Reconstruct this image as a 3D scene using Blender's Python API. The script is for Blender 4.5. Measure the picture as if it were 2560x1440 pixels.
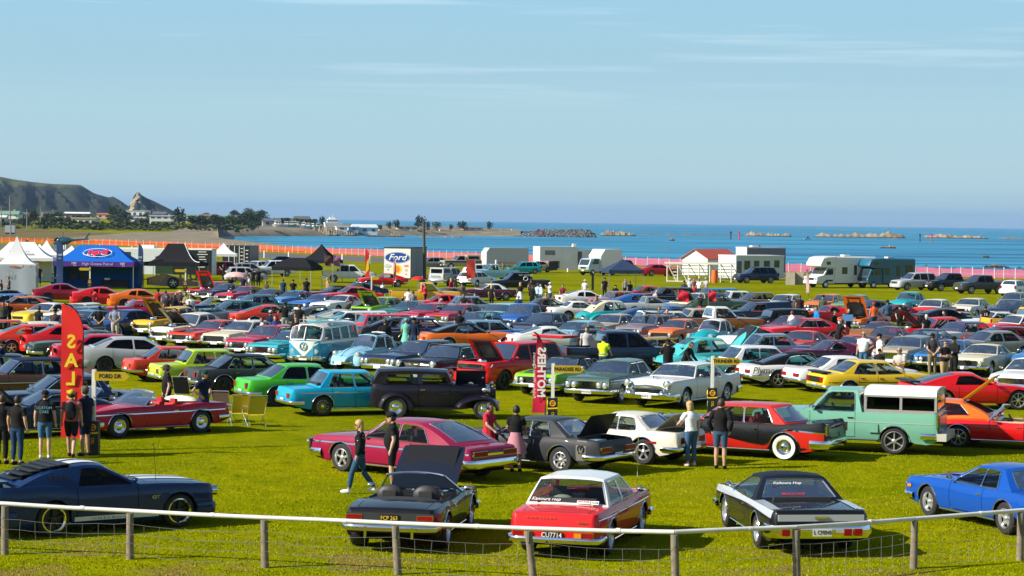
import bpy,math,random
import numpy as np
from mathutils import Vector,Matrix
from mathutils.geometry import tessellate_polygon
for _o in list(bpy.data.objects):bpy.data.objects.remove(_o)
S=bpy.context.scene
COL=S.collection
R=math.radians
random.seed(7)
NPR=np.random.default_rng(11)

# ---------------------------------------------------------------- camera
CAM_H,CAM_F,HORIZON,ROLL=6.3,5600.0,552.6,R(0.737)      # metres, photo pixels
PITCH=math.atan((720-HORIZON)/CAM_F)
_F=Vector((0,math.cos(PITCH),-math.sin(PITCH)));_R=Vector((1,0,0));_U=Vector((0,math.sin(PITCH),math.cos(PITCH)))
_R,_U=_R*math.cos(ROLL)+_U*math.sin(ROLL),_U*math.cos(ROLL)-_R*math.sin(ROLL)
cam_data=bpy.data.cameras.new('camera');cam=bpy.data.objects.new('camera',cam_data);COL.objects.link(cam)
cam_data.sensor_width=36;cam_data.lens=36*CAM_F/2560;cam_data.clip_start=1;cam_data.clip_end=120000
_m=Matrix((_R,_U,-_F)).transposed().to_4x4();_m.translation=(0,0,CAM_H);cam.matrix_world=_m
S.camera=cam

def at(px,py,z=0.0):
    """world point at height z behind photo pixel (px, py)"""
    d=_F*CAM_F + _R*(px-1280) - _U*(py-720)
    t=(z-CAM_H)/d.z
    return Vector((0,0,CAM_H)) + d*t
def at_y(px,py,Y):
    """world point at depth Y behind photo pixel"""
    d=_F*CAM_F + _R*(px-1280) - _U*(py-720)
    return Vector((0,0,CAM_H)) + d*(Y/d.y)
def pix(p):
    v=Vector(p)-Vector((0,0,CAM_H));k=CAM_F/v.dot(_F)
    return 1280+v.dot(_R)*k,720-v.dot(_U)*k

# ---------------------------------------------------------------- sky, sun, exposure
SUN_EL=R(33);SUN_DIR=Vector((-0.94*math.cos(SUN_EL),-0.34*math.cos(SUN_EL),math.sin(SUN_EL))).normalized()
W=bpy.data.worlds.new('World');S.world=W;W.use_nodes=True
nt=W.node_tree;nt.nodes.clear()
def wn(t):return nt.nodes.new(t)
out=wn('ShaderNodeOutputWorld');bg=wn('ShaderNodeBackground');sky=wn('ShaderNodeTexSky')
sky.sky_type='NISHITA';sky.sun_disc=False;sky.sun_elevation=SUN_EL
sky.sun_rotation=math.atan2(SUN_DIR.x,SUN_DIR.y);sky.air_density=1.0;sky.dust_density=0.6;sky.ozone_density=1.2
SKY_STR,EXPO=0.085,0.62
bg.inputs['Strength'].default_value=SKY_STR
# the low band of sky over the sea: milky haze bank below, pale blue above, thin streaks of high cloud; blends into the clear sky by 20 degrees
tc=wn('ShaderNodeTexCoord');sep=wn('ShaderNodeSeparateXYZ');nt.links.new(tc.outputs['Generated'],sep.inputs[0])
ramp=wn('ShaderNodeValToRGB');ramp.color_ramp.interpolation='EASE'
mr=wn('ShaderNodeMapRange');mr.inputs['From Min'].default_value=0.0;mr.inputs['From Max'].default_value=0.12
nt.links.new(sep.outputs['Z'],mr.inputs['Value']);nt.links.new(mr.outputs[0],ramp.inputs[0])
SKY_BAND=[(0.0,(.345,.470,.590)),(0.035,(.37,.515,.605)),(0.085,(.455,.635,.675)),(0.16,(.495,.680,.730)),(0.375,(.455,.685,.765)),(0.6,(.400,.640,.770)),(0.8,(.370,.640,.805)),(1.0,(.310,.570,.800))]      # as seen, before exposure
cr=ramp.color_ramp
while len(cr.elements) < len(SKY_BAND):cr.elements.new(0.5)
for e,(p,c) in zip(cr.elements,SKY_BAND):e.position=p;e.color=(c[0],c[1],c[2],1)
scl=wn('ShaderNodeVectorMath');scl.operation='SCALE';scl.inputs['Scale'].default_value=1/(SKY_STR*2**EXPO);nt.links.new(ramp.outputs[0],scl.inputs[0])
mp=wn('ShaderNodeMapping');mp.inputs['Scale'].default_value=(3.5,3.5,95);mp.inputs['Rotation'].default_value=(0,R(0.8),0);nt.links.new(tc.outputs['Generated'],mp.inputs[0])
cn=wn('ShaderNodeTexNoise');cn.inputs['Scale'].default_value=1.6;cn.inputs['Detail'].default_value=6;cn.inputs['Roughness'].default_value=0.55;nt.links.new(mp.outputs[0],cn.inputs['Vector'])
cm=wn('ShaderNodeMapRange');cm.inputs['From Min'].default_value=0.56;cm.inputs['From Max'].default_value=0.80;cm.inputs['To Max'].default_value=0.24;nt.links.new(cn.outputs['Fac'],cm.inputs['Value'])
ce=wn('ShaderNodeMapRange');ce.inputs['From Min'].default_value=0.04;ce.inputs['From Max'].default_value=0.075;nt.links.new(sep.outputs['Z'],ce.inputs['Value'])
cmul=wn('ShaderNodeMath');cmul.operation='MULTIPLY';nt.links.new(cm.outputs[0],cmul.inputs[0]);nt.links.new(ce.outputs[0],cmul.inputs[1])
cmix=wn('ShaderNodeMix');cmix.data_type='RGBA';nt.links.new(cmul.outputs[0],cmix.inputs['Factor']);nt.links.new(scl.outputs[0],cmix.inputs['A']);cmix.inputs['B'].default_value=(10.2,11.2,11.6,1)
bl=wn('ShaderNodeMapRange');bl.interpolation_type='SMOOTHSTEP';bl.inputs['From Min'].default_value=0.09;bl.inputs['From Max'].default_value=0.35;nt.links.new(sep.outputs['Z'],bl.inputs['Value'])
smix=wn('ShaderNodeMix');smix.data_type='RGBA';nt.links.new(bl.outputs[0],smix.inputs['Factor']);nt.links.new(cmix.outputs['Result'],smix.inputs['A']);nt.links.new(sky.outputs[0],smix.inputs['B'])
nt.links.new(smix.outputs['Result'],bg.inputs['Color']);nt.links.new(bg.outputs[0],out.inputs[0])
sun_d=bpy.data.lights.new('sun','SUN');sun_d.energy=4.9;sun_d.angle=R(0.53);sun_d.color=(1.0,0.93,0.80)
sun=bpy.data.objects.new('sun',sun_d);COL.objects.link(sun);sun.rotation_euler=SUN_DIR.to_track_quat('Z','Y').to_euler();sun.location=(-60,-20,60)
S.view_settings.view_transform='Standard';S.view_settings.look='None';S.view_settings.exposure=EXPO;S.view_settings.gamma=1.0;S.view_settings.use_curve_mapping=False
S.render.engine='CYCLES';S.cycles.max_bounces=7;S.cycles.diffuse_bounces=2;S.cycles.glossy_bounces=3;S.cycles.transmission_bounces=4;S.cycles.transparent_max_bounces=10
S.cycles.caustics_reflective=False;S.cycles.caustics_refractive=False;S.cycles.sample_clamp_indirect=6;S.cycles.use_denoising=True

# ---------------------------------------------------------------- materials
MATS={}
def bsdf(name):
    m=bpy.data.materials.new(name);m.use_nodes=True
    return m,m.node_tree,m.node_tree.nodes['Principled BSDF']
def mat(name,col,rough=0.5,metal=0.0,var=0.06,scale=6.0,bump=0.0,coat=0.0,spec=0.5,emit=0.0):
    """one material of a given base colour with a little procedural unevenness"""
    if name in MATS:return MATS[name]
    m,t,b=bsdf(name);N,K=t.nodes.new,t.links.new
    c=N('ShaderNodeTexCoord');n=N('ShaderNodeTexNoise');n.inputs['Scale'].default_value=scale;n.inputs['Detail'].default_value=3;K(c.outputs['Object'],n.inputs['Vector'])
    hs=N('ShaderNodeHueSaturation');hs.inputs['Color'].default_value=(*col,1)
    r=N('ShaderNodeMapRange');r.inputs['To Min'].default_value=1-var*2;r.inputs['To Max'].default_value=1+var*2;K(n.outputs['Fac'],r.inputs['Value']);K(r.outputs[0],hs.inputs['Value'])
    K(hs.outputs[0],b.inputs['Base Color'])
    b.inputs['Roughness'].default_value=rough;b.inputs['Metallic'].default_value=metal;b.inputs['Specular IOR Level'].default_value=spec
    if coat:b.inputs['Coat Weight'].default_value=coat;b.inputs['Coat Roughness'].default_value=0.03
    if bump:
        bp=N('ShaderNodeBump');bp.inputs['Strength'].default_value=bump;K(n.outputs['Fac'],bp.inputs['Height']);K(bp.outputs[0],b.inputs['Normal'])
    if emit:K(hs.outputs[0],b.inputs['Emission Color']);b.inputs['Emission Strength'].default_value=emit
    MATS[name]=m;return m
def paint(name,rough,coat,metal=0.0,flake=0.02):
    """car paint; the colour is the object's own colour"""
    m,t,b=bsdf(name);N,K=t.nodes.new,t.links.new
    oi=N('ShaderNodeObjectInfo');c=N('ShaderNodeTexCoord');n=N('ShaderNodeTexNoise');n.inputs['Scale'].default_value=3.0;n.inputs['Detail'].default_value=4;K(c.outputs['Object'],n.inputs['Vector'])
    hs=N('ShaderNodeHueSaturation');K(oi.outputs['Color'],hs.inputs['Color'])
    r=N('ShaderNodeMapRange');r.inputs['To Min'].default_value=1-flake;r.inputs['To Max'].default_value=1+flake;K(n.outputs['Fac'],r.inputs['Value']);K(r.outputs[0],hs.inputs['Value'])
    K(hs.outputs[0],b.inputs['Base Color']);b.inputs['Roughness'].default_value=rough;b.inputs['Metallic'].default_value=metal
    b.inputs['Specular IOR Level'].default_value=0.12;b.inputs['Coat Weight'].default_value=coat;b.inputs['Coat Roughness'].default_value=0.025;b.inputs['Coat IOR'].default_value=1.5
    MATS[name]=m;return m
def glass(name,tint,mixf):
    m=bpy.data.materials.new(name);m.use_nodes=True;t=m.node_tree;t.nodes.clear();N,K=t.nodes.new,t.links.new
    o=N('ShaderNodeOutputMaterial');tr=N('ShaderNodeBsdfTransparent');tr.inputs[0].default_value=(*tint,1)
    g=N('ShaderNodeBsdfGlossy');g.inputs['Roughness'].default_value=0.02;g.inputs['Color'].default_value=(1,1,1,1)
    f=N('ShaderNodeFresnel');f.inputs['IOR'].default_value=1.45;a=N('ShaderNodeMath');a.operation='MULTIPLY_ADD';a.inputs[1].default_value=0.6;a.inputs[2].default_value=mixf
    mx=N('ShaderNodeMixShader');K(f.outputs[0],a.inputs[0]);K(a.outputs[0],mx.inputs[0]);K(tr.outputs[0],mx.inputs[1]);K(g.outputs[0],mx.inputs[2]);K(mx.outputs[0],o.inputs[0])
    MATS[name]=m;return m
PAINT=paint('gloss_paint',0.5,0.72);MATTE=paint('satin_paint',0.5,0.25);PLAINC=paint('cloth_colour',0.85,0.0,flake=0.18);VINYL=paint('vinyl_colour',0.6,0.05)
GLASS=glass('window_glass',(0.58,0.66,0.63),0.0);DGLASS=glass('dark_window_glass',(0.13,0.14,0.15),0.0)
CHROME=mat('chrome',(0.82,0.82,0.84),0.07,1.0,0.02);ALLOY=mat('alloy',(0.80,0.80,0.82),0.30,0.85,0.03);DALLOY=mat('dark_alloy',(0.03,0.03,0.033),0.3,0.3)
RUBBER=mat('rubber',(0.016,0.016,0.017),0.75,0,0.15,20);BLACK=mat('black_trim',(0.012,0.012,0.013),0.45);UNDER=mat('underbody',(0.008,0.008,0.008),0.95,spec=0.0)
SEATM=mat('seat_vinyl',(0.03,0.03,0.032),0.55);SEATR=mat('red_seat_vinyl',(0.42,0.02,0.02),0.5);SEATO=mat('orange_seat_vinyl',(0.6,0.16,0.03),0.5)
REDL=mat('red_lamp',(0.26,0.006,0.006),0.3,spec=0.25);AMBL=mat('amber_lamp',(0.75,0.22,0.01),0.15,coat=1.0);LENS=mat('lamp_lens',(0.75,0.77,0.78),0.08,0.6)
WHITE=mat('white_paint',(0.78,0.78,0.76),0.45);WALLM=mat('whitewall',(0.75,0.74,0.70),0.6);ENGINE=mat('engine_metal',(0.10,0.10,0.11),0.4,0.6,0.3,14)
PLATEW=mat('plate_white',(0.75,0.75,0.72),0.4);PLATEK=mat('plate_black',(0.015,0.015,0.015),0.4);YELLOWT=mat('yellow_print',(0.85,0.55,0.02),0.5);WHITET=mat('white_print',(0.8,0.8,0.8),0.5);BLACKT=mat('black_print',(0.01,0.01,0.01),0.6);REDT=mat('red_print',(0.65,0.02,0.03),0.5)

# ---------------------------------------------------------------- mesh builder
class MB:
    def __init__(s):s.v=[];s.f=[];s.m=[]
    def add(s,vs,fs,mi=0,M=None):
        b=len(s.v)
        for p in vs:
            s.v.append(tuple(M @ Vector(p)) if M else tuple(p))
        for q in fs:s.f.append(tuple(b+i for i in q));s.m.append(mi)
        return s
    def box(s,c,d,mi=0,M=None,tap=1.0):
        x,y,z=c;a,b,h=d[0]/2,d[1]/2,d[2]/2
        vs=[(x-a,y-b,z-h),(x+a,y-b,z-h),(x+a,y+b,z-h),(x-a,y+b,z-h)]+[(x-a*tap,y-b*tap,z+h),(x+a*tap,y-b*tap,z+h),(x+a*tap,y+b*tap,z+h),(x-a*tap,y+b*tap,z+h)]
        return s.add(vs,[(3,2,1,0),(4,5,6,7),(0,1,5,4),(1,2,6,5),(2,3,7,6),(3,0,4,7)],mi,M)
    def grid(s,P,mi=0,cu=False,cv=False,keep=None):
        """P[i][j] points"""
        n,k=len(P),len(P[0]);vs=[p for r_ in P for p in r_];fs=[]
        for i in range(n if cu else n-1):
            for j in range(k if cv else k-1):
                if keep and not keep(i,j):continue
                a=(i+1) % n;c=(j+1) % k
                fs.append((i*k+j,a*k+j,a*k+c,i*k+c))
        return s.add(vs,fs,mi)
    def lathe(s,prof,n=16,axis='z',c=(0,0,0),mi=0,cap=False,ph=0.0):
        P=[]
        for i in range(n):
            a=2*math.pi*i/n+ph;ca,sa=math.cos(a),math.sin(a);row=[]
            for r_,h in prof:
                p=(r_*ca,r_*sa,h) if axis == 'z' else ((r_*sa,h,r_*ca) if axis == 'y' else (h,r_*ca,r_*sa))
                row.append((p[0]+c[0],p[1]+c[1],p[2]+c[2]))
            P.append(row)
        s.grid(P,mi,cu=True)
        if cap:
            b=len(s.v)-n*len(prof);k=len(prof)
            s.f.append(tuple(b+i*k+k-1 for i in range(n)));s.m.append(mi)
            s.f.append(tuple(b+(n-1-i)*k for i in range(n)));s.m.append(mi)
        return s
    def tube(s,pts,r,n=6,mi=0,cap=True,close=False):
        pts=[Vector(p) for p in pts];P=[]
        for i,p in enumerate(pts):
            a=pts[i-1] if (i > 0 or close) else pts[i];b=pts[(i+1) % len(pts)] if (i < len(pts)-1 or close) else pts[i]
            t=(b-a).normalized();u=t.cross(Vector((0,0,1)) if abs(t.z) < 0.9 else Vector((1,0,0))).normalized();w=u.cross(t)
            rr=r[i] if isinstance(r,(list,tuple)) else r
            P.append([tuple(p+u*rr*math.cos(2*math.pi*j/n)+w*rr*math.sin(2*math.pi*j/n)) for j in range(n)])
        b0=len(s.v);s.grid(P,mi,cu=close,cv=True)
        if cap and not close:
            s.f.append(tuple(b0+j for j in range(n)));s.m.append(mi);s.f.append(tuple(b0+(len(P)-1)*n+n-1-j for j in range(n)));s.m.append(mi)
        return s
    def ell(s,c,r,n=10,k=7,mi=0,M=None):
        vs=[];fs=[]
        for j in range(k+1):
            a=math.pi*j/k
            for i in range(n):
                b=2*math.pi*i/n;vs.append((c[0]+r[0]*math.sin(a)*math.cos(b),c[1]+r[1]*math.sin(a)*math.sin(b),c[2]+r[2]*math.cos(a)))
        for j in range(k):
            for i in range(n):fs.append((j*n+i,(j+1)*n+i,(j+1)*n+(i+1) % n,j*n+(i+1) % n))
        return s.add(vs,fs,mi,M)
    def poly(s,pts,mi=0):return s.add(pts,[tuple(range(len(pts)))],mi)
    def mesh(s,name,mats,smooth=40):
        used=sorted({i for q in s.f for i in q});mp_={i:k for k,i in enumerate(used)}
        me=bpy.data.meshes.new(name);me.from_pydata([s.v[i] for i in used],[],[tuple(mp_[i] for i in q) for q in s.f])
        for m in (mats if isinstance(mats,(list,tuple)) else [mats]):me.materials.append(m)
        if len(me.materials) > 1:me.polygons.foreach_set('material_index',s.m)
        if smooth:
            me.shade_smooth();me.set_sharp_from_angle(angle=R(smooth))
        me.update();return me
def obj(name,me,parent=None,loc=None,rot=None,col=None):
    o=bpy.data.objects.new(name,me);COL.objects.link(o)
    if parent:o.parent=parent
    if loc is not None:o.location=loc
    if rot is not None:o.rotation_euler=rot
    if col is not None:o.color=(*col,1)
    return o
def thing(name,label,cat,loc=(0,0,0),rz=0.0,group=None,me=None):
    o=obj(name,me,None,loc,(0,0,rz));o['label']=label;o['category']=cat
    if group:o['group']=group
    return o
def kind(o,k):o['kind']=k;return o
FONTC={}
def text(name,body,size,parent,loc,rot,m,ext=0.002,shear=0.0,align='CENTER',sx=1.0,bold=0.0):
    """raised lettering as a mesh"""
    key=(body,size,m.name,shear,align,bold,ext)
    if key not in FONTC:
        c=bpy.data.curves.new(name,'FONT');c.body=body;c.size=size;c.extrude=ext;c.shear=shear;c.align_x=align;c.align_y='CENTER';c.resolution_u=2;c.offset=bold
        c.materials.append(m);t=bpy.data.objects.new('text',c);COL.objects.link(t);me=bpy.data.meshes.new_from_object(t);bpy.data.objects.remove(t);bpy.data.curves.remove(c);me.name=name
        FONTC[key]=me
    o=obj(name,FONTC[key],parent,loc,rot);o.scale=(sx,1,1);return o
def pchip(pts):
    x=np.array([p[0] for p in pts],float);y=np.array([p[1] for p in pts],float)
    h=np.diff(x);d=np.diff(y)/h;m=np.zeros_like(y);m[0]=d[0];m[-1]=d[-1]
    for i in range(1,len(x)-1):
        if d[i-1]*d[i] > 0:
            w1=2*h[i]+h[i-1];w2=h[i]+2*h[i-1];m[i]=(w1+w2)/(w1/d[i-1]+w2/d[i])
    def f(t):
        if t <= x[0]:return float(y[0])
        if t >= x[-1]:return float(y[-1])
        i=int(np.searchsorted(x,t))-1;i=max(0,min(i,len(h)-1));u=(t-x[i])/h[i]
        return float(y[i]*(1+2*u)*(1-u)**2+m[i]*h[i]*u*(1-u)**2+y[i+1]*u*u*(3-2*u)+m[i+1]*h[i]*u*u*(u-1))
    return f
# ---------------------------------------------------------------- cars
# A style is a set of measured curves (metres, x forward, y left, z up); build_style() turns it into meshes shared by every car of that style.
PROF=[(0,.90),(.10,.945),(.30,.985),(.52,1.0),(.66,1.0),(.82,.985),(.93,.958),(1.0,.925)]
VR=[0,.11,.13,.34,.52,.66,.80,.91,.97,1.0]
SR=[.965,.90,.80,.784,.45,0.0]
BASE=dict(L=4.8,W=1.78,H=1.43,xf=1.38,xr=-1.32,R=.325,Rf=None,tw=.21,sill=.22,prof=PROF,crown=.035,wtop=.925,arch=1.13,
            top=[(-2.40,.62),(-2.36,.80),(-2.30,.88),(-1.2,.94),(0,.94),(1.0,.96),(2.2,.88),(2.35,.80),(2.40,.62)],
            w=[(-2.40,.78),(-2.2,.87),(-1.2,.89),(1.0,.89),(2.1,.86),(2.40,.79)],bot=None,fin=None,
            xa=.88,xc=-1.40,rf=(.22,1.37),rr=(-1.02,1.38),bulge=.16,rbulge=.08,wr=.62,rcrown=.05,rw=(.10,.90,.90),tum=1.15,
            panes=[(-1.12,-.92,-.26,-.30),(-.20,-.24,.74,.25)],doors=[(-1.0,-.23),(-.23,.80)],hood=(1.06,2.26),boot=(-2.24,-1.52),
            rim='steel',white=False,glassm='c',bump=('bar',.42,.12),rbump=('bar',.45,.12),grille=(.50,.74,.50,5),lights=('dual',.63,.085,.62),
            tails=[(.62,.66,.26,.14)],plate=.5,seats=True,roofless=False,bed=None,trimw=.016,chrome=True,tailgate=False,narrow=None)
STY={}
def build_style(name,base=None,**kw):
    p=dict(BASE)
    if base:p.update(STY[base]['p'])
    p.update(kw);L2=p['L']/2
    top=pchip(p['top']);wf=pchip(p['w'])
    sill=p['sill']
    bot0=pchip(p['bot'] or [(-L2,.40),(-L2+.35,.29),(-L2+.8,sill),(L2-.8,sill),(L2-.3,.29),(L2,.38)])
    fin=pchip(p['fin']) if p['fin'] else (lambda x:0.0)
    prof=p['prof'];pf=lambda f:float(np.interp(f,[a for a,b in prof],[b for a,b in prof]))
    Rr=p['R'];Rf=p['Rf'] or Rr;arches=[(p['xf'],Rf),(p['xr'],Rr)] if p['arch'] else []
    def bot(x):
        z=bot0(x)
        for xw,r in arches:
            ra=r*p['arch'];d=x-xw
            if abs(d) < ra:z=max(z,r+math.sqrt(ra*ra-d*d))
        return z
    def zsh(x):return top(x)-p['crown']*min(1,max(0.15,(L2-abs(x))/.5))+fin(x)
    def zdk(x,s):
        a,b=zsh(x),top(x);return a+(b-a)*(1-abs(s)**2.2) if not p['fin'] else a+(b-a)*(1-abs(s)**3.5)
    def sy(x,z):
        f=(z-sill)/max(.05,zsh(x)-sill);return wf(x)*pf(min(1,max(0,f)))
    def dy(x,s):return wf(x)*p['wtop']*s
    # stations
    st=set(np.linspace(-L2,L2,19))
    for e in (-1,1):st |= {e*(L2-.015),e*(L2-.04),e*(L2-.09),e*(L2-.17)}
    for xw,r in arches:
        ra=r*p['arch']
        for k in range(9):
            st.add(xw+ra*math.cos(math.pi*k/8))
    seams=[]
    for a,b in p['doors']:seams += [a,b]
    for h in (p['hood'],p['boot']):
        if h:seams += list(h)
    seams=sorted(set(seams));st=[x for x in st if all(abs(x-s_) > .03 for s_ in seams)]
    for s_ in seams:st += [s_-.007,s_+.007]
    cab=(p['xc'],p['xa'])
    for x in list(cab)+([p['bed'][0],p['bed'][1]] if p['bed'] else []):st.append(x+1e-4)
    xs=sorted(st);xs=[x for i,x in enumerate(xs) if i == 0 or x-xs[i-1] > .004]
    nv=len(VR)
    rows=[]
    for x in xs:
        zb=bot(x);zs_=zsh(x);r_=[]
        zb=min(zb,zs_-.04)
        for v in VR:
            z=zb+(zs_-zb)*v;r_.append((x,sy(x,z),z))
        for s_ in SR:r_.append((x,dy(x,s_),zdk(x,s_)))
        rows.append(r_)
    n=len(rows[0]);parts={}
    def part(nm):return parts.setdefault(nm,MB())
    def isseam(a,b):return any(a >= s_-.0085 and b <= s_+.0085 for s_ in seams)
    def inn(a,b,rng,tol=.0):return rng and a >= rng[0]-tol and b <= rng[1]+tol
    cells={}
    full=[]
    for x,r_ in zip(xs,rows):full.append(r_+[(q[0],-q[1],q[2]) for q in reversed(r_[:-1])])
    nc=len(full[0])
    for i in range(len(xs)-1):
        a,b=xs[i],xs[i+1];m_=(a+b)/2
        for j in range(nc-1):
            jj=j if j < n-1 else nc-2-j;left=j < n-1
            nm='body'
            if jj >= nv+3:                               # inner deck
                if cab[0] < m_ < cab[1]:continue
                if p['bed'] and p['bed'][0] < m_ < p['bed'][1]:continue
                if inn(a,b,p['hood'],.0):nm='hood'
                elif inn(a,b,p['boot'],.0):nm='boot_lid'
                elif isseam(a,b) and (inn(a,b,p['hood'],.01) or inn(a,b,p['boot'],.01)):continue
            elif jj == nv+2 and (inn(a,b,p['hood']) or inn(a,b,p['boot'])):continue
            elif jj == nv+2 and p['bed'] and p['bed'][0] < m_ < p['bed'][1]:nm='body'
            elif jj < nv+0:
                for di,dr in enumerate(p['doors']):
                    if inn(a,b,dr,.0085) and jj >= 1 and jj < nv-1:
                        if isseam(a,b) or jj == 1:nm=None
                        else:nm=('door',di,left)
                        break
                if nm is None:continue
            cells.setdefault(nm,[]).append((i,j))
    for nm,cl in cells.items():
        mb=MB();idx={}
        for i,j in cl:
            q=[]
            for (ii,jj) in ((i,j),(i,j+1),(i+1,j+1),(i+1,j)):
                if (ii,jj) not in idx:idx[(ii,jj)]=len(mb.v);mb.v.append(full[ii][jj])
                q.append(idx[(ii,jj)])
            mb.f.append(tuple(q));mb.m.append(0)
        if nm == 'body':
            for k,rev in ((0,False),(len(xs)-1,True)):
                ids=[]
                for jj in range(nc):ids.append(len(mb.v));mb.v.append(full[k][jj])
                mb.f.append(tuple(reversed(ids)) if rev else tuple(ids));mb.m.append(0)
        parts[nm]=mb
    out=[]                                             # (name, mesh, material role, lod, pivot, parent)
    def emit(nm,mb,mats,role,lod=2,pivot=None,par=None,smooth=40):
        if pivot is not None:mb.v=[(a-pivot[0],b-pivot[1],c-pivot[2]) for a,b,c in mb.v]
        out.append((nm,mb.mesh(nm,mats,smooth),role,lod,pivot,par))
    emit('body',parts['body'],PAINT,'body')
    if 'hood' in parts:emit('hood',parts['hood'],[PAINT],'hood',2,(p['hood'][0],0,zdk(p['hood'][0],0)))
    if 'boot_lid' in parts:emit('boot_lid',parts['boot_lid'],PAINT,'boot',2,(p['boot'][1],0,zdk(p['boot'][1],0)))
    for nm in [k for k in parts if isinstance(k,tuple)]:
        emit('door',parts[nm],PAINT,'body',2)
        dr=p['doors'][nm[1]];e=1 if nm[2] else -1;xh=dr[0]+.13;zh=sill+(zsh(xh)-sill)*.80
        if p['chrome']:mb=MB().box((xh,e*(sy(xh,zh)+.012),zh),(.15,.024,.03));emit('handle',mb,CHROME,None,0,None,len(out)-1)
    # dark inside: floor pan and wheel houses
    mb=MB();iw=min(wf(p['xf']),wf(p['xr']))-p['tw']-.10
    mb.box((0,0,sill+.14),(p['L']-.5,2*iw,.22));mb.box(((p['xf']+L2)/2-.25,0,.52),(L2-p['xf']+.1,2*iw,.2)) if not p.get('openfront') else None
    for xw,r in arches:
        ra=r*p['arch']+.03
        for e in (-1,1):
            P=[]
            for k in range(9):
                a=math.pi*k/8;c_,s_=xw+ra*math.cos(a),min(r+ra*math.sin(a),top(xw)-.05)
                P.append([(c_,e*(wf(xw)*.955),s_),(c_,e*iw,s_)])
            mb.grid(P)
            mb.poly([(xw+ra*math.cos(math.pi*k/8),e*iw,min(r+ra*math.sin(math.pi*k/8),top(xw)-.05)) for k in range(9)])
    emit('underbody',mb,UNDER,None,2,smooth=0)
    # ------------------------------------------------ cabin
    xa,xc,H=p['xa'],p['xc'],p['H'];za,zc=zsh(xa),zsh(xc)
    def wb(x):return wf(x)*p['wtop']*(p['narrow'] or .985)
    segA=[(xa+(p['rf'][0]-xa)*t,za+(p['rf'][1]-za)*t) for t in (0,.06,.35,.65,.93,1)]
    rf_,rr_=p['rf'],p['rr']
    roof=[]
    for t in (.12,.3,.5,.7,.88):
        x=rf_[0]+(rr_[0]-rf_[0])*t;z=rf_[1]+(rr_[1]-rf_[1])*t;bump=H-p['rcrown']-max(rf_[1],rr_[1]);roof.append((x,z+bump*math.sin(math.pi*min(1,t*1.0))))
    cb=p.get('cbow',0.0)
    segC=[(rr_[0]+(xc-rr_[0])*t,rr_[1]+(zc-rr_[1])*t+cb*math.sin(math.pi*t)) for t in (0,p['rw'][0],.35,.65,p['rw'][1],1)]
    line=segA+roof+segC;na,nr=len(segA),len(roof)
    lx=[q[0] for q in line][::-1];lz=[q[1] for q in line][::-1]
    def zline(x):return float(np.interp(x,lx,lz))
    zm=H-p['rcrown']
    def gy(x,z):
        b=zsh(x);t=min(1,max(0,(z-b)/max(.05,zm-b)));w0=wb(x);wt=min(p['wr'],w0);return w0+(wt-w0)*t**p['tum']
    SS=[-1,-.985,-.94,-.6,0,.6,.94,.985,1] if p['rw'][2] > .86 else [-1,-.985,-.94,-p['rw'][2],-.4,0,.4,p['rw'][2],.94,.985,1]
    P=[]
    for k,(x,z) in enumerate(line):
        yk=gy(x,z);row=[]
        t=(z-min(za,zc))/(zm-min(za,zc))
        for s_ in SS:
            dz=p['rcrown']*max(0,t)*(1-abs(s_)**2.4)
            if k < na:tb=1-k/(na-1);dx=p['bulge']*(1-s_*s_)*(.35+.65*(1-segA[k][1]/H*.5));dz += (zdk(xa,s_*.95)-za)*max(0,1-(z-za)/.15)
            elif k >= na+nr:dx=-p['rbulge']*(1-s_*s_);dz += (zdk(xc,s_*.95)-zc)*max(0,1-(z-zc)/.15)
            else:f=(k-na+1)/(nr+1);dx=(p['bulge']*.6*(1-f)**2-p['rbulge']*f**2)*(1-s_*s_)
            row.append((x+dx,yk*s_,z+dz))
        P.append(row)
    def pane_pts(a0,a1,b0,b1,zin=.055):
        z0=lambda x:zsh(x)+.018
        q=[(a0,z0(a0)),(b0,z0(b0))]
        zt1=max(zline(b1)-zin,z0(b1)+.03);q.append((b1,zt1))
        for x in np.linspace(b1,a1,7)[1:-1]:q.append((float(x),max(zline(x)-zin,z0(x)+.03)))
        q.append((a1,max(zline(a1)-zin,z0(a1)+.03)))
        # round the corners
        o=[]
        m_=len(q)
        for i in range(m_):
            a,b,c=Vector(q[i-1]),Vector(q[i]),Vector(q[(i+1) % m_])
            d1,d2=a-b,c-b;ang=d1.angle(d2) if d1.length > 1e-5 and d2.length > 1e-5 else math.pi
            if ang > 2.75:o.append(tuple(b));continue
            r_=min(.045 if ang > .9 else .03,d1.length*.4,d2.length*.4);u,w_=b+d1.normalized()*r_,b+d2.normalized()*r_
            for t in (0,.5,1):pt=u*(1-t)**2+b*2*t*(1-t)+w_*t*t;o.append(tuple(pt))
        return o
    if not p['roofless']:
        mb=MB();ws=MB();rwn=MB()
        iA=range(1,na-2+1);tA=(1,na-2);tC=(na+nr+1,na+nr+4)
        sA=(SS.index(-.94),SS.index(.94));sC=(SS.index(-p['rw'][2]),SS.index(p['rw'][2])) if p['rw'][2] <= .86 else sA
        isA=lambda i,j:tA[0] <= i < tA[1] and sA[0] <= j < sA[1]
        isC=lambda i,j:tC[0] <= i < tC[1] and sC[0] <= j < sC[1]
        mb.grid(P,keep=lambda i,j:not isA(i,j) and not isC(i,j))
        ws.grid([[(a-.006,b,c-.006) for a,b,c in r_] for r_ in P],keep=isA);rwn.grid([[(a+.006,b,c-.006) for a,b,c in r_] for r_ in P],keep=isC)
        bel=[(float(x),zsh(float(x))-.02) for x in np.linspace(xc,xa,9)]
        outer=bel+line[:-1][0:];outer=bel+line[1:-1]
        holes=[pane_pts(*q,p.get('zin',.055)) for q in p['panes']]
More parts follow.
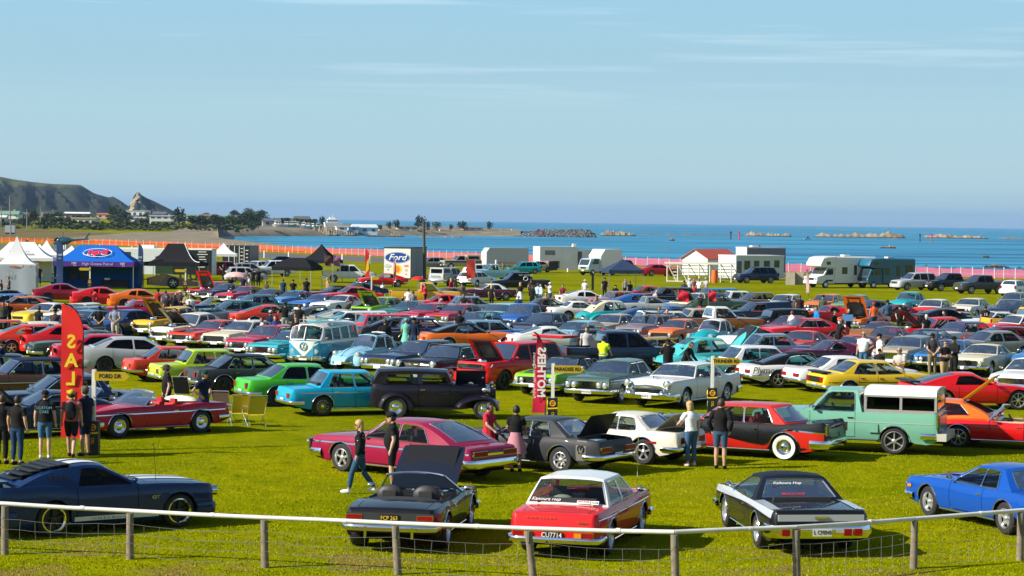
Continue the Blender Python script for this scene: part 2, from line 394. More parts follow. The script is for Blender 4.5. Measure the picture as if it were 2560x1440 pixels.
        tess=tessellate_polygon([[Vector((a,b,0)) for a,b in outer]]+[[Vector((a,b,0)) for a,b in reversed(h)] for h in holes])
        flat=outer[:]
        for h in holes:flat += list(reversed(h))
        for e in (1,-1):
            vs=[(a,e*gy(a,b),b) for a,b in flat]
            mb.add(vs,[t if e > 0 else t[::-1] for t in tess])
        emit('roof',mb,PAINT,'roof',smooth=50)
        emit('windshield',ws,GLASS,'glass')
        emit('rear_window',rwn,GLASS,'glass')
        fr=MB()
        for h in holes:
            for e in (1,-1):
                g=MB();g.poly([(a,e*(gy(a,b)-.008),b) for a,b in (h if e < 0 else h[::-1])]);emit('side_window',g,GLASS,'glass',smooth=0)
                if p['trimw']:
                    cx_=sum(q[0] for q in h)/len(h);cz_=sum(q[1] for q in h)/len(h);m_=len(h)
                    nrm=[]
                    for i in range(m_):
                        d=Vector(h[(i+1) % m_])-Vector(h[i-1]);nn=Vector((d.y,-d.x)).normalized();nrm.append(nn)
                    P2=[[(h[i][0]+nrm[i].x*o_,e*(gy(h[i][0],h[i][1])+.015),h[i][1]+nrm[i].y*o_) for o_ in (0,p['trimw'])] for i in range(m_)]
                    fr.grid(P2,cu=True)
        if p['trimw']:
            for rng,isx in ((tA,sA),(tC,sC)):
                loop=[P[i][isx[0]] for i in range(rng[0],rng[1]+1)]+[P[rng[1]][j] for j in range(isx[0]+1,isx[1]+1)]+[P[i][isx[1]] for i in range(rng[1]-1,rng[0]-1,-1)]+[P[rng[0]][j] for j in range(isx[1]-1,isx[0],-1)]
                fr.tube([(a,b,c+.004) for a,b,c in loop],.011,4,close=True)
            emit('window_trim',fr,CHROME if p['chrome'] else BLACK,None,1,smooth=0)
    else:
        ws=MB();fr=MB()
        ws.grid(P[:na],keep=lambda i,j:True);emit('windshield',ws,GLASS,'glass')
        loop=[P[i][0] for i in range(na)]+P[na-1][1:]+[P[i][-1] for i in range(na-2,-1,-1)]
        fr.tube(loop,.026,6);emit('windshield_frame',fr,CHROME if p['chrome'] else BLACK,None,2)
        tub=MB();zf=sill+.2;yy=wb(0)-.08
        tub.add([(xc+.05,-yy,zf),(xa,-yy,zf),(xa,yy,zf),(xc+.05,yy,zf),(xc+.05,-yy,zc),(xa,-yy,za),(xa,yy,za),(xc+.05,yy,zc)],[(0,1,2,3),(0,4,5,1),(2,6,7,3),(1,5,6,2),(0,3,7,4)])
        emit('cabin_tub',tub,SEATM,'seat',1,smooth=0)
    if p['bed']:
        b0,b1=p['bed'];zf=sill+.28;yy=wf((b0+b1)/2)*.925*.80;zz=[top(b0)-.03,top(b1)-.03]
        tub=MB();tub.add([(b0,-yy,zf),(b1,-yy,zf),(b1,yy,zf),(b0,yy,zf),(b0,-yy,zz[0]),(b1,-yy,zz[1]),(b1,yy,zz[1]),(b0,yy,zz[0])],[(0,1,2,3),(0,4,5,1),(2,6,7,3),(1,5,6,2),(0,3,7,4)])
        emit('bed',tub,BLACK,'bed',2,smooth=0)
    if p['seats']:
        sx=p.get('seatx',xa-1.12);zf=sill+.22;hh=min(zf+.72,H-.38)
        for y in (-.36,.36):
            mb=MB();mb.box((sx+.1,y,zf+.08),(.52,.52,.17));mb.box((0,0,0),(.15,.5,hh-zf-.1),M=Matrix.Translation((sx-.2,y,(zf+.1+hh)/2))@Matrix.Rotation(R(-12),4,'Y'),tap=.9);mb.box((sx-.33,y,hh+.05),(.09,.26,.15));emit('seat',mb,SEATM,'seat',1)
        if xc < sx-.9:
            mb=MB();mb.box((sx-.9,0,zf+.1),(.45,1.2,.18));mb.box((sx-1.12,0,(zf+hh)/2),(.14,1.2,hh-zf),tap=.95);emit('seat',mb,SEATM,'seat',1)
        mb=MB();mb.box((xa-.28,0,za-.13),(.3,2*wb(xa)-.2,.2));emit('dashboard',mb,BLACK,None,1)
        mb=MB();M_=Matrix.Translation((xa-.52,-.36,za-.02))@Matrix.Rotation(R(-65),4,'Y');ring=[M_@Vector((.18*math.cos(2*math.pi*k/12),.18*math.sin(2*math.pi*k/12),0)) for k in range(12)]
        mb.tube(ring,.014,4,close=True);mb.tube([ring[0],ring[6]],.012,4);mb.tube([M_@Vector((0,0,0)),M_@Vector((0,0,-.35))],.02,4);emit('steering_wheel',mb,BLACK,None,1)
    # ------------------------------------------------ ends
    def bar(e,zc_,h,mat_,nm,over=.05,inset=.10,wrap=.45,mid=1.0):
        xe=e*L2;pts=[];yw=wf(xe-e*.2)
        pts=[(xe-e*wrap,yw+.03),(xe-e*.14,yw+.035),(xe-e*.03,yw-.03),(xe+e*over*.75,yw*.75),(xe+e*over,yw*.35),(xe+e*over*1.1,0)]
        pts=pts+[(a,-b) for a,b in reversed(pts[:-1])]
        Pb=[]
        for i,(a,b) in enumerate(pts):
            d=Vector(pts[min(i+1,len(pts)-1)])-Vector(pts[max(i-1,0)]);nrm=Vector((d.y,-d.x)).normalized()
            if nrm.x*e < 0 and abs(b) < yw*.9:nrm=-nrm
            if abs(b) >= yw*.9 and nrm.y*b < 0:nrm=-nrm
            Pb.append([(a-nrm.x*.05,b-nrm.y*.05,zc_-h*.42),(a+nrm.x*.012,b+nrm.y*.012,zc_-h*.5),(a+nrm.x*.035,b+nrm.y*.035,zc_-h*.2),(a+nrm.x*.035,b+nrm.y*.035,zc_+h*.25),(a+nrm.x*.012,b+nrm.y*.012,zc_+h*.5),(a-nrm.x*.05,b-nrm.y*.05,zc_+h*.45)])
        mb=MB();mb.grid(Pb);emit(nm,mb,mat_,'bumper' if mat_ is PAINT else None,2)
    for e,key,nm in ((1,'bump','front_bumper'),(-1,'rbump','rear_bumper')):
        if p[key]:bar(e,p[key][1],p[key][2],{'bar':CHROME,'black':BLACK,'paint':PAINT}[p[key][0]],nm)
    if p['grille']:
        z0,z1,hw,nb=p['grille'][:4];gm=p['grille'][4] if len(p['grille']) > 4 else CHROME
        mb=MB();xe=L2;mb.box((xe,0,(z0+z1)/2),(.05,2*hw,z1-z0),0)
        for k in range(nb):
            z=z0+(k+.5)*(z1-z0)/nb;mb.box((xe+.03,0,z),(.03,2*hw-.02,(z1-z0)/nb*.45),1)
        for y in (-hw,hw):mb.box((xe+.028,y,(z0+z1)/2),(.035,.03,z1-z0+.03),1)
        for z in (z0,z1):mb.box((xe+.028,0,z),(.037,2*hw+.03,.024),1)
        if len(p['grille']) > 5:
            for k in range(p['grille'][5]):mb.box((xe+.032,-hw+(k+.5)*2*hw/p['grille'][5],(z0+z1)/2),(.03,.02,z1-z0),1)
        emit('grille',mb,[BLACK,gm],None,1,smooth=0)
    if p['lights']:
        knd,z,r_,y=p['lights'][:4];dx=p['lights'][4] if len(p['lights']) > 4 else 0
        def lamp(yy):
            mb=MB();xe=L2-.05+dx;mb.lathe([(r_*1.0,.0),(r_*1.18,.0),(r_*1.2,.12),(r_*1.02,.13),(r_,.10)],12,'x',(xe,yy,z),1);mb.lathe([(.0,.13),(r_*.6,.12),(r_,.10)],12,'x',(xe,yy,z),0);emit('headlight',mb,[LENS,CHROME],None,1)
        if knd == 'single':
            for e in (-1,1):lamp(e*y)
        elif knd == 'dual':
            for e in (-1,1):lamp(e*y);lamp(e*(y-2.5*r_))
        elif knd == 'flat':
            for e in (-1,1):
                mb=MB();xe=L2-.07+dx;hw=r_*2.0
                mb.add([(xe+.10,e*(y-hw),z-r_*.6),(xe-.12,e*(y+hw*.75),z-r_*.3),(xe-.2,e*(y+hw*.8),z+r_*.9),(xe+.02,e*(y-hw),z+r_*.6),(xe-.2,e*(y-hw),z-r_*.6),(xe-.3,e*(y-hw),z+r_*.6)],[(0,1,2,3),(3,2,5),(0,4,1)]);emit('headlight',mb,LENS,None,1,smooth=0)
    for y,z,w_,h in p['tails']:
        for e in (-1,1):
            mb=MB();mb.box((-L2-.004,e*y,z),(.05,w_,h),0);mb.box((-L2+.004,e*y,z),(.05,w_+.014,h+.014),1);emit('tail_light',mb,[REDL,CHROME if p['chrome'] else BLACK],None,1)
    if p['plate']:
        for e,zz in ((1,p['bump'][1] if p['bump'] else .4),(-1,p['plate'])):
            mb=MB();mb.box((e*(L2+.092 if e > 0 else L2+.03),0,zz-.01),(.012,.36,.13));emit('number_plate',mb,PLATEW,'plate',1)
    if not p.get('nomirror'):
        for e in (-1,1):
            xm=xa-.18;mb=MB();mb.ell((xm,e*(wf(xm)+.07),zsh(xm)+.11),(.06,.085,.055),8,5);mb.tube([(xm+.02,e*(wf(xm)-.03),zsh(xm)+.02),(xm,e*(wf(xm)+.05),zsh(xm)+.10)],.014,4);emit('mirror',mb,CHROME if p['chrome'] else PAINT,'body',1)
    if p['chrome'] and arches and p.get('brights',True):
        for xw,r in arches:
            ra=r*p['arch']+.012
            for e in (-1,1):
                mb=MB();mb.tube([(xw+ra*math.cos(math.pi*k/14),e*(sy(xw+ra*math.cos(math.pi*k/14),r+ra*math.sin(math.pi*k/14))+.004),r+ra*math.sin(math.pi*k/14)) for k in range(1,14)],.013,4);emit('arch_trim',mb,CHROME,None,1)
        for e in (-1,1):
            for z0,x0,x1 in ((sill+.03,p['xr']+Rr*1.2,p['xf']-Rf*1.2),)+(((sill+(zsh(0)-sill)*p['side_trim'],)+(-L2+.12,L2-.12),) if p.get('side_trim') else ()):
                mb=MB();mb.grid([[(x,e*(sy(x,z0)+.009),z0-.013),(x,e*(sy(x,z0)+.016),z0),(x,e*(sy(x,z0)+.009),z0+.013)] for x in np.linspace(x0,x1,12)]);emit('side_trim',mb,CHROME,None,1)
    if not p['roofless'] and p['hood']:
        mb=MB()
        for y in (-.12,.30):mb.tube([(xa+.10,y,zdk(xa,.3)+.03),(xa-.05,y-.34,za+.14+p['bulge']*.1)],.010,3)
        emit('wiper',mb,BLACK,None,0)
    # extra shapes of this style
    fns=dict(top=top,wf=wf,zsh=zsh,zdk=zdk,sy=sy,dy=dy,gy=gy,zline=zline,bot=bot,wb=wb,P=P)
    st_=dict(p=p,parts=out,fn=fns,emit=emit)
    STY[name]=st_
    return st_

# ---- wheels
WH={}
def wheel_mesh(R_,tw,rim,white,n=20):
    k=(round(R_,3),round(tw,3),rim,white)
    if k in WH:return WH[k]
    rr=R_*{'low':.74,'mod':.72,'lace':.60,'slot':.60,'steel':.60,'dish':.62,'five':.64,'chrome20':.74}.get(rim,.62);h=tw/2
    t=MB();t.lathe([(rr-.01,-h*.9),(rr,-h),(R_*.9,-h*1.05),(R_*.985,-h*.8),(R_,-h*.4),(R_,h*.4),(R_*.985,h*.8),(R_*.9,h*1.05),(rr,h),(rr-.01,h*.9)],n,'y')
    tm=t.mesh('wheel',RUBBER,35)
    d=MB();y0=h*.55
    M1={'mod':DALLOY,'lace':CHROME,'black':DALLOY}.get(rim,CHROME if rim == 'steel' else ALLOY)
    d.lathe([(rr,h*1.02),(rr*.97,h*1.04),(rr*.92,h*.75),(rr*.88,y0-.02)],n,'y')
    if rim == 'steel':      # pressed wheel with a domed chrome cap
        d.lathe([(rr*.88,y0-.02),(rr*.75,y0+.01),(rr*.62,y0),(rr*.55,y0+.03),(rr*.3,y0+.055),(0,y0+.06)],n,'y')
    else:
        d.lathe([(rr*.9,y0-.05),(rr*.2,y0-.06),(0,y0-.06)],n,'y',mi=1)
        ns={'five':5,'mod':5,'low':7,'lace':12,'slot':8,'dish':5,'chrome20':6,'black':5}.get(rim,5);sw={'five':.30,'mod':.2,'low':.14,'lace':.08,'slot':.34,'dish':.34,'chrome20':.18,'black':.26}.get(rim,.25)
        for k_ in range(ns):
            M=Matrix.Rotation(2*math.pi*k_/ns,4,'Y')
            d.add([(-sw*rr*.5,y0-.03,rr*.16),(sw*rr*.5,y0-.03,rr*.16),(sw*rr*.42,y0-.01,rr*.92),(-sw*rr*.42,y0-.01,rr*.92),(-sw*rr*.32,y0+.015,rr*.16),(sw*rr*.32,y0+.015,rr*.16),(sw*rr*.26,y0+.012,rr*.92),(-sw*rr*.26,y0+.012,rr*.92)],[(4,5,6,7),(0,4,7,3),(5,1,2,6)],0,M)
        d.lathe([(rr*.27,y0-.02),(rr*.24,y0+.03),(rr*.1,y0+.045),(0,y0+.045)],10,'y')
    rm=d.mesh('rim',[M1,DALLOY],40)
    wm=None
    if white:w_=MB();w_.lathe([(rr*1.01,h*1.045),(rr*1.06,h*1.10),(R_*.90,h*1.10),(R_*.91,h*1.05)],n,'y');wm=w_.mesh('whitewall',WALLM,35)
    lipm=None
    WH[k]=(tm,rm,wm);return WH[k]

# ---- fenders for the older shapes
def fender(mb,xw,rz,yi,yo,a0,a1,rx0,rx1,rh,z0,n=14):
    """a rounded wing swept over a wheel: half-lengths rx0 (front) and rx1 (rear), height rh above z0"""
    for e in (-1,1):
        P=[]
        for k in range(n+1):
            a=a0+(a1-a0)*k/n;rx=rx0 if math.cos(a) > 0 else rx1
            row=[]
            for y,f in ((yi,1.04),(yi+(yo-yi)*.45,1.02),(yi+(yo-yi)*.78,.96),(yo-.02,.885),(yo,.80),(yo-.015,.74)):
                row.append((xw+rx*f*math.cos(a),e*y,z0+rh*f*math.sin(a)))
            P.append(row)
        mb.grid(P)

LOD_KEEP={0:0,1:1,2:2}
def car(style,loc,hd,col,label,cat='car',group=None,roof=None,hood=None,boot=None,lod=0,hood_up=0,boot_up=0,rim=None,white=None,plate=None,dark=False,seat=None,paintm=None,bumper=None,name=None,plates=True,wheels=True,rot=None,hinge_front=False):
    """one car: an Empty on the grass that carries body, doors, glass, wheels ..."""
    st=STY[style];p=st['p']
    root=thing(name or 'car',label,cat,loc,R(hd),group)
    if rot:root.rotation_euler=(rot[0],rot[1],R(hd))
    objs=[]
    for nm,me,role,l_,piv,par in st['parts']:
        if l_ < lod:objs.append(None);continue
        if nm == 'number_plate' and not plates:objs.append(None);continue
        o=obj(nm,me,(objs[par] if par is not None and objs[par] else root))
        c={'roof':roof,'hood':hood,'boot':boot}.get(role) or col
        if role == 'bumper':c=bumper or col
        o.color=(*c,1)
        if piv is not None:o.location=piv
        if role in ('body','roof','hood','boot','bumper') and me.materials[0] is PAINT:
            pm=paintm if not (role == 'roof' and roof and paintm is None and sum(roof) < .12) else VINYL
            if pm:o.material_slots[0].link='OBJECT';o.material_slots[0].material=pm
        if role == 'glass' and dark:o.material_slots[0].link='OBJECT';o.material_slots[0].material=DGLASS
        if role == 'seat' and seat:o.material_slots[0].link='OBJECT';o.material_slots[0].material=seat
        if role == 'plate' and plate:o.material_slots[0].link='OBJECT';o.material_slots[0].material=plate
        if nm == 'hood' and hood_up:o.rotation_euler=(0,R(-hood_up),0)
        if nm == 'boot_lid' and boot_up:o.rotation_euler=(0,R(boot_up),0)
        objs.append(o)
    if hood_up:
        h0,h1=p['hood'];zt=st['fn']['top']((h0+h1)/2);yy=st['fn']['wf'](h0)*.72
        mb=MB();mb.box(((h0+h1)/2,0,zt-.42),(h1-h0,2*yy,.25),0)
        random.seed(len(label))
        mb.box(((h0+h1)/2,0,zt-.24),((h1-h0)*.5,.5,.24),1);mb.lathe([(.0,.1),(.19,.1),(.21,.05),(.21,0)],12,'z',((h0+h1)/2,0,zt-.1),2)
        for k in range(7):mb.box((h0+.12+random.random()*(h1-h0-.25),random.uniform(-yy*.85,yy*.85),zt-.2+random.uniform(-.05,.05)),(random.uniform(.1,.25),random.uniform(.1,.25),.2),random.choice((1,1,2)))
        for e in (-1,1):mb.tube([(h0+.2,e*yy*.45,zt-.1),(h1-.3,e*yy*.6,zt-.13)],.025,5,2)
        obj('engine',mb.mesh('engine',[UNDER,ENGINE,CHROME],40),root)
        # inner skin of the lid
        hp=[o for o in root.children if o.name.split('.')[0] == 'hood'][0]
        L_=h1-h0;mb=MB()
        for e in (-1,1):mb.box((L_*.5,e*yy*.55,-.055),(L_*.86,.1,.03));
        mb.box((L_*.12,0,-.05),(.1,yy*1.5,.03));mb.box((L_*.9,0,-.075),(.1,yy*1.35,.03));mb.box((L_*.5,0,-.042),(L_*.9,yy*1.6,.012))
        obj('inner_frame',mb.mesh('inner_frame',BLACK,40),hp)
    if wheels:
        rim_,wh_=rim or p['rim'],p['white'] if white is None else white
        for xw,r in ((p['xf'],p['Rf'] or p['R']),(p['xr'],p['R'])):
            tm,rm,wm=wheel_mesh(r,p['tw']+(p.get('rtw',0) if xw < 0 else 0),rim_,wh_)
            yw=p.get('track',st['fn']['wf'](xw)-p['tw']/2-.035)
            for e in (1,-1):
                w_=obj('wheel',tm,root,(xw,e*yw,r),(0,0,0 if e > 0 else math.pi));obj('rim',rm,w_)
                if wm:obj('whitewall',wm,w_)
    return root
def overlay(root,style,nm,m,x0,x1,zlo,zhi,off=.006,sides=(1,-1),n=14,col=None,k=3):
    """a strip lying on the body side between heights zlo(x) and zhi(x)"""
    f=STY[style]['fn'];r_=None
    mb=MB()
    for e in sides:
        P=[]
        for i in range(n+1):
            x=x0+(x1-x0)*i/n;a=max(zlo(x) if callable(zlo) else zlo,f['bot'](x)+.004);b=max(zhi(x) if callable(zhi) else zhi,a+.002)
            P.append([(x,e*(f['sy'](x,a+(b-a)*j/k)+off),a+(b-a)*j/k) for j in range(k+1)])
        mb.grid(P if e > 0 else P[::-1])
    o=obj(nm,mb.mesh(nm,m,40),root)
    if col:o.color=(*col,1)
    return o
def deck_stripe(root,style,nm,x0,x1,y0,y1,col,off=.006,m=None,where='deck',n=10,par=None,piv=None):
    f=STY[style]['fn'];mb=MB();P=[]
    for i in range(n+1):
        x=x0+(x1-x0)*i/n;row=[]
        for j in range(4):
            y=y0+(y1-y0)*j/3
            if where == 'deck':s_=y/max(.05,f['dy'](x,1));z=f['zdk'](x,s_)
            else:
                ye=f['gy'](x,f['zline'](x));s_=y/ye;t=1;z=f['zline'](x)+STY[style]['p']['rcrown']*(1-abs(s_)**2.4)
            row.append((x,y,z+off))
        P.append(row)
    mb.grid(P)
    if piv is not None:mb.v=[(a-piv[0],b-piv[1],c-piv[2]) for a,b,c in mb.v]
    o=obj(nm,mb.mesh(nm,m or PAINT,40),par or root);o.color=(*col,1);return o
def child(root,nm):return [o for o in root.children if o.name.split('.')[0] == nm]
# ---------------------------------------------------------------- the shapes of the cars
build_style('sedan60',side_trim=.78)
build_style('sedan60w','sedan60',lights=('single',.64,.10,.66),rim='five',grille=(.50,.72,.50,6,CHROME,14))
build_style('fairlane','sedan60',side_trim=.72,L=5.0,W=1.82,xf=1.48,xr=-1.45,top=[(-2.50,.62),(-2.46,.78),(-2.38,.90),(-1.4,.94),(0,.95),(1.0,.98),(2.3,.92),(2.46,.84),(2.50,.62)],
            w=[(-2.5,.80),(-2.3,.89),(-1.2,.91),(1.0,.91),(2.2,.89),(2.5,.84)],hood=(1.1,2.38),boot=(-2.36,-1.6),xc=-1.45,rf=(.28,1.36),rr=(-.98,1.38),grille=(.56,.78,.80,7,CHROME,16),lights=('dual',.67,.09,.70,.07),bump=('bar',.44,.16),rim='five')
build_style('muscle','sedan60',side_trim=None,L=5.0,W=1.90,H=1.34,xf=1.52,xr=-1.36,R=.335,top=[(-2.50,.60),(-2.46,.78),(-2.38,.86),(-1.9,.91),(-1.2,.93),(-.4,.89),(.9,.92),(2.3,.83),(2.45,.76),(2.50,.58)],
            w=[(-2.5,.82),(-2.2,.92),(-1.3,.95),(-.3,.92),(1.4,.94),(2.2,.92),(2.5,.85)],xa=.72,xc=-1.55,rf=(-.02,1.27),rr=(-.92,1.27),wr=.58,rw=(.12,.88,.80),panes=[(-1.02,-.82,-.42,-.36),(-.39,-.33,.58,.03)],doors=[(-.55,.66)],hood=(.92,2.36),boot=(-2.38,-1.72),
            rim='five',grille=(.48,.70,.62,4,BLACK),lights=('dual',.60,.082,.68,.06),tails=[(.56,.64,.46,.12)],bump=('bar',.42,.13),seatx=-.45)
build_style('fastback','muscle',xc=-2.02,rr=(-.62,1.27),cbow=.04,rw=(.10,.86,.74),panes=[(-1.08,-.82,-.42,-.36),(-.39,-.33,.58,.03)],boot=(-2.42,-2.1))
build_style('pony','muscle',L=4.62,W=1.80,H=1.30,xf=1.42,xr=-1.32,top=[(-2.31,.60),(-2.28,.80),(-2.2,.88),(-1.3,.92),(-.5,.88),(.7,.92),(2.1,.84),(2.28,.76),(2.31,.58)],w=[(-2.31,.80),(-2.0,.88),(-1.2,.90),(-.3,.87),(1.3,.89),(2.0,.87),(2.31,.78)],
            xa=.52,xc=-1.42,rf=(-.18,1.23),rr=(-.92,1.23),panes=[(-1.08,-.92,-.52,-.48),(-.49,-.45,.38,-.13)],doors=[(-.62,.46)],hood=(.74,2.18),boot=(-2.2,-1.55),lights=('single',.62,.09,.66,.05),grille=(.50,.70,.48,4,BLACK),tails=[(.5,.66,.3,.16)],seatx=-.6)
build_style('ponyfast','pony',xc=-2.0,rr=(-.72,1.22),cbow=.03,rw=(.10,.86,.76),boot=(-2.22,-2.05),panes=[(-.98,-.86,-.52,-.48),(-.49,-.45,.38,-.13)])
build_style('sedan70','sedan60',side_trim=None,L=4.75,W=1.86,H=1.40,xf=1.42,xr=-1.38,R=.33,top=[(-2.37,.60),(-2.34,.80),(-2.26,.90),(-1.4,.95),(-.2,.92),(1.0,.94),(2.2,.84),(2.34,.78),(2.37,.58)],w=[(-2.37,.80),(-2.1,.89),(-1.2,.93),(1.0,.92),(2.1,.88),(2.37,.80)],
            xa=.86,xc=-1.62,rf=(.18,1.33),rr=(-.92,1.34),wr=.60,panes=[(-1.22,-.95,-.32,-.32),(-.25,-.25,.72,.22)],doors=[(-1.02,-.28),(-.28,.78)],hood=(1.04,2.24),boot=(-2.26,-1.76),rim='five',grille=(.50,.72,.60,4,BLACK),lights=('single',.62,.10,.68,.05),tails=[(.62,.70,.22,.18)])
build_style('torana','sedan70',L=4.15,W=1.62,H=1.34,xf=1.24,xr=-1.18,R=.30,top=[(-2.07,.58),(-2.04,.78),(-1.96,.86),(-1.2,.92),(-.2,.89),(.9,.90),(1.95,.80),(2.05,.74),(2.07,.56)],w=[(-2.07,.68),(-1.9,.77),(-1.0,.81),(.9,.80),(1.9,.76),(2.07,.68)],
            xa=.76,xc=-1.42,rf=(.14,1.27),rr=(-.80,1.28),wr=.52,panes=[(-1.06,-.84,-.28,-.28),(-.22,-.22,.62,.17)],doors=[(-.88,-.25),(-.25,.68)],hood=(.92,1.92),boot=(-1.96,-1.55),bump=('bar',.42,.10),rbump=('bar',.44,.10),grille=(.48,.68,.45,4,BLACK),lights=('single',.60,.085,.56,.05),tails=[(.54,.64,.2,.14)])
build_style('monaro','sedan70',xc=-1.85,rr=(-.72,1.31),H=1.37,cbow=.05,rw=(.10,.86,.80),panes=[(-1.25,-.95,-.42,-.38),(-.39,-.35,.72,.22)],doors=[(-.62,.78)],boot=(-2.26,-1.95))
build_style('capri','monaro',L=4.30,W=1.66,H=1.31,xf=1.30,xr=-1.26,R=.30,top=[(-2.15,.58),(-2.12,.76),(-2.04,.84),(-1.2,.92),(-.2,.87),(.6,.90),(2.0,.80),(2.12,.73),(2.15,.56)],w=[(-2.15,.70),(-1.9,.79),(-1.0,.83),(.9,.82),(1.9,.78),(2.15,.70)],
            xa=.50,xc=-1.90,rf=(-.12,1.24),rr=(-.95,1.24),wr=.53,panes=[(-1.28,-1.0,-.58,-.54),(-.55,-.51,.36,-.08)],doors=[(-.62,.45)],hood=(.70,2.0),boot=(-2.05,-1.98),rim='slot',tails=[(.56,.62,.26,.14)],grille=(.46,.66,.5,3,BLACK))
build_style('modern','sedan70',L=4.90,W=1.86,H=1.44,xf=1.45,xr=-1.35,R=.335,sill=.19,crown=.05,top=[(-2.45,.58),(-2.42,.80),(-2.34,.99),(-1.7,1.06),(-.2,.98),(1.1,.96),(2.1,.80),(2.4,.66),(2.45,.50)],w=[(-2.45,.62),(-2.35,.78),(-2.0,.88),(-1.2,.93),(1.0,.92),(2.0,.87),(2.36,.72),(2.45,.56)],
            xa=1.12,xc=-1.82,rf=(.28,1.36),rr=(-.88,1.37),wr=.56,cbow=.03,panes=[(-1.35,-1.0,-.22,-.24),(-.16,-.18,.96,.34)],doors=[(-1.05,-.2),(-.2,.95)],hood=(1.30,2.26),boot=(-2.36,-1.92),bump=('paint',.38,.24),rbump=('paint',.40,.26),grille=(.55,.66,.34,2,BLACK),lights=('flat',.64,.10,.58,-.03),tails=[(.62,.80,.34,.16)],chrome=False,rim='low',trimw=0,plate=.62,bot=[(-2.45,.28),(-2.2,.24),(-1.6,.19),(1.7,.19),(2.2,.2),(2.45,.24)])
build_style('modcoupe','modern',L=4.80,W=1.90,H=1.38,R=.35,top=[(-2.40,.58),(-2.37,.86),(-2.28,1.02),(-1.5,1.05),(-.3,.95),(.9,.96),(2.0,.88),(2.32,.78),(2.40,.55)],w=[(-2.40,.74),(-2.3,.86),(-1.9,.93),(-1.2,.95),(-.1,.90),(1.3,.94),(2.0,.90),(2.32,.78),(2.40,.66)],
            xa=.80,xc=-1.86,rf=(.02,1.29),rr=(-.72,1.30),wr=.56,cbow=.06,rw=(.10,.84,.72),panes=[(-1.12,-.92,-.60,-.54),(-.50,-.44,.64,.07)],doors=[(-.62,.72)],hood=(1.0,2.22),boot=(-2.3,-1.95),rim='mod',tails=[(.62,.82,.36,.18)],seatx=-.35)
build_style('f50','sedan60',side_trim=.66,L=5.1,W=1.94,H=1.50,xf=1.55,xr=-1.45,R=.35,crown=.05,top=[(-2.55,.62),(-2.51,.82),(-2.42,.92),(-1.6,.98),(0,1.0),(1.0,1.03),(2.2,1.0),(2.48,.90),(2.55,.62)],fin=[(-2.55,.20),(-2.3,.14),(-1.6,.02),(-1.2,0),(1.6,0),(2.2,.02),(2.45,.03),(2.55,.02)],
            w=[(-2.55,.86),(-2.3,.94),(-1.2,.96),(1.0,.95),(2.1,.95),(2.4,.92),(2.55,.84)],xa=.92,xc=-1.42,rf=(.42,1.42),rr=(-.92,1.43),bulge=.26,rbulge=.24,wr=.64,panes=[(-1.10,-.88,-.34,-.30),(-.30,-.26,.84,.43)],doors=[(-.75,.86)],hood=(1.15,2.4),boot=(-2.4,-1.62),white=True,
            grille=(.46,.66,.74,4,CHROME,12),lights=('single',.86,.105,.76,.05),tails=[(.86,.84,.12,.24)],bump=('bar',.44,.20),rbump=('bar',.48,.20))
build_style('impala','f50',L=5.3,H=1.40,top=[(-2.65,.62),(-2.61,.78),(-2.52,.86),(-1.7,.92),(0,.93),(1.0,.95),(2.3,.90),(2.58,.82),(2.65,.60)],fin=None,crown=.04,xf=1.55,xr=-1.50,w=[(-2.65,.88),(-2.4,.96),(-1.2,.99),(1.0,.97),(2.2,.96),(2.5,.93),(2.65,.88)],
            rf=(.30,1.33),rr=(-1.0,1.34),xc=-1.52,bulge=.2,rbulge=.16,grille=(.52,.74,.90,6,CHROME,10),lights=('dual',.66,.09,.80,.05),boot=(-2.5,-1.7),rim='five',white=False,tails=[(.55,.72,.5,.12)],panes=[(-1.20,-.94,-.34,-.30),(-.26,-.22,.78,.32)])
build_style('r40','f50',side_trim=None,L=4.9,W=1.84,H=1.62,xf=1.42,xr=-1.35,crown=.10,fin=None,sill=.26,top=[(-2.45,.55),(-2.38,.70),(-2.2,.86),(-1.7,1.00),(-.8,1.08),(.6,1.10),(1.5,1.08),(2.25,.98),(2.40,.80),(2.45,.6)],w=[(-2.45,.55),(-2.2,.74),(-1.4,.86),(-.3,.86),(.9,.84),(1.6,.80),(2.3,.74),(2.45,.55)],
            wtop=.86,xa=.62,xc=-1.90,rf=(.14,1.50),rr=(-.75,1.54),cbow=.13,bulge=.12,rbulge=.16,wr=.58,rcrown=.07,tum=1.6,rw=(.14,.56,.62),panes=[(-1.12,-1.0,-.46,-.46),(-.38,-.38,.50,.14)],doors=[(-.5,.56)],hood=(.80,2.2),boot=None,grille=(.42,.72,.42,6,CHROME),lights=('single',.76,.095,.58,.03),tails=[(.6,.66,.1,.14)],rim='steel',nomirror=True)
build_style('bug','r40',L=4.07,W=1.54,H=1.50,xf=1.20,xr=-1.20,R=.32,tw=.16,sill=.27,arch=0,crown=.16,top=[(-2.03,.40),(-1.98,.52),(-1.7,.78),(-1.2,.98),(-.4,1.02),(.62,1.0),(1.3,.92),(1.75,.72),(1.98,.52),(2.03,.42)],w=[(-2.03,.34),(-1.8,.46),(-1.2,.56),(-.5,.66),(.5,.66),(1.2,.52),(1.8,.38),(2.03,.28)],
            xa=.58,xc=-1.52,wtop=.90,rf=(.12,1.40),rr=(-.62,1.43),cbow=.13,wr=.46,bulge=.06,rbulge=.10,rw=(.12,.52,.60),panes=[(-1.02,-.86,-.42,-.42),(-.35,-.35,.46,.10)],doors=[(-.42,.52)],hood=(.72,1.86),grille=None,lights=None,tails=[],bump=('bar',.36,.09),rbump=('bar',.38,.09),track=.64,rim='five',seatx=-.35)
